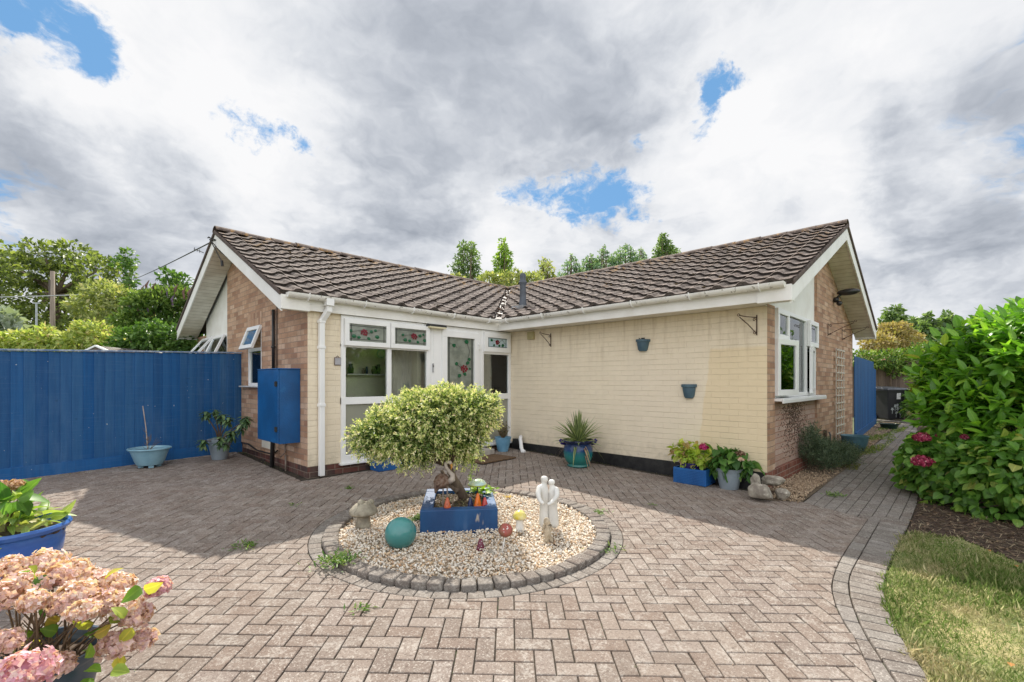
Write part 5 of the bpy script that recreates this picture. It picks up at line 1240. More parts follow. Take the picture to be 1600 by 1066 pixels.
fence('garden_fence', 'tall blue close-boarded garden fence with pale worn capping left of house', (-3.76, 2.70), (-10.2, 1.77), 1.60, 1.36, 58, m_fence, m_cap)
m_fence2 = plain('dark_blue_fence_stain', (.014, .11, .31), (.009, .07, .21), .5, 2, .4, 26, stretch=(5, 5, .4), speck=[(20, .66, (.10, .2, .33), .4)])
fence('blue_side_gate', 'dark blue boarded side gate panel next to the gable corner', (5.79, -4.41), (9.0, -4.33), 1.66, 1.64, 24, m_fence2, None, 'blue panels down the side')
fence('blue_side_fence', 'bright blue boarded panel behind the side gate by the bin', (9.1, -4.30), (10.35, -4.22), 1.50, 1.46, 10, m_fence2, None, 'blue panels down the side')
# ------------------------------------------------------------------ wheelie bin
bn = thing('wheelie_bin', 'black wheelie bin with white label and flower decals, end of path', 'bin', gpos(10.84, -4.50), AZ - R(90))
mb = MB(); hh = .88
mb.add([(-.22, -.24, .06), (.22, -.24, .06), (.22, .22, .06), (-.22, .22, .06), (-.275, -.30, hh), (.275, -.30, hh), (.275, .33, hh), (-.275, .33, hh)], [(0, 3, 2, 1), (4, 5, 6, 7), (0, 1, 5, 4), (1, 2, 6, 5), (2, 3, 7, 6), (3, 0, 4, 7)]); mb.box((-.29, -.315, hh - .06), (.29, .35, hh - .0005)); m_bin = plain('black_bin_plastic', (.010, .011, .015), (.018, .018, .023), .55, 5)
mb.build('bin_body', m_bin, bn, bevel=.015)
mb = MB(); mb.add([(-.30, -.34, hh + .002), (.30, -.34, hh + .002), (.30, .36, hh + .02), (-.30, .36, hh + .02), (-.27, -.30, hh + .05), (.27, -.30, hh + .05), (.27, .33, hh + .09), (-.27, .33, hh + .09)], [(0, 3, 2, 1), (4, 5, 6, 7), (0, 1, 5, 4), (1, 2, 6, 5), (2, 3, 7, 6), (3, 0, 4, 7)]); mb.build('lid', plain('greyish_lid', (.10, .11, .13), (.06, .065, .08), .4, 5), bn, bevel=.012)
for s_ in (-1, 1):
    mb = MB(); mb.tube([(s_ * .23, .24, .10), (s_ * .28, .24, .10)], .10, 18); mb.build('wheel', m_black_pl, bn)
def binface(u, z, e=.004): return (u * .5, -.24 - .06 * (z - .06) / (hh - .06) - e, z)
mb = MB(); mb.add([binface(-.05, .62), binface(.17, .62), binface(.17, .79), binface(-.05, .79)], [(0, 1, 2, 3)]); mb.build('label', plain('white_sticker', (.70, .70, .70), (.45, .45, .47), .5, 30), bn)
for (u, z, s_) in ((-.25, .34, .05), (-.10, .43, .05), (.05, .36, .055), (.02, .46, .04), (.2, .40, .05), (.28, .33, .045), (-.02, .24, .04), (.2, .22, .04)):
    mb = MB()
    for k in range(5): a = k * 1.256 + u; mb.add([binface(u, z), binface(u + 1.2 * s_ * math.cos(a - .4), z + .8 * s_ * math.sin(a - .4)), binface(u + 1.7 * s_ * math.cos(a), z + s_ * math.sin(a)), binface(u + 1.2 * s_ * math.cos(a + .4), z + .8 * s_ * math.sin(a + .4))], [(0, 1, 2, 3)])
    mb.add([binface(u - .006, z - .13), binface(u + .012, z - .13), binface(u + .012, z - .03), binface(u - .006, z - .03)], [(0, 1, 2, 3)]); mb.build('flower_decal', plain('pale_decal', (.62, .66, .66), (.5, .55, .55), .5), bn)
b_ = pot('low_dish', 'small dark green plastic dish lying on weeds by the path end', gpos(8.55, -4.72), [(.13, 0), (.15, .01), (.19, .12), (.205, .13)], plain('dark_green_plastic', (.012, .045, .035), (.01, .03, .025), .35), None, .03, 20, 'dish')
# ------------------------------------------------------------------ raised sleeper planter in the gravel circle
PR = math.atan2(-.433, .526); fl_ = Vector((-3.884, -2.721, 0)); fr_ = Vector((-3.358, -3.154, 0)); ctr = (fl_ + fr_) / 2 + Vector((.635, .772, 0)) * .425
pt_ = thing('raised_planter', 'square blue timber sleeper planter in the middle of gravel circle', 'planter', (ctr.x, ctr.y, -.235), PR)
m_slp = plain('blue_sleeper_paint', (.014, .082, .225), (.010, .055, .165), .5, 4, .5, 22, stretch=(1, 1, .4), speck=[(6, .66, (.42, .37, .32), .95), (2.2, .60, (.07, .14, .28), .6)])
a_, b2, hh2, th = .34, .425, .215, .105
for (x0, y0, x1, y1) in ((-a_ + .0, -b2, a_, -b2 + th), (-a_, b2 - th, a_, b2), (-a_, -b2 + th + .002, -a_ + th, b2 - th - .002), (a_ - th, -b2 + th + .002, a_, b2 - th - .002)):
    mb = MB(); mb.box((x0, y0, 0), (x1, y1, hh2 + random.uniform(-.003, .003))); mb.build('sleeper', m_slp, pt_, bevel=.007)
mb = MB(); n = 16; V = [(-a_ + th + (2 * a_ - 2 * th) * i / n, -b2 + th + (2 * b2 - 2 * th) * j / n, hh2 - .045 + random.uniform(0, .02)) for j in range(n + 1) for i in range(n + 1)]
mb.add(V, [(j * (n + 1) + i, j * (n + 1) + i + 1, (j + 1) * (n + 1) + i + 1, (j + 1) * (n + 1) + i) for j in range(n) for i in range(n)]); mb.build('soil', m_pot_soil, pt_, smooth=True)
Mp = Matrix.Translation(pt_.location) @ Matrix.Rotation(PR, 4, 'Z')
def inpl(x, y, z): return Mp @ Vector((x, y, z))
P = [inpl(random.uniform(-.23, .23), random.uniform(-.31, .31), hh2 - .028) for _ in range(900)]
tag(leaves('leaf_litter', P, rnd(900) * np.array([1, 1, .3]), rnd(900) + np.array([0, 0, 1]), rng.uniform(.012, .03, 900), .010, leafmat('litter', [(0, (.10, .07, .04)), (.5, (.20, .13, .07)), (.7, (.10, .12, .04)), (1, (.32, .25, .16))], .1)), 'dead leaf litter and moss on the soil of sleeper planter', kind='stuff')
# ------------------------------------------------------------------ the willow
TB = at(726, 777, 4.70); wl = thing('willow_standard', 'dappled willow with wide cream-tipped crown growing from blue planter', 'tree', TB)
def loc(u, v, t): return at(u, v, t) - TB
mb = MB(); fork = loc(700, 728, 4.6); tr_pts = [Vector((.02, 0, -.06)), loc(718, 764, 4.65), loc(708, 746, 4.6), fork]; mb.tube(tr_pts, [.055, .043, .036, .032], 10)
mb.tube([loc(716, 768, 4.6), loc(700, 755, 4.65), loc(690, 735, 4.7)], [.03, .022, .016], 8)
LB = [(672, 652, 4.5, .40, .22), (612, 668, 4.45, .30, .17), (576, 684, 4.45, .16, .10), (728, 640, 4.55, .29, .20), (757, 640, 4.55, .12, .15), (655, 685, 4.4, .34, .15), (712, 680, 4.5, .22, .16), (625, 702, 4.45, .20, .07), (712, 698, 4.62, .16, .07), (648, 715, 4.45, .18, .06), (575, 700, 4.45, .10, .05), (740, 688, 4.6, .10, .12), (725, 712, 4.75, .12, .07), (692, 630, 4.6, .34, .15), (650, 650, 4.8, .36, .20), (600, 688, 4.6, .22, .12), (735, 660, 4.7, .22, .15)]
lob = []
for u, v, t, rh, rv in LB: p = loc(u, v, t); lob.append((p.x, p.y, p.z, rh, rh, rv)); q = Vector(p); mb.tube([fork, fork.lerp(q, .5) + Vector((0, 0, .04)), q], [.02, .012, .005], 6)
mb.build('trunk', m_bark, wl, smooth=True)
NS = 3300; P, O = lobepts(lob, NS, .62); sD = unit(O * .75 + rnd(NS, .34) + np.array([0, 0, .06])); lp, ld, ln, ls, cp, cdv, cn = [], [], [], [], [], [], []
K = 11
for k in range(K):
    f = k / (K - 1); c = P + sD * (f * .10) - np.array([0, 0, .02]) * f * f; a = rng.uniform(0, 6.28, NS); s1 = unit(np.cross(sD, rnd(NS))); d = sD * .75 + s1 * .75
    (lp if f < .62 else cp).append(c); (ld if f < .62 else cdv).append(d); (ln if f < .62 else cn).append(rnd(NS) + np.array([0, 0, 1.]))
lp, ld, ln, cp, cdv, cn = map(np.concatenate, (lp, ld, ln, cp, cdv, cn))
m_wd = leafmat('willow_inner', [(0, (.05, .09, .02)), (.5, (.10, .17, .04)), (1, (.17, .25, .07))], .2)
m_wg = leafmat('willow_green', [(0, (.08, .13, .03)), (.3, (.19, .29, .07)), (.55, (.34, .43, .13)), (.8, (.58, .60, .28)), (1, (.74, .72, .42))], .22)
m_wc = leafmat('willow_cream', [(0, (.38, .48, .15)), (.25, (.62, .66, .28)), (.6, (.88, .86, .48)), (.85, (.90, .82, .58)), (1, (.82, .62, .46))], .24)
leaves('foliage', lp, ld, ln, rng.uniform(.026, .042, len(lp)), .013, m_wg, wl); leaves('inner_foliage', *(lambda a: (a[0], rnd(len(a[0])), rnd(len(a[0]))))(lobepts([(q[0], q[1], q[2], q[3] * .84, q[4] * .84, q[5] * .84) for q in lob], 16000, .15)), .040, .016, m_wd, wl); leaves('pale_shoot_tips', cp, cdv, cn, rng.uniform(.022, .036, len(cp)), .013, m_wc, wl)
# ------------------------------------------------------------------ ornaments
m_spot_w = plain('white_spot', (.80, .78, .74), (.7, .68, .64), .4)
gb = MB(); c = at(626, 833, 3.80); gb.ball((0, 0, 0), .126, 40, 26); b_ = gb.build('garden_ball', plain('teal_glazed_ball', (.055, .22, .215), (.075, .27, .26), .16, 3, .12, 60, spec=.6), None, (c.x, c.y, c.z), smooth=True); tag(b_, 'teal glazed ceramic ball resting on the gravel', 'ornament')
# stone mushroom
sm = thing('stone_toadstool', 'weathered stone toadstool with little ears on cap, left of ball', 'ornament', (*Vector(at(568, 824, 4.25))[:2], -.215)); m_stone = plain('weathered_stone', (.40, .36, .28), (.24, .21, .16), .9, 9, 1, 30, speck=[(14, .60, (.16, .15, .11), .7)])
mb = MB(); mb.lathe([(.068, 0), (.07, .03), (.058, .06), (.055, .12), (.062, .15)], (0, 0, 0), 20, wob=.06); mb.build('stem', m_stone, sm, smooth=True)
mb = MB(); mb.lathe([(.05, .135), (.11, .125), (.128, .14), (.12, .165), (.10, .19), (.075, .215), (.045, .232), (.001, .238)], (0, 0, 0), 26, wob=.03); mb.build('cap', m_stone, sm, smooth=True)
for p_ in ((-.03, -.01, .235), (.055, -.03, .228)): mb = MB(); mb.ball(p_, .028, 9, 7, (1.1, 1.1, 1), .06); mb.build('carved_frog', m_stone, sm, smooth=True)
# yellow mushroom
ym = thing('yellow_toadstool', 'ceramic toadstool with yellow cap and white stem on the gravel', 'ornament', (*Vector(at(812, 824, 4.2))[:2], -.225))
mb = MB(); mb.lathe([(.038, 0), (.04, .02), (.033, .06), (.028, .10), (.03, .12)], (0, 0, 0), 18); mb.build('stem', plain('white_ceramic', (.78, .77, .74), (.7, .69, .66), .3), ym, smooth=True)
mb = MB(); mb.lathe([(.028, .115), (.05, .108), (.062, .118), (.06, .14), (.045, .165), (.022, .18), (.001, .184)], (0, 0, 0), 22); mb.build('cap', plain('yellow_glaze', (.72, .58, .07), (.78, .72, .40), .2, 12), ym, smooth=True)
# red toadstool on a bent stick (cap tilted to the viewer)
rt_ = thing('red_toadstool', 'faded red spotted toadstool tilted on a thin pale stick', 'ornament', (*Vector(at(784, 864, 3.7))[:2], -.244))
top = Vector(at(790, 829, 3.78)) - rt_.location; mb = MB(); mb.tube([(0, 0, -.02), top * .5 + Vector((.005, 0, 0)), top], [.006, .005, .005], 7); mb.build('stick', m_spot_w, rt_, smooth=True)
vw = Vector((-ca, -sa, .75)).normalized(); q_ = vw.to_track_quat('Z', 'Y').to_matrix(); mb = MB(); mb.lathe([(.001, -.008), (.05, -.006), (.058, .004), (.054, .018), (.036, .032), (.001, .038)], (0, 0, 0), 22); mb.v = [tuple(q_ @ Vector(v) + top) for v in mb.v]
cp_ = mb.build('cap', plain('faded_red_glaze', (.36, .075, .06), (.20, .11, .06), .45, 14), rt_, smooth=True)
for k in range(9): a = k * 2.4; r = .012 + .034 * ((k * 7) % 9) / 9; mb = MB(); z = .037 - r * r * 11; mb.ball(tuple(q_ @ Vector((r * math.cos(a), r * math.sin(a), z)) + top), .006, 7, 5); mb.build('spot', m_spot_w, cp_)
# purple spotted cone
pc = thing('purple_cone', 'small dark purple cone ornament with white spots', 'ornament', (*Vector(at(751, 857, 3.76))[:2], -.240)); mb = MB(); mb.lathe([(.036, .0), (.037, .008), (.022, .06), (.012, .085), (.001, .092)], (0, 0, 0), 18); c0_ = mb.build('cone', plain('plum_glaze', (.11, .012, .035), (.16, .03, .06), .25), pc, smooth=True)
for k in range(16): a = k * 2.4; z = .008 + .07 * k / 16; r = .037 - .3 * z + .0005; mb = MB(); mb.ball((r * math.cos(a), r * math.sin(a), z), .0038, 6, 4); mb.build('spot', m_spot_w, c0_)
o = rock('small pinkish stone standing on the gravel near the purple cone', at(766, 866, 3.66), .042, (.8, .8, 1.05), 21, 2); o.name = 'small_stone'; del o['group']
o = rock('flat pale grey pebble lying near the front gravel edge', at(802, 888, 3.44), .024, (1.4, 1, .5), 23, 2); o.name = 'pale_pebble'; del o['group']
# cones in the planter
def cone(label, u, v, t, col, h, r, z):
    p = at(u, v, t); t_ = thing('cone_gnome', label, 'ornament', (p.x, p.y, z), 0, 'glazed cone ornaments in the planter')
    mb = MB(); mb.lathe([(r, 0), (r * 1.02, .006), (r * .80, h * .35), (r * .52, h * .7), (r * .3, h * .92), (.001, h)], (0, 0, 0), 20); b_ = mb.build('cone', plain('glaze_' + label.split()[0], col, tuple(q * .75 for q in col), .15, 20), t_, smooth=True)
    mb = MB(); mb.ball((-.62 * r, -.62 * r, h * .45), r * .16, 8, 6); mb.build('nose', MATS['glaze_' + label.split()[0]], t_, smooth=True)
cone('coral cone ornament alone on left of the front sleeper', 699, 803, 4.20, (.60, .13, .05), .092, .033, -.235 + .217)
cone('navy cone ornament leftmost of the trio in the planter corner', 735, 801, 4.32, (.012, .02, .09), .125, .034, -.075)
cone('orange cone ornament, tallest and in the middle of trio', 746.5, 802, 4.30, (.75, .16, .01), .165, .042, -.075)
cone('pinkish red cone ornament rightmost of the trio', 757.5, 802, 4.33, (.58, .07, .06), .12, .037, -.075)
# glass toadstool solar light
gl_ = thing('toadstool_stake_light', 'glass toadstool light with pale blue yellow-rimmed cap on black stake', 'ornament', (*Vector(at(746, 768, 4.66))[:2], -.04))
mb = MB(); mb.tube([(0, 0, -.06), (0, 0, .135)], .007, 8); mb.build('stake', m_black_pl, gl_)
mb = MB(); mb.lathe([(.088, .125), (.092, .13), (.088, .142), (.07, .165), (.04, .180), (.001, .186)], (0, 0, 0), 26); mb.build('cap', plain('pale_blue_glass', (.42, .60, .58), (.62, .68, .40), .08, 14, spec=.8), gl_, smooth=True)
mb = MB(); mb.tube([(.09 * math.cos(a * .3142), .09 * math.sin(a * .3142), .128) for a in range(21)], .006, 6); mb.build('rim', plain('yellow_green_glass', (.45, .48, .04), (.35, .4, .05), .15), gl_, smooth=True)
# bird ornament
bd = thing('bird_ornament', 'long-necked bird ornament with brown body and pale curved neck in planter', 'ornament', (*Vector(at(694, 786, 4.40))[:2], -.07)); o_ = Vector(bd.location)
def bl_(u, v, t=4.40): return at(u, v, t) - o_
mb = MB(); c = bl_(690.5, 752); mb.ball(c, .070, 16, 12, (1.05, 1.05, 1.0), .10); mb.tube([bl_(688, 753), bl_(683, 760), bl_(680, 771)], [.05, .034, .006], 9); mb.build('body', plain('rusty_brown_feathers', (.13, .065, .04), (.24, .17, .13), .8, 40, 1, 60), bd)
mb = MB(); mb.tube([bl_(701, 752), bl_(707, 749), bl_(707, 742), bl_(701, 736), bl_(697, 730), bl_(696, 724.5), bl_(699, 722), bl_(703, 722.5), bl_(705, 725)], [.034, .030, .022, .018, .016, .016, .017, .020, .014], 10); mb.build('neck', plain('pale_neck', (.50, .44, .38), (.36, .30, .26), .5, 12), bd, smooth=True)
mb = MB(); mb.tube([bl_(704.5, 725), bl_(706, 729), bl_(704.5, 734.5)], [.013, .011, .002], 8); mb.build('beak', plain('orange_beak', (.60, .28, .04), (.4, .2, .05), .4), bd, smooth=True)
for u in (692, 698.5): mb = MB(); mb.tube([bl_(u, 760), bl_(u + .5, 772), bl_(u, 790)], .007, 7); mb.build('leg', plain('leg_grey', (.34, .28, .24), (.2, .16, .14), .6), bd)
# embracing couple statue
cs = thing('couple_statue', 'white abstract statue of an embracing couple on the gravel', 'statue', (*Vector(at(861, 829, 4.20))[:2], -.238)); o_ = Vector(cs.location); m_wst = plain('white_resin', (.76, .75, .72), (.64, .63, .60), .45, 5, .25, 14)
def skin(name, chain, mat, parent, sub=2):
    """chain: list of (co, radius, parent index)"""
    me = bpy.data.meshes.new(name); me.from_pydata([c[0] for c in chain], [(c[2], i) for i, c in enumerate(chain) if c[2] is not None], []); me.materials.append(mat)
    o = bpy.data.objects.new(name, me); COL.objects.link(o); o.parent = parent
    m = o.modifiers.new('skin', 'SKIN'); sv = me.skin_vertices[0].data if me.skin_vertices else None
    if sv is None: me.skin_vertices.new() if hasattr(me.skin_vertices, 'new') else None; sv = me.skin_vertices[0].data
    for i, c in enumerate(chain): r = c[1]; sv[i].radius = r if hasattr(r, '__len__') else (r, r)
    sv[0].use_root = True; m.use_smooth_shade = True
    s_ = o.modifiers.new('sub', 'SUBSURF'); s_.levels = s_.render_levels = sub; return o
def bp(u, v, t=4.20): return tuple(at(u, v, t) - o_)
skin('tall_figure', [(bp(851, 783), .045, None), (bp(850, 800), .044, 0), (bp(850, 826), .050, 1), (bp(850, 770), .046, 0), (bp(849, 762), .052, 3), (bp(850, 757.5), .03, 4), (bp(850, 754.5), .021, 5), (bp(850.5, 750.5), .036, 6), (bp(850.5, 746.5), .036, 7), (bp(850.5, 743.5), .020, 8),
     (bp(842, 763, 4.17), .026, 4), (bp(840.5, 773, 4.13), .024, 10), (bp(844, 783, 4.10), .019, 11), (bp(850, 788, 4.08), .015, 12)], m_wst, cs)
skin('short_figure', [(bp(863, 786), .045, None), (bp(864, 800), .046, 0), (bp(866, 826), .052, 1), (bp(864, 776), .044, 0), (bp(865, 767), .048, 3), (bp(863, 761), .028, 4), (bp(862, 757.5), .020, 5), (bp(862, 755.5), .033, 6), (bp(862, 752), .033, 7), (bp(862, 749), .018, 8),
     (bp(870, 766, 4.17), .027, 4), (bp(870.5, 775, 4.13), .024, 10), (bp(863, 785, 4.10), .019, 11), (bp(855, 789, 4.08), .015, 12)], m_wst, cs)
# small figure / driftwood in front
df = thing('stone_figurine', 'small weathered buff figurine with rootlike base before the statue', 'statue', (*Vector(at(856, 850, 3.92))[:2], -.243)); o_ = Vector(df.location)
def fp_(u, v, t=3.92): return tuple(at(u, v, t) - o_)
skin('figure', [(fp_(855, 828), .022, None), (fp_(855, 820), .020, 0), (fp_(854.5, 814), .024, 1), (fp_(853, 808), .020, 2), (fp_(855, 836), .024, 0), (fp_(852, 846), .022, 4), (fp_(849, 852), .012, 5), (fp_(861, 843), .020, 4), (fp_(866, 851), .012, 7), (fp_(857, 852), .014, 4), (fp_(849, 822), .010, 2), (fp_(850, 832), .009, 10), (fp_(861, 822), .010, 2), (fp_(860, 832), .009, 12)], plain('buff_stone', (.56, .48, .36), (.38, .31, .22), .9, 20, 1, 50), df)
mb = MB()
for k in range(40): a = random.random() * 6.28; r = random.uniform(.02, .09); mb.tube([fp_(866, 850), tuple(Vector(fp_(868, 851)) + Vector((r * math.cos(a), r * math.sin(a), random.uniform(-.01, .06))))], [.004, .002], 4)
mb.build('dry_moss', m_twig, df)['kind'] = 'stuff'
# little plants in and around the bed
def tuft(name, label, cat, loc, n, L, W, mat, spread=.05, upw=.8, kind='kite', group=None):
    loc = Vector(loc); P = rnd(n, spread) * np.array([1, 1, .12]); P[:, 2] = abs(P[:, 2]); D = rnd(n) ; D[:, 2] = abs(D[:, 2]) * upw + .1
    o = leaves(name, P, D, rnd(n, .3) + np.array([0, 0, 1.]), rng.uniform(.6, 1.2, n) * L, W, mat, None, loc, kind=kind); return tag(o, label, cat, group)
m_bgreen = leafmat('bright_leaf', [(0, (.14, .26, .03)), (.5, (.28, .44, .05)), (1, (.42, .55, .12))], .35)
m_weed = leafmat('weed_leaf', [(0, (.06, .14, .03)), (.5, (.13, .24, .05)), (1, (.28, .34, .12))], .3)
tuft('primula_plant', 'low bright green rosette under the glass toadstool light', 'plant', at(752, 768, 4.75), 60, .085, .032, m_bgreen, .06, .25, 'big')
tuft('primula_plant', 'low dark green rosette against left side of planter', 'plant', at(655, 812, 4.45), 40, .06, .035, m_weed, .03, .4, 'big')
tuft('dandelion_flower', 'small yellow flower rosette lying on gravel behind planter', 'plant', at(794, 777, 5.2), 20, .04, .015, leafmat('yellow_petal', [(0, (.7, .45, .05)), (1, (.6, .5, .2))]), .012, .3)
ts = thing('thin_sapling', 'thin upright pale green shoot behind the planter', 'plant', at(735, 760, 4.7)); mb = MB(); mb.tube([(0, 0, -.05), (.01, 0, .15), (.03, .01, .34)], [.004, .003, .001], 5); mb.build('stem', m_bgreen, ts); f_ = rng.uniform(0, 1, 60)
leaves('foliage', np.stack([f_ * .03, f_ * 0, f_ * .34], 1), rnd(60) + np.array([0, 0, .5]), rnd(60), .045, .008, leafmat('pale_weed', [(0, (.28, .36, .14)), (1, (.45, .52, .25))]), ts)
for (u, v, n, s_, lab) in ((526, 884, 260, .07, 'spreading weed clump growing over left front of the kerb ring'), (380, 856, 60, .05, 'small flat weed in paving left of the ring'), (940, 802, 40, .05, 'tiny weed beside the right back of kerb ring'), (950, 860, 40, .06, 'tiny weed strands outside right side of kerb ring'),
                          (567, 953, 26, .03, 'tiny green weed between pavers below the ring'), (545, 764, 30, .03, 'tiny weed behind the stone toadstool'), (1303, 775, 70, .05, 'bright grass tuft at the start of side path'), (462, 790, 12, .03, 'lone weed sprig in shaded paving near downpipe'), (1020, 790, 10, .02, 'lone sprig in paving left of the shadow edge')):
    x, y = None, None; d = ray(u, v); t_ = 4.
    for _ in range(40): p = Vector((CX, CY, CZ)) + d * t_; t_ = (gz(p.x, p.y) - CZ) / d.z
    tuft('paving_weed', lab, 'weed', (p.x, p.y, gz(p.x, p.y) + .005 + (.03 if n > 200 else 0)), n, .045, .013, m_weed, s_, .6, 'kite', 'weeds in the paving')
# ------------------------------------------------------------------ rosemary, weeds along the side
m_rose = leafmat('rosemary_leaf', [(0, (.05, .085, .05)), (.5, (.10, .15, .085)), (1, (.19, .24, .14))], .15)
rs = thing('rosemary_bush', 'sprawling grey-green rosemary bush under the side window', 'shrub', (2.0, -4.60, gz(2, -4.6)))
lobs = [(-.35, .08, .32, .22, .14, .22), (-.1, -.02, .22, .32, .2, .18), (.35, -.08, .18, .42, .22, .16), (.85, -.12, .12, .35, .2, .12), (-.42, .06, .46, .08, .08, .18), (-.22, .1, .5, .06, .06, .16)]
P, O = lobepts(lobs, 1500, .3); sd_ = unit(O * .4 + rnd(1500, .3) + np.array([0, 0, .5])); lp = []; ld = []
for k in range(13): f = k / 12; lp.append(P + sd_ * f * .13); ld.append(sd_ * .6 + unit(np.cross(sd_, rnd(1500))) * .8)
lp = np.concatenate(lp); lp[:, 2] = np.maximum(lp[:, 2], .01); leaves('foliage', lp, np.concatenate(ld), rnd(len(lp)), .026, .008, m_rose, rs)
def strip_weeds(name, label, n, xr, yr, L, mat, kind='stuff', pw=1):
    P = [(x, y, gz(x, y) + .003) for x, y in ((random.uniform(*xr), random.uniform(*yr)) for _ in range(n)) if math.sin(x * 3.1) + math.sin(y * 17 + x * 2) + random.uniform(-1, 1) > .2]
    n = len(P); D = rnd(n); D[:, 2] = abs(D[:, 2]) + .3
    return tag(leaves(name, P, D, rnd(n) + np.array([0, 0, .6]), rng.uniform(.5, 1.3, n) * L, L * .3, mat), label, kind=kind)
strip_weeds('ground_weeds', 'green weeds spreading along the side path edge near the gate', 3800, (3.6, 10.0), (-5.02, -4.55), .05, leafmat('side_weed', [(0, (.10, .17, .04)), (.5, (.20, .28, .07)), (1, (.36, .36, .16))]))
strip_weeds('moss_edge', 'yellowish moss and weeds beside the rosemary', 1500, (2.2, 4.2), (-4.95, -4.6), .04, leafmat('moss_leaf', [(0, (.14, .16, .04)), (1, (.26, .24, .08))]))
# ------------------------------------------------------------------ lawn, mulch
m_lawnb = plain('lawn_base', (.42, .36, .18), (.20, .24, .09), .95, 2.2, .6, 60)
LP = [(-.45, -6.09), (-.60, -5.86), (-.75, -5.74), (-1.387, -5.715), (-2.041, -5.73), (-2.502, -5.787), (-2.866, -5.877), (-3.269, -6.023), (-3.62, -6.185), (-4.0, -6.365), (-4.6, -6.705), (-5.4, -7.305), (-6.8, -8.605), (-14, -14), (16, -14), (16, -9), (3, -8.2), (.2, -7.2), (-.95, -6.5)]
sheet('lawn', LP, -.010, m_lawnb)
BED = [(-.75, -5.74), (-.33, -5.735), (.70, -5.73), (2.66, -5.64), (5.5, -5.5), (9.4, -5.18), (12, -4.9), (16, -9), (3, -8.2), (.2, -7.2), (-.95, -6.5), (-.45, -6.09), (-.60, -5.86)]
sheet('mulch_bed', BED, -.002, plain('mulch_soil', (.075, .045, .03), (.04, .025, .018), .95, 20, 1, 50))
def grassmat(name):
    m, T, b, o = newmat(name); tc = T.add('ShaderNodeTexCoord').outputs['Object']; g = T.add('ShaderNodeNewGeometry')
    dryf = T.m('ADD', T.mr(T.noise(tc, 1.9, 5, .6), .46, .66), T.m('MULTIPLY', T.m('SUBTRACT', g.outputs['Random Per Island'], .5), .7))
    dryf = T.m('ADD', dryf, T.m('MULTIPLY', T.mr(T.noise(tc, 5, 3), .4, .65), .25))
    green = T.ramp(g.outputs['Random Per Island'], [(0, (.14, .24, .05)), (.5, (.25, .36, .09)), (1, (.38, .45, .15))])
    dry = T.ramp(g.outputs['Random Per Island'], [(0, (.44, .38, .19)), (.5, (.62, .55, .31)), (1, (.74, .66, .42))])
    c = T.mix(dryf, green, dry); setb(T, b, c, .6, spec=.25)
    tr = T.add('ShaderNodeBsdfTranslucent'); T.lk(c, tr.inputs[0]); mx = T.add('ShaderNodeMixShader'); mx.inputs[0].default_value = .35
    T.lk(b.outputs[0], mx.inputs[1]); T.lk(tr.outputs[0], mx.inputs[2]); T.lk(mx.outputs[0], o.inputs[0]); return m
def inside(poly, X, Y):
    r = np.zeros(len(X), bool)
    for i in range(len(poly)):
        x1, y1 = poly[i]; x2, y2 = poly[i - 1]; c = ((y1 > Y) != (y2 > Y)) & (X < (x2 - x1) * (Y - y1) / (y2 - y1 + 1e-12) + x1); r ^= c
    return r
n = 260000; X = rng.uniform(-5.2, 2.2, n); Y = rng.uniform(-8.8, -5.6, n); dist = np.hypot(X - CX, Y - CY)
Fw = ca * (X - CX) + sa * (Y - CY); Rt = sa * (X - CX) - ca * (Y - CY)
k = inside(LP, X + .025 * np.sin(Y * 31 + X * 17), Y - .028 + .022 * np.sin(X * 23)) & (Fw > .9) & (Rt < Fw * 1.25 + .6) & (rng.random(n) < np.clip(3.2 / dist, .35, 1))
X, Y = X[k], Y[k]; n = len(X); Z = np.array([gz(x, y) for x, y in zip(X, Y)]) - .008
D = rnd(n, .55) + np.array([0, 0, .9]); hgt = rng.uniform(.018, .055, n) * (1 + .5 * np.sin(X * 3) * np.cos(Y * 4)); hgt[rng.random(n) > .985] *= 1.9
lg = (np.sin(X * 7.3 + Y * 3.1) + np.sin(Y * 9.1 - X * 2)) > .5
leaves('grass', np.stack([X, Y, Z + .004], 1), D, rnd(n), hgt, .0034, grassmat('lawn_grass'), curl=.3); tag(bpy.data.objects['grass'], 'patchy green and straw coloured lawn grass', kind='stuff')
# bark mulch
n = 9000; X = rng.uniform(-1.1, 4, n); Y = rng.uniform(-7.4, -5.6, n); k = inside(BED, X, Y) & (np.hypot(X - CX, Y - CY) < 9); X, Y = X[k], Y[k]; n = len(X); Z = np.array([gz(x, y) for x, y in zip(X, Y)])
leaves('bark_mulch', np.stack([X, Y, Z + rng.uniform(.0, .02, n)], 1), rnd(n) * np.array([1, 1, .22]), rnd(n, .35) + np.array([0, 0, 1.]), rng.uniform(.02, .055, n), rng.uniform(.008, .018, n), leafmat('bark_chip', [(0, (.045, .027, .018)), (.4, (.09, .055, .035)), (.75, (.16, .10, .065)), (1, (.30, .21, .14))], .0), fold=.05, curl=.05); tag(bpy.data.objects['bark_mulch'], 'dark bark mulch under the shrubs', kind='stuff')
# fallen straw stems over the mulch edge
n = 500; X = rng.uniform(-1.0, .6, n); Y = rng.uniform(-6.9, -5.75, n); Z = np.array([gz(x, y) for x, y in zip(X, Y)]) + .02
leaves('dry_stems', np.stack([X, Y, Z], 1), rnd(n) * np.array([1, 1, .15]), np.tile([0, 0, 1.], (n, 1)), rng.uniform(.05, .16, n), .0035, leafmat('straw', [(0, (.45, .34, .22)), (1, (.60, .50, .36))], .1), curl=.0); tag(bpy.data.objects['dry_stems'], 'pale dry stems scattered over the mulch edge', kind='stuff')
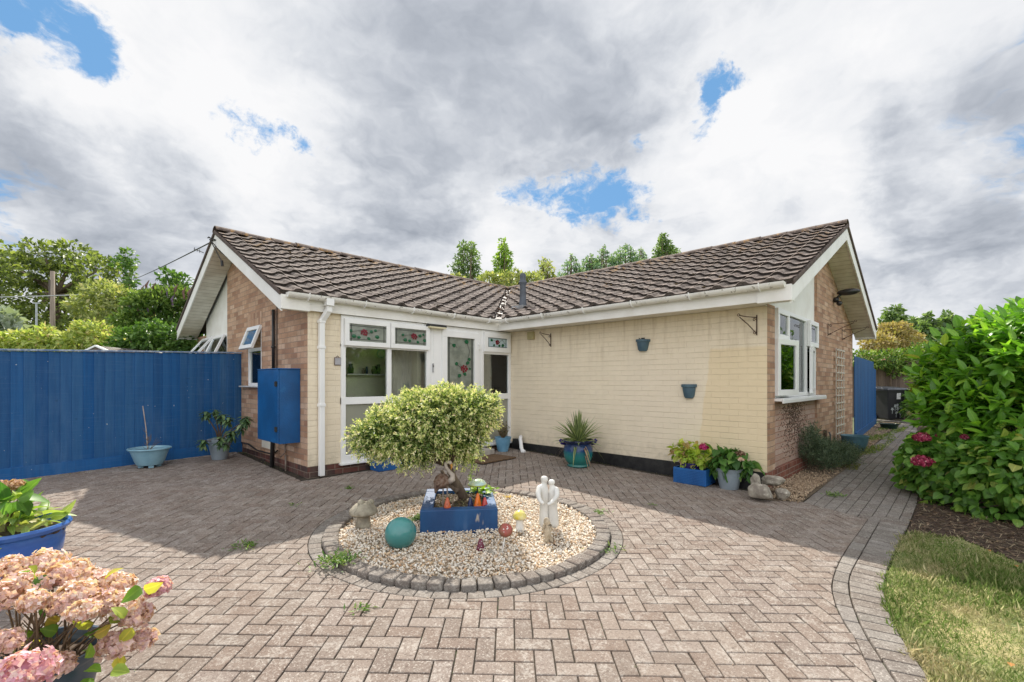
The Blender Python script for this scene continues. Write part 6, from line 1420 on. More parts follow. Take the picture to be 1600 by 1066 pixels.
# ------------------------------------------------------------------ big shrub and hydrangea on the right
m_laur = leafmat('glossy_shrub_leaf', [(0, (.07, .17, .025)), (.3, (.12, .28, .035)), (.65, (.20, .42, .045)), (.88, (.32, .55, .06)), (.98, (.45, .60, .12)), (1, (.42, .34, .10))], .42, .34, .5)
def wp(u, v, t): return at(u, v, t)
def mklobes(lst, o): 
    r = []
    for u, v, t, rx, rz in lst: p = wp(u, v, t) - o; r.append((p.x, p.y, p.z, rx, rx, rz))
    return r
sb = wp(1540, 800, 5.4); sb.z = gz(sb.x, sb.y); bs = thing('broadleaf_shrub', 'huge glossy green broad-leaved shrub filling the right edge beside path', 'shrub', sb)
lst = [(1560, 605, 5.7, .55, .55), (1500, 610, 6.0, .42, .45), (1625, 580, 5.4, .6, .62), (1540, 560, 5.9, .36, .34), (1600, 530, 5.7, .34, .30), (1484, 592, 6.2, .26, .28), (1700, 590, 5.1, .75, .75), (1505, 655, 5.7, .38, .30), (1590, 665, 5.2, .42, .34), (1770, 570, 4.7, .7, .8), (1480, 625, 6.4, .22, .22), (1600, 600, 7.0, .7, .6)]
LBS = mklobes(lst, bs.location); mb = MB()
for q in LBS: mb.tube([(random.uniform(-.1, .1), random.uniform(-.1, .1), -.02), (q[0] * .4, q[1] * .4, q[2] * .45), q[:3]], [.035, .022, .008], 6)
mb.build('stem', m_bark, bs)
# leafy shoots: whorls of leaves along outward/upward twigs
NS = 1500; P, O = lobepts(LBS, NS, .70); sd_ = unit(O * .55 + rnd(NS, .22) + np.array([0, 0, .55])); lp, ld, ln = [], [], []
for k in range(8):
    f = k / 7; a = k * 2.4 + rng.uniform(0, 1, NS); s1 = unit(np.cross(sd_, np.array([.3, .2, 1.]))); s2 = np.cross(sd_, s1); rad = s1 * np.cos(a)[:, None] + s2 * np.sin(a)[:, None]
    lp.append(P + sd_ * (f * .20)); ld.append(rad * (1.0 - .55 * f) + sd_ * (.25 + .8 * f) - np.array([0, 0, .22])); ln.append(sd_ + np.array([0, 0, .6]))
lp, ld, ln = map(np.concatenate, (lp, ld, ln)); n = len(lp); s_ = rng.uniform(.75, 1.2, n)
leaves('foliage', lp, ld, ln, .165 * s_, .07 * s_, m_laur, bs, None, True, kind='fine', curl=.24, fold=.14)
hb = wp(1500, 790, 5.1); hb.z = gz(hb.x, hb.y); hs = thing('red_hydrangea', 'low leafy hydrangea with deep red flower heads below the big shrub', 'hydrangea', hb)
m_hydl = leafmat('hydrangea_green', [(0, (.06, .15, .025)), (.4, (.11, .25, .04)), (.75, (.17, .34, .06)), (.95, (.28, .42, .08)), (1, (.40, .38, .12))], .34, .4)
lst = [(1470, 725, 5.5, .36, .34), (1520, 735, 5.2, .40, .36), (1440, 735, 5.7, .24, .30), (1570, 730, 5.0, .42, .36), (1500, 775, 5.2, .32, .24), (1560, 790, 4.8, .30, .2), (1600, 740, 4.7, .42, .38), (1650, 740, 4.6, .5, .4), (1445, 700, 5.8, .2, .16), (1480, 690, 5.7, .28, .22)]
LHS = mklobes(lst, hs.location); bush('foliage', LHS, 3600, .088, .074, m_hydl, hs, inner=.6, kind='fine', droop=.35, curl=.30, out=.9, jit=.6, smooth=True)
mb = MB()
for q in LHS: mb.tube([(0, 0, 0), (q[0] * .5, q[1] * .5, q[2] * .4), q[:3]], [.012, .009, .005], 5)
mb.build('stem', m_bark, hs)
m_crim = leafmat('crimson_petal', [(0, (.22, .012, .045)), (.6, (.38, .03, .10)), (.9, (.52, .08, .16)), (1, (.6, .35, .35))], .15); core_c = plain('crimson_core', (.15, .01, .03))
for u, v, t, r in ((1441, 722, 5.15, .088), (1441, 685, 5.45, .078), (1468, 683, 5.55, .04), (1507, 683, 5.3, .03)): head('flower_head', tuple(wp(u, v, t) - hb), r, 150, .024, m_crim, hs, .72, core=core_c)
head('flower_head', tuple(wp(1427, 647, 7.0) - hb), .07, 80, .02, leafmat('cream_petal', [(0, (.45, .42, .28)), (1, (.6, .56, .42))]), hs, .8)
# fallen leaves on the lawn
for i, (u, v, t) in enumerate(((1580, 1064, 2.3), (1590, 893, 3.5), (1548, 870, 3.8))):
    p = wp(u, v, t); p.z = gz(p.x, p.y) + .03; o = leaves('fallen_leaf', [(0, 0, 0)], [(1, .3 * i, .1)], [(0, 0, 1)], .05, .03, leafmat('orange_leaf', [(0, (.5, .22, .08)), (1, (.55, .3, .12))]), None, p, kind='big'); tag(o, ['orange fallen leaf at the bottom edge of the lawn', 'orange fallen leaf on lawn near the mulch', 'orange fallen leaf in the middle of the lawn'][i], 'leaf', 'fallen leaves on the lawn')
# ------------------------------------------------------------------ foreground left: blue bowl and mophead hydrangea
bc = wp(8, 820, 2.9)
pot('blue_glazed_bowl', 'large bright blue glazed pot with rolled rim at the left edge', (bc.x, bc.y, gz(bc.x, bc.y)), [(.16, 0), (.18, .02), (.235, .15), (.265, .27), (.272, .34), (.268, .36), (.275, .375), (.272, .39), (.298, .405), (.306, .425), (.298, .44)], plain('cobalt_glaze', (.035, .115, .42), (.06, .17, .50), .18, 5, .15, 16, stretch=(1, 1, 2)), None, .40, 44)
bp_ = thing('leafy_bowl_plant', 'pale green leafy hydrangea with tan faded flowers in blue bowl', 'hydrangea', (bc.x, bc.y, gz(bc.x, bc.y) + .38))
m_pale = leafmat('pale_bowl_leaf', [(0, (.16, .28, .06)), (.4, (.30, .42, .10)), (.8, (.48, .54, .20)), (1, (.62, .56, .26))], .35)  # pale green to yellowish leaf tones
bush('foliage', [(0, 0, .06, .22, .22, .08), (-.05, .05, .16, .12, .12, .10)], 150, .13, .05, m_pale, bp_, inner=.2, kind='fine', droop=.1, curl=.55, smooth=True)
bush('dark_leaves', [(tuple(wp(22, 782, 2.75) - Vector(bp_.location))[0], tuple(wp(22, 782, 2.75) - Vector(bp_.location))[1], tuple(wp(22, 782, 2.75) - Vector(bp_.location))[2], .07, .07, .04)], 18, .10, .07, leafmat('mid_green_leaf', [(0, (.06, .18, .03)), (1, (.16, .32, .06))]), bp_, inner=.2, kind='fine', droop=.3, smooth=True)
mb = MB()
for k in range(6): a = k * 1.05; mb.tube([(0, 0, 0), (.05 * math.cos(a), .05 * math.sin(a), .12), tuple(Vector((.12 * math.cos(a), .12 * math.sin(a), .22)))], [.005, .004, .003], 5)
mb.tube([(0, 0, 0), tuple((wp(18, 765, 2.75) - Vector(bp_.location)))], [.006, .003], 5)
mb.build('stem', m_twig, bp_)
m_tan = leafmat('tan_faded_petal', [(0, (.46, .25, .13)), (.5, (.62, .38, .24)), (1, (.72, .50, .36))], .2)
for u, v in ((12, 762), (25, 756), (3, 758)): head('flower_head', tuple(wp(u, v, 2.75) - Vector(bp_.location)), .036, 50, .016, m_tan, bp_, .6)
# mophead hydrangea
hp = wp(60, 1040, 1.85); hz = gz(hp.x, hp.y)
pot('dark_blue_pot', 'dark slate blue plastic pot in lower left corner under pink flowers', (hp.x, hp.y, hz), [(.13, 0), (.14, .02), (.18, .20), (.192, .27), (.195, .275), (.205, .29), (.207, .315)], plain('dark_slate_plastic', (.05, .085, .14), (.03, .06, .10), .35, 4), None, .26)
hy = thing('pink_hydrangea', 'leggy mophead hydrangea with faded peach and fresh pink flower heads', 'hydrangea', (hp.x, hp.y, hz + .26)); HO = Vector(hy.location)
m_peach = leafmat('faded_peach_petal', [(0, (.56, .31, .24)), (.2, (.72, .46, .42)), (.4, (.79, .57, .58)), (.65, (.83, .66, .70)), (.85, (.86, .76, .80)), (1, (.62, .33, .20))], .3)
m_mauve = leafmat('dusky_pink_petal', [(0, (.56, .34, .38)), (.3, (.70, .48, .52)), (.65, (.82, .62, .66)), (1, (.74, .50, .42))], .32)
m_pink = leafmat('fresh_pink_petal', [(0, (.60, .28, .42)), (.4, (.74, .42, .56)), (.8, (.80, .55, .66)), (1, (.84, .68, .74))], .32)
core_p = plain('faded_core', (.42, .24, .18))
heads = [(72, 880, 2.02, .070, 'p'), (112, 893, 2.0, .066, 'p'), (150, 908, 2.0, .066, 'p'), (88, 905, 1.9, .06, 'm'), (185, 915, 2.0, .06, 'p'), (20, 888, 1.95, .06, 'p'), (30, 915, 1.85, .066, 'p'), (8, 930, 1.75, .07, 'm'), (118, 928, 1.85, .064, 'p'), (152, 942, 1.85, .062, 'm'), (190, 945, 1.9, .066, 'p'), (214, 962, 1.92, .058, 'm'),
         (100, 945, 1.8, .05, 'm'), (248, 917, 2.0, .044, 'k'), (180, 1008, 1.85, .062, 'm'), (222, 1000, 1.92, .048, 'm'), (40, 1050, 1.50, .082, 'k'), (90, 1040, 1.7, .05, 'm'), (5, 1005, 1.6, .05, 'm'), (130, 955, 1.75, .045, 'p'), (-40, 900, 1.8, .08, 'p'), (-60, 990, 1.6, .08, 'm'), (55, 940, 1.72, .045, 'p')]
mm_ = {'p': m_peach, 'm': m_mauve, 'k': m_pink}
for u, v, t, r, kd in heads:
    p = wp(u, v, t) - HO; head('flower_head', tuple(p), r, 95 if kd != 'k' else 110, .0195 if kd != 'k' else .021, mm_[kd], hy, .72, -.6, core_p if kd != 'k' else plain('pink_core', (.45, .2, .3)))
    mb = MB(); b0 = Vector((random.uniform(-.09, .09), random.uniform(-.09, .09), -.02)); mb.tube([b0, b0.lerp(p, .5) + Vector((0, 0, .03)), p], [.0042, .0036, .003], 6); mb.build('stem', m_twig, hy, smooth=True)
tw = MB()
for k in range(46):
    b0 = Vector((random.uniform(-.1, .1), random.uniform(-.1, .1), -.02)); q = b0 + Vector((random.gauss(0, .12), random.gauss(0, .12), random.uniform(.12, .34))); tw.tube([b0, b0.lerp(q, .5) + Vector((0, 0, .02)), q], [.0034, .003, .0018], 5)
tw.build('bare_twigs', m_twig, hy)['kind'] = 'stuff'
m_yel = leafmat('yellowing_leaf', [(0, (.08, .20, .03)), (.4, (.18, .33, .05)), (.75, (.42, .46, .08)), (.9, (.62, .55, .10)), (1, (.36, .20, .09))], .4)
lf = [(170, 965), (190, 960), (145, 975), (150, 1000), (140, 1010), (165, 995), (138, 1040), (45, 1000), (60, 1005), (25, 1010), (55, 985), (175, 1050), (198, 1045), (60, 900), (75, 905), (220, 910), (232, 925), (205, 975), (160, 900), (60, 965), (75, 960), (130, 1025), (20, 985), (85, 980), (212, 985), (150, 1055), (48, 895)]
P = [tuple(wp(u + random.uniform(-8, 8), v + random.uniform(-8, 8), random.uniform(1.72, 1.95)) - HO) for u, v in lf]
leaves('foliage', P, rnd(len(P)) + np.array([0, 0, .1]), rnd(len(P), .6) + np.array([-ca * .7, -sa * .7, .6]), rng.uniform(.05, .085, len(P)), .048, m_yel, hy, kind='fine', curl=.35, fold=.2, smooth=True)
# ------------------------------------------------------------------ trees and background
def tree(name, label, cat, base, th, lobes, n, L, mat, r0=.2, group=None, W=None, inner=.35, **kw):
    b = Vector(base); t = thing(name, label, cat, b, 0, group); lb = [((q[0] - b.x), (q[1] - b.y), (q[2] - b.z), *q[3:]) for q in lobes]; mb = MB()
    cx_ = sum(q[0] for q in lb) / len(lb); cy_ = sum(q[1] for q in lb) / len(lb); top = Vector((cx_, cy_, th)); mb.tube([(0, 0, -.3), top * .5, top], [r0, r0 * .8, r0 * .6], 8)
    for q in lb: q_ = Vector(q[:3]); mb.tube([top, top.lerp(q_, .5) + Vector((0, 0, .1 * q[5])), q_, q_ + Vector((0, 0, q[5] * .7))], [r0 * .5, r0 * .32, r0 * .15, .01], 5)
    mb.build('trunk', m_bark, t, smooth=True); bush('crown', lb, n, L, W or L * .6, mat, t, inner, **kw); return t
def LB_(lst, t):   # (u,v,radius px, vertical radius px[, dt]) at distance t
    r = []
    for q in lst: tt = t + (q[4] if len(q) > 4 else 0); p = wp(q[0], q[1], tt); s_ = tt / FOC; r.append((p.x, p.y, p.z, q[2] * s_, q[2] * s_, q[3] * s_))
    return r
def gb_(u, t): p = wp(u, 600, t); return (p.x, p.y, gz(p.x, p.y))
g_oak = leafmat('oak_leaf', [(0, (.07, .10, .03)), (.4, (.14, .185, .055)), (.75, (.235, .285, .09)), (1, (.36, .40, .15))], .38)
g_yel = leafmat('yellow_green_leaf', [(0, (.17, .21, .08)), (.5, (.31, .355, .15)), (.85, (.45, .47, .21)), (1, (.52, .47, .24))], .35)
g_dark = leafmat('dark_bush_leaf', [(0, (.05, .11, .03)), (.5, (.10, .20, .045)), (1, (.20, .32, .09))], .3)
g_hedge = leafmat('pale_hedge_leaf', [(0, (.22, .30, .08)), (.4, (.40, .48, .15)), (.8, (.58, .60, .24)), (1, (.58, .44, .28))], .35)
g_con = leafmat('conifer_leaf', [(0, (.08, .14, .06)), (.5, (.16, .25, .10)), (1, (.30, .40, .18))], .35)
g_con2 = leafmat('blue_green_conifer', [(0, (.10, .18, .12)), (.5, (.19, .31, .20)), (1, (.34, .44, .28))], .35)
tree('oak_tree', 'tall airy oak behind telegraph pole with sky showing through its crown', 'tree', gb_(90, 34), 7.5, LB_([(70, 400, 40, 22), (115, 402, 34, 22, 1), (45, 425, 36, 24), (150, 425, 34, 26, -1), (95, 440, 46, 24, 2), (30, 465, 36, 26), (140, 470, 30, 24), (75, 490, 40, 26, -1), (185, 430, 20, 24), (110, 510, 40, 18, 2), (5, 410, 22, 18), (20, 505, 30, 20), (60, 530, 60, 20, 3), (150, 500, 30, 20)], 34), 5600, .36, g_oak, .35, inner=.55)
tree('oak_tree', 'dark oak cut off by the left picture edge behind fence', 'tree', gb_(-60, 30), 6, LB_([(-20, 430, 40, 34), (-60, 400, 60, 40), (-90, 470, 70, 50), (0, 480, 26, 30), (-20, 520, 40, 26)], 30), 2400, .36, g_oak, .35, inner=.5)
tree('ash_tree', 'yellow-green feathery tree between the oak and the purple buddleia', 'tree', gb_(185, 24), 3.6, LB_([(165, 462, 34, 20), (200, 478, 32, 22), (140, 480, 30, 18, 1), (190, 508, 44, 22), (220, 500, 26, 20), (160, 520, 30, 18)], 24), 4600, .24, g_yel, .16, inner=.3)
tree('slender_tree', 'thin open-crowned tree standing up beside the oak crown', 'tree', gb_(202, 30), 6, LB_([(196, 400, 12, 12), (190, 412, 13, 9, .5), (204, 415, 9, 12), (205, 440, 8, 10), (198, 455, 12, 10)], 30), 420, .26, g_dark, .08, inner=.2)
tree('slender_tree', 'thin dark tree showing above buddleia next to the roof verge', 'tree', gb_(275, 22), 4.2, LB_([(262, 432, 14, 9), (285, 440, 13, 11), (270, 450, 20, 10)], 22), 480, .20, g_dark, .08, inner=.2)
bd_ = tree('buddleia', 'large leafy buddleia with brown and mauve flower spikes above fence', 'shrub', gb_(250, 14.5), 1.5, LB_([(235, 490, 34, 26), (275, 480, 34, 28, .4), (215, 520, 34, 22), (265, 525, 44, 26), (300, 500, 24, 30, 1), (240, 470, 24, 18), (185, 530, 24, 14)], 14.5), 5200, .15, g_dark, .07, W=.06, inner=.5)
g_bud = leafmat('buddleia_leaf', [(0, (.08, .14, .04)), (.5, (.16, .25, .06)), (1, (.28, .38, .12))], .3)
bush('upper_foliage', [tuple(np.array(q) - np.array([*bd_.location, 0, 0, 0])) for q in LB_([(235, 478, 34, 20), (275, 470, 32, 20, .4), (205, 505, 26, 16), (290, 490, 24, 24, .6)], 14.3)], 2600, .16, .055, g_bud, bd_, .6, up=-.1)  # lighter leaves over the upper lobes
tips = []
for u, v in ((222, 448), (230, 440), (238, 452), (240, 444), (262, 448), (275, 446), (288, 450), (212, 462), (205, 470), (254, 452), (296, 452), (232, 470), (246, 462), (218, 478), (270, 462)):
    mb = MB(); p = wp(u, v, 14.3) - Vector(bd_.location); mb.tube([p - Vector((0, 0, .35)), p - Vector((.03, 0, .12)), p + Vector((.05, 0, .05))], [.025, .035, .008], 6); mb.build('flower_spike', plain('brown_spike', (.12, .06, .05), (.2, .12, .1), .9, 12) if random.random() < .7 else plain('mauve_spike', (.30, .20, .38), (.2, .14, .26), .9, 12), bd_)
def hedge(name, label, cat, pts, n, L, mat, inner=.45, **kw):
    lb = [q for a in pts for q in a]; c = np.mean([q[:3] for q in lb], 0); t = thing(name, label, cat, (c[0], c[1], gz(c[0], c[1]))); o = np.array([c[0], c[1], t.location.z, 0, 0, 0]); bush('foliage', [tuple(np.array(q) - o) for q in lb], n, L, L * .55, mat, t, inner, **kw)
    mb = MB()
    for q in lb[::2]: q = np.array(q) - o; mb.tube([(q[0], q[1], 0), (q[0], q[1], q[2])], [.04, .02], 5)
    mb.build('stem', m_bark, t)['kind'] = 'stuff'; return t
hedge('rambling_hedge', 'sunlit yellow-green rambling hedge along top of blue fence', 'hedge', [LB_([(-20, 535, 26, 16), (15, 536, 26, 14), (50, 533, 26, 16), (85, 536, 26, 14), (120, 534, 26, 18), (150, 526, 22, 22), (170, 540, 26, 16), (70, 522, 14, 12), (128, 515, 12, 12)], 11)], 5200, .11, g_hedge)
hedge('bramble_bush', 'dark green bramble bush behind fence beside the gable verge', 'shrub', [LB_([(205, 532, 26, 18), (240, 526, 28, 22), (275, 530, 26, 20), (300, 535, 22, 18), (190, 545, 20, 10)], 10.2)], 2800, .11, g_dark)
hedge('palm_bush', 'pale grey-leaved bush at far left above the fence', 'shrub', [LB_([(8, 500, 16, 10), (2, 515, 20, 12)], 14)], 260, .3, leafmat('grey_leaf', [(0, (.3, .36, .3)), (1, (.5, .55, .48))], .2))
# trees beyond the roof
def spire(name, label, u, vt, vb, rpx, t, n, L, mat, grp=None, taper=.8, top=.2, lean=0):
    """irregular crown: a stack of side lobes of random reach round a leader"""
    k = 11; lst = []
    for i in range(k):
        f = i / (k - 1); w = rpx * (top + (1 - top) * f ** taper)
        for sgn in (-1, 1): ww = w * random.uniform(.45, 1.0); lst.append((u + sgn * ww * .5 + lean * (1 - f), vt + (vb - vt) * f + random.uniform(-2, 2), max(ww * .55, 2.), (vb - vt) / k * random.uniform(.7, 1.3), random.uniform(-.6, .6)))
    lst.append((u + lean, vt - 1, 2.2, (vb - vt) / k))
    return tree(name, label, 'tree', gb_(u, t), 3, LB_(lst, t), n, L, mat, .08, grp, inner=.35, out=.6)
spire('cypress_tree', 'dense dark green rounded conifer above the left roof', 730, 386, 470, 36, 22, 3600, .13, g_con, None, .45, .5)
spire('cypress_tree', 'tapering bright green tree between conifer and the flue pipe', 782, 382, 465, 27, 19, 2300, .13, leafmat('bright_conifer', [(0, (.12, .21, .04)), (.5, (.24, .38, .07)), (1, (.40, .52, .14))], .4), None, .9, .35, 4)
spire('small_tree', 'small yellowish tree top right of the flue pipe', 852, 410, 450, 24, 17, 900, .12, g_yel, None, .6, .4)
def fir(label, u, vt, vb, rpx, t, n):
    """open conifer top: leader with drooping side branches"""
    lst = [(u, vt + 3, 1.6, 6), (u, vt + 9, 2.4, 5)]; H = vb - vt
    for i in range(16): f = (i + 1) / 16; w = rpx * f ** .8 * random.uniform(.6, 1.1); s_ = 1 if i % 2 else -1; lst.append((u + s_ * w * .55, vt + H * f + random.uniform(-1, 2), w * .55 + 1, 2.4 + 1.5 * f, random.uniform(-.5, .5)))
    return tree('pine_tree', label, 'tree', gb_(u, t), 3, LB_(lst, t), n, .13, g_con2, .12, 'spiky conifers over the ridge', inner=.2)
fir('spiky blue-green conifer tip farthest left over the ridge', 893, 398, 445, 34, 24, 1000)
fir('spiky blue-green conifer with a broad skirt, second over the ridge', 922, 398, 440, 36, 24, 1500)
fir('tallest spiky blue-green conifer in the middle over the ridge', 943, 385, 440, 38, 24, 1900)
fir('spiky blue-green conifer right of the tallest over the ridge', 978, 381, 430, 40, 24.5, 1900)
fir('thin spiky blue-green conifer tip next to the cedar', 1002, 388, 425, 24, 25, 700)
spire('cedar_tree', 'dark conifer with drooping lower branches and pointed top over ridge', 1037, 371, 445, 52, 26, 4200, .16, g_con, None, .8, .10)
tree('small_tree', 'green shrubby tree behind the valley where the roofs meet', 'tree', gb_(800, 15), 2, LB_([(800, 440, 30, 14), (765, 440, 20, 12), (830, 440, 20, 12), (710, 440, 20, 10)], 15), 1900, .12, g_yel, .1)
# right background
tree('copper_tree', 'broad russet and olive tree beyond the ivy at end of path', 'tree', gb_(1400, 24), 3, LB_([(1395, 528, 32, 20), (1372, 538, 24, 16, -1), (1422, 536, 20, 14, 1), (1398, 514, 20, 10)], 24), 3600, .17, leafmat('russet_leaf', [(0, (.22, .18, .08)), (.5, (.42, .32, .15)), (.8, (.52, .40, .20)), (1, (.32, .33, .14))], .3), .2)
for u, vt, lab in ((1388, 486, 'far dark pine left above the russet tree'), (1402, 482, 'far dark pine, tallest behind the russet tree'), (1450, 494, 'far dark pine just right of the russet tree'), (1480, 492, 'far dark pine nearest the big shrub')): spire('pine_tree', lab, u, vt, 530, 22, 48, 1000, .45, g_con, 'far pines on the right')
spire('pine_tree', 'far dark pine low between the taller ones', 1428, 500, 530, 18, 50, 700, .45, g_con, 'far pines on the right')
hh = thing('far_bungalow', 'small distant house roof peeping between russet tree and shrub', 'house', gb_(1432, 30)); o_ = Vector(hh.location); mb = MB()
p0, p1, p2 = wp(1408, 548, 30) - o_, wp(1436, 534, 30) - o_, wp(1480, 548, 30) - o_; dd = Vector((ca, sa, 0)) * 4; mb.add([p0, p1, p1 + dd, p0 + dd, p2, p2 + dd], [(0, 1, 2, 3), (1, 4, 5, 2), (0, 4, 1), (3, 2, 5)]); mb.build('roof', plain('far_grey_roof', (.30, .29, .28), (.22, .2, .2), .8), hh)
mb = MB(); mb.prism([tuple(Vector((p0.x, p0.y, 0))), tuple(Vector((p2.x, p2.y, 0))), tuple(p2), tuple(p0)], (ca, sa, 0), 3.9); mb.build('wall', plain('far_red_brick', (.35, .16, .12), (.28, .12, .09), .8), hh)
# timber fence and ivy at the end of the path
m_oldf = plain('weathered_timber', (.20, .15, .12), (.12, .09, .07), .85, 4, .5, 20, stretch=(5, 5, .4))
fence('timber_fence', 'old brown timber fence under ivy at the end of path', (11.7, -3.2), (12.3, -8.2), 1.75, 1.75, 32, m_oldf, None)
hedge('ivy_hedge', 'bright green ivy mass spilling over the brown timber fence', 'ivy', [LB_([(1345, 560, 20, 12), (1368, 562, 22, 14), (1392, 562, 22, 16), (1415, 568, 22, 20), (1440, 560, 26, 24), (1400, 578, 16, 12), (1425, 586, 18, 18), (1470, 560, 30, 26)], 14.1)], 5200, .09, leafmat('ivy_leaf', [(0, (.04, .09, .02)), (.4, (.12, .22, .04)), (.8, (.24, .36, .07)), (1, (.38, .44, .14))], .25))
hedge('fern_plant', 'dark ferny plant beside the black bin', 'plant', [LB_([(1422, 640, 10, 16), (1428, 620, 10, 12)], 12.9)], 500, .08, g_dark)
# trees across the road, outside the frame: they are what the window panes mirror
for i, (x, y, r, h) in enumerate(((-5, -19, 2.6, 4.6), (.5, -18, 2.9, 5.2), (6, -17.5, 2.6, 4.4), (11, -17, 3.0, 5.4), (17, -16, 2.8, 4.8), (24, -15, 3.4, 5.6), (31, -13, 3.4, 5.0), (-11, -20, 3, 5))):
    z = gz(x, y); tree('roadside_tree', 'leafy tree of the row mirrored in the window glass', 'tree', (x, y, z), 1.6, [(x, y, z + h * .55, r, r * .8, h * .45), (x + r * .6, y, z + h * .4, r * .7, r * .6, h * .4), (x - r * .6, y + .3, z + h * .35, r * .7, r * .6, h * .36), (x, y, z + .7, r * 1.1, 1, .9)], 1500, .42, g_dark, .2, 'trees mirrored in the windows', inner=.4)
# pole, wires, lamp
pp_ = gb_(82, 26); pl0 = thing('telegraph_pole', 'grey-brown wooden telegraph pole standing in front of the oak', 'pole', pp_); tz = wp(82, 424, 26).z - pp_[2]; mb = MB(); mb.tube([(0, 0, -.3), (0, 0, tz)], [.13, .10], 10); mb.build('post', plain('weathered_pole', (.30, .25, .20), (.20, .16, .13), .9, 3, stretch=(4, 4, .3)), pl0, smooth=True)
mb = MB(); mb.box((-.16, -.06, tz - 1.5), (.0, .10, tz - .5)); mb.build('pole_box', plain('dark_fitting', (.09, .07, .06)), pl0)
lp0 = gb_(57, 22); l_ = thing('lamp_post', 'thin pale metal post to the left of telegraph pole', 'pole', lp0); tz = wp(57, 474, 22).z - lp0[2]; mb = MB(); mb.tube([(0, 0, -.2), (0, 0, tz)], [.05, .04], 8); mb.build('post', plain('galvanised', (.42, .46, .50), (.35, .38, .42), .4), l_); mb = MB(); mb.tube([(-.12, .1, tz), (.12, -.1, tz)], .03, 6); mb.build('crossbar', MATS['galvanised'], l_)
m_wire = plain('black_cable', (.03, .03, .035)); m_wire2 = plain('pale_cable', (.42, .44, .46))
def wire(label, a, b, sag, r, mat, seg=14):
    a = Vector(a); b = Vector(b); mb = MB(); mb.tube([a.lerp(b, i / seg) - Vector((0, 0, sag * 4 * (i / seg) * (1 - i / seg))) for i in range(seg + 1)], r, 5); c = a; mb.v = [tuple(Vector(v) - c) for v in mb.v]; tag(mb.build('overhead_cable', mat, None, c), label, 'cable')
apx = wp(344, 375, 6.55); apx = Vector((X0 - .03, HM - .05, lineA(HM, -.16)))
wire('black service cable running from the gable peak up left to sky', apx, wp(200, 440, 26), .05, .012, m_wire)
wire('pale cable crossing level behind pole towards the gable', wp(-80, 466, 26), wp(330, 452, 24), .06, .03, m_wire2)
wire('thin cable from the gable wall out across the left verge', (XL - .01, 1.35, 2.80), wp(250, 466, 26), .1, .008, m_wire)
ck = thing('cable_bracket', 'black cable bracket with hanging junctions at the gable peak', 'bracket', apx); mb = MB(); mb.tube([(.0, 0, 0), (-.10, 0, .02)], .01, 6); mb.tube([(-.1, -.03, .02), (-.1, .04, .02)], .01, 6); mb.build('arm', m_wire, ck)
mb = MB(); mb.tube([(-.08, .02, .0), (.0, .03, -.14), (.06, -.02, -.30), (.08, -.06, -.36)], .008, 6); mb.tube([(.08, -.05, -.34), (.085, -.06, -.43)], .022, 8); mb.build('drop_cable', m_wire, ck)
mb = MB(); mb.tube([(-.08, .02, .0), (.06, -.06, -.2), (.14, -.16, -.3), (.15, -.24, -.24)], .008, 6); mb.tube([(.15, -.20, -.30), (.15, -.27, -.22)], .024, 8); mb.build('drop_cable', m_wire, ck)
ae = wp(303, 389, 16); a_ = thing('aerial', 'small dark television aerial tip beyond the left verge', 'aerial', ae); mb = MB(); mb.tube([(0, 0, 0), tuple(wp(318, 395, 16) - ae)], .015, 5); mb.build('boom', m_wire, a_)
for k in range(3): mb = MB(); c = (wp(304 + k * 4, 389.5 + k * 1.6, 16) - ae); mb.tube([c - Vector((0, 0, .05)), c + Vector((0, 0, .06))], .01, 4); mb.build('element', m_wire, a_)
sh = thing('summerhouse', 'white-edged apex roof of small garden building behind the fence', 'shed', gb_(152, 9)); o_ = Vector(sh.location); mb = MB(); q0, q1, q2 = wp(134, 548, 9) - o_, wp(150, 540.5, 9) - o_, wp(168, 548, 9) - o_; dd = Vector((ca, sa, 0)) * 1.6
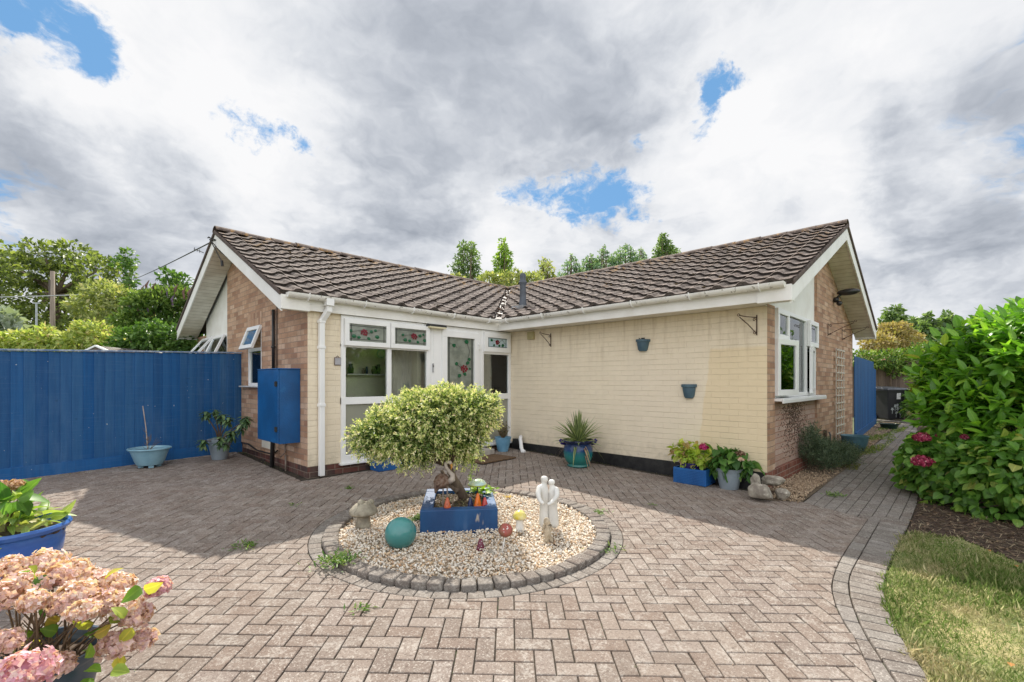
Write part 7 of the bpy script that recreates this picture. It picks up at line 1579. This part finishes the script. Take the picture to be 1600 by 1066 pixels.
mb.bar(q0, q1, .05, .03); mb.bar(q1, q2, .05, .03); mb.build('bargeboard', m_upvc, sh); mb = MB(); mb.add([q0, q1, q1 + dd, q0 + dd, q2, q2 + dd], [(0, 3, 2, 1), (1, 2, 5, 4)]); mb.build('roof', plain('shed_felt', (.35, .36, .35), (.28, .28, .28)), sh)
mb = MB(); mb.prism([(q0.x, q0.y, 0), (q2.x, q2.y, 0), tuple(q2), tuple(q1), tuple(q0)], (ca, sa, 0), 1.5); mb.build('wall', m_oldf, sh)
# ------------------------------------------------------------------ small debris on the paving
P = []; n = 0
while len(P) < 420:
    x, y = random.uniform(-8.5, -.1), random.uniform(-5.4, 2.4)
    if x > XL - .1 and y > -.1: continue
    if math.hypot(x - CB[0], y - CB[1]) < 1.3 or not visible(x, y): continue
    near = min(abs(y - 2.45) if x < XL else 9, abs(x) if y > YR else 9, abs(y) if x > XL else 9)
    if random.random() > .25 + .75 * math.exp(-near * 2.2): continue
    P.append((x, y, gz(x, y) + .003))
n = len(P); D = rnd(n) * np.array([1, 1, .12])
leaves('paving_debris', P, D, rnd(n, .25) + np.array([0, 0, 1.]), rng.uniform(.008, .026, n), rng.uniform(.004, .011, n), leafmat('dry_debris', [(0, (.16, .10, .06)), (.4, (.30, .21, .13)), (.7, (.55, .50, .42)), (1, (.12, .16, .05))], .0), curl=.15)
tag(bpy.data.objects['paving_debris'], 'tiny dry leaf scraps and grit scattered on the paving', kind='stuff')
P = []
for _ in range(1500):
    if random.random() < .5: x = random.uniform(-8, -3.9); y = 2.62 + .144 * (x + 3.76) - abs(random.gauss(0, .09))
    elif random.random() < .5: x = -.02 - abs(random.gauss(0, .05)); y = random.uniform(YR, -.6)
    else: x = XL - .02 - abs(random.gauss(0, .05)); y = random.uniform(.1, 2.6)
    if math.sin(x * 6 + y * 5) + random.uniform(-1, 1) < .35: continue
    P.append((x, y, gz(x, y)))
n = len(P); D = rnd(n); D[:, 2] = abs(D[:, 2]) + .2
leaves('wall_foot_moss', P, D, rnd(n) + np.array([0, 0, .6]), rng.uniform(.008, .022, n), .006, leafmat('wall_moss', [(0, (.07, .10, .03)), (.6, (.16, .19, .06)), (1, (.28, .22, .12))]))
tag(bpy.data.objects['wall_foot_moss'], 'moss and seedlings along the foot of fence and walls', kind='stuff')
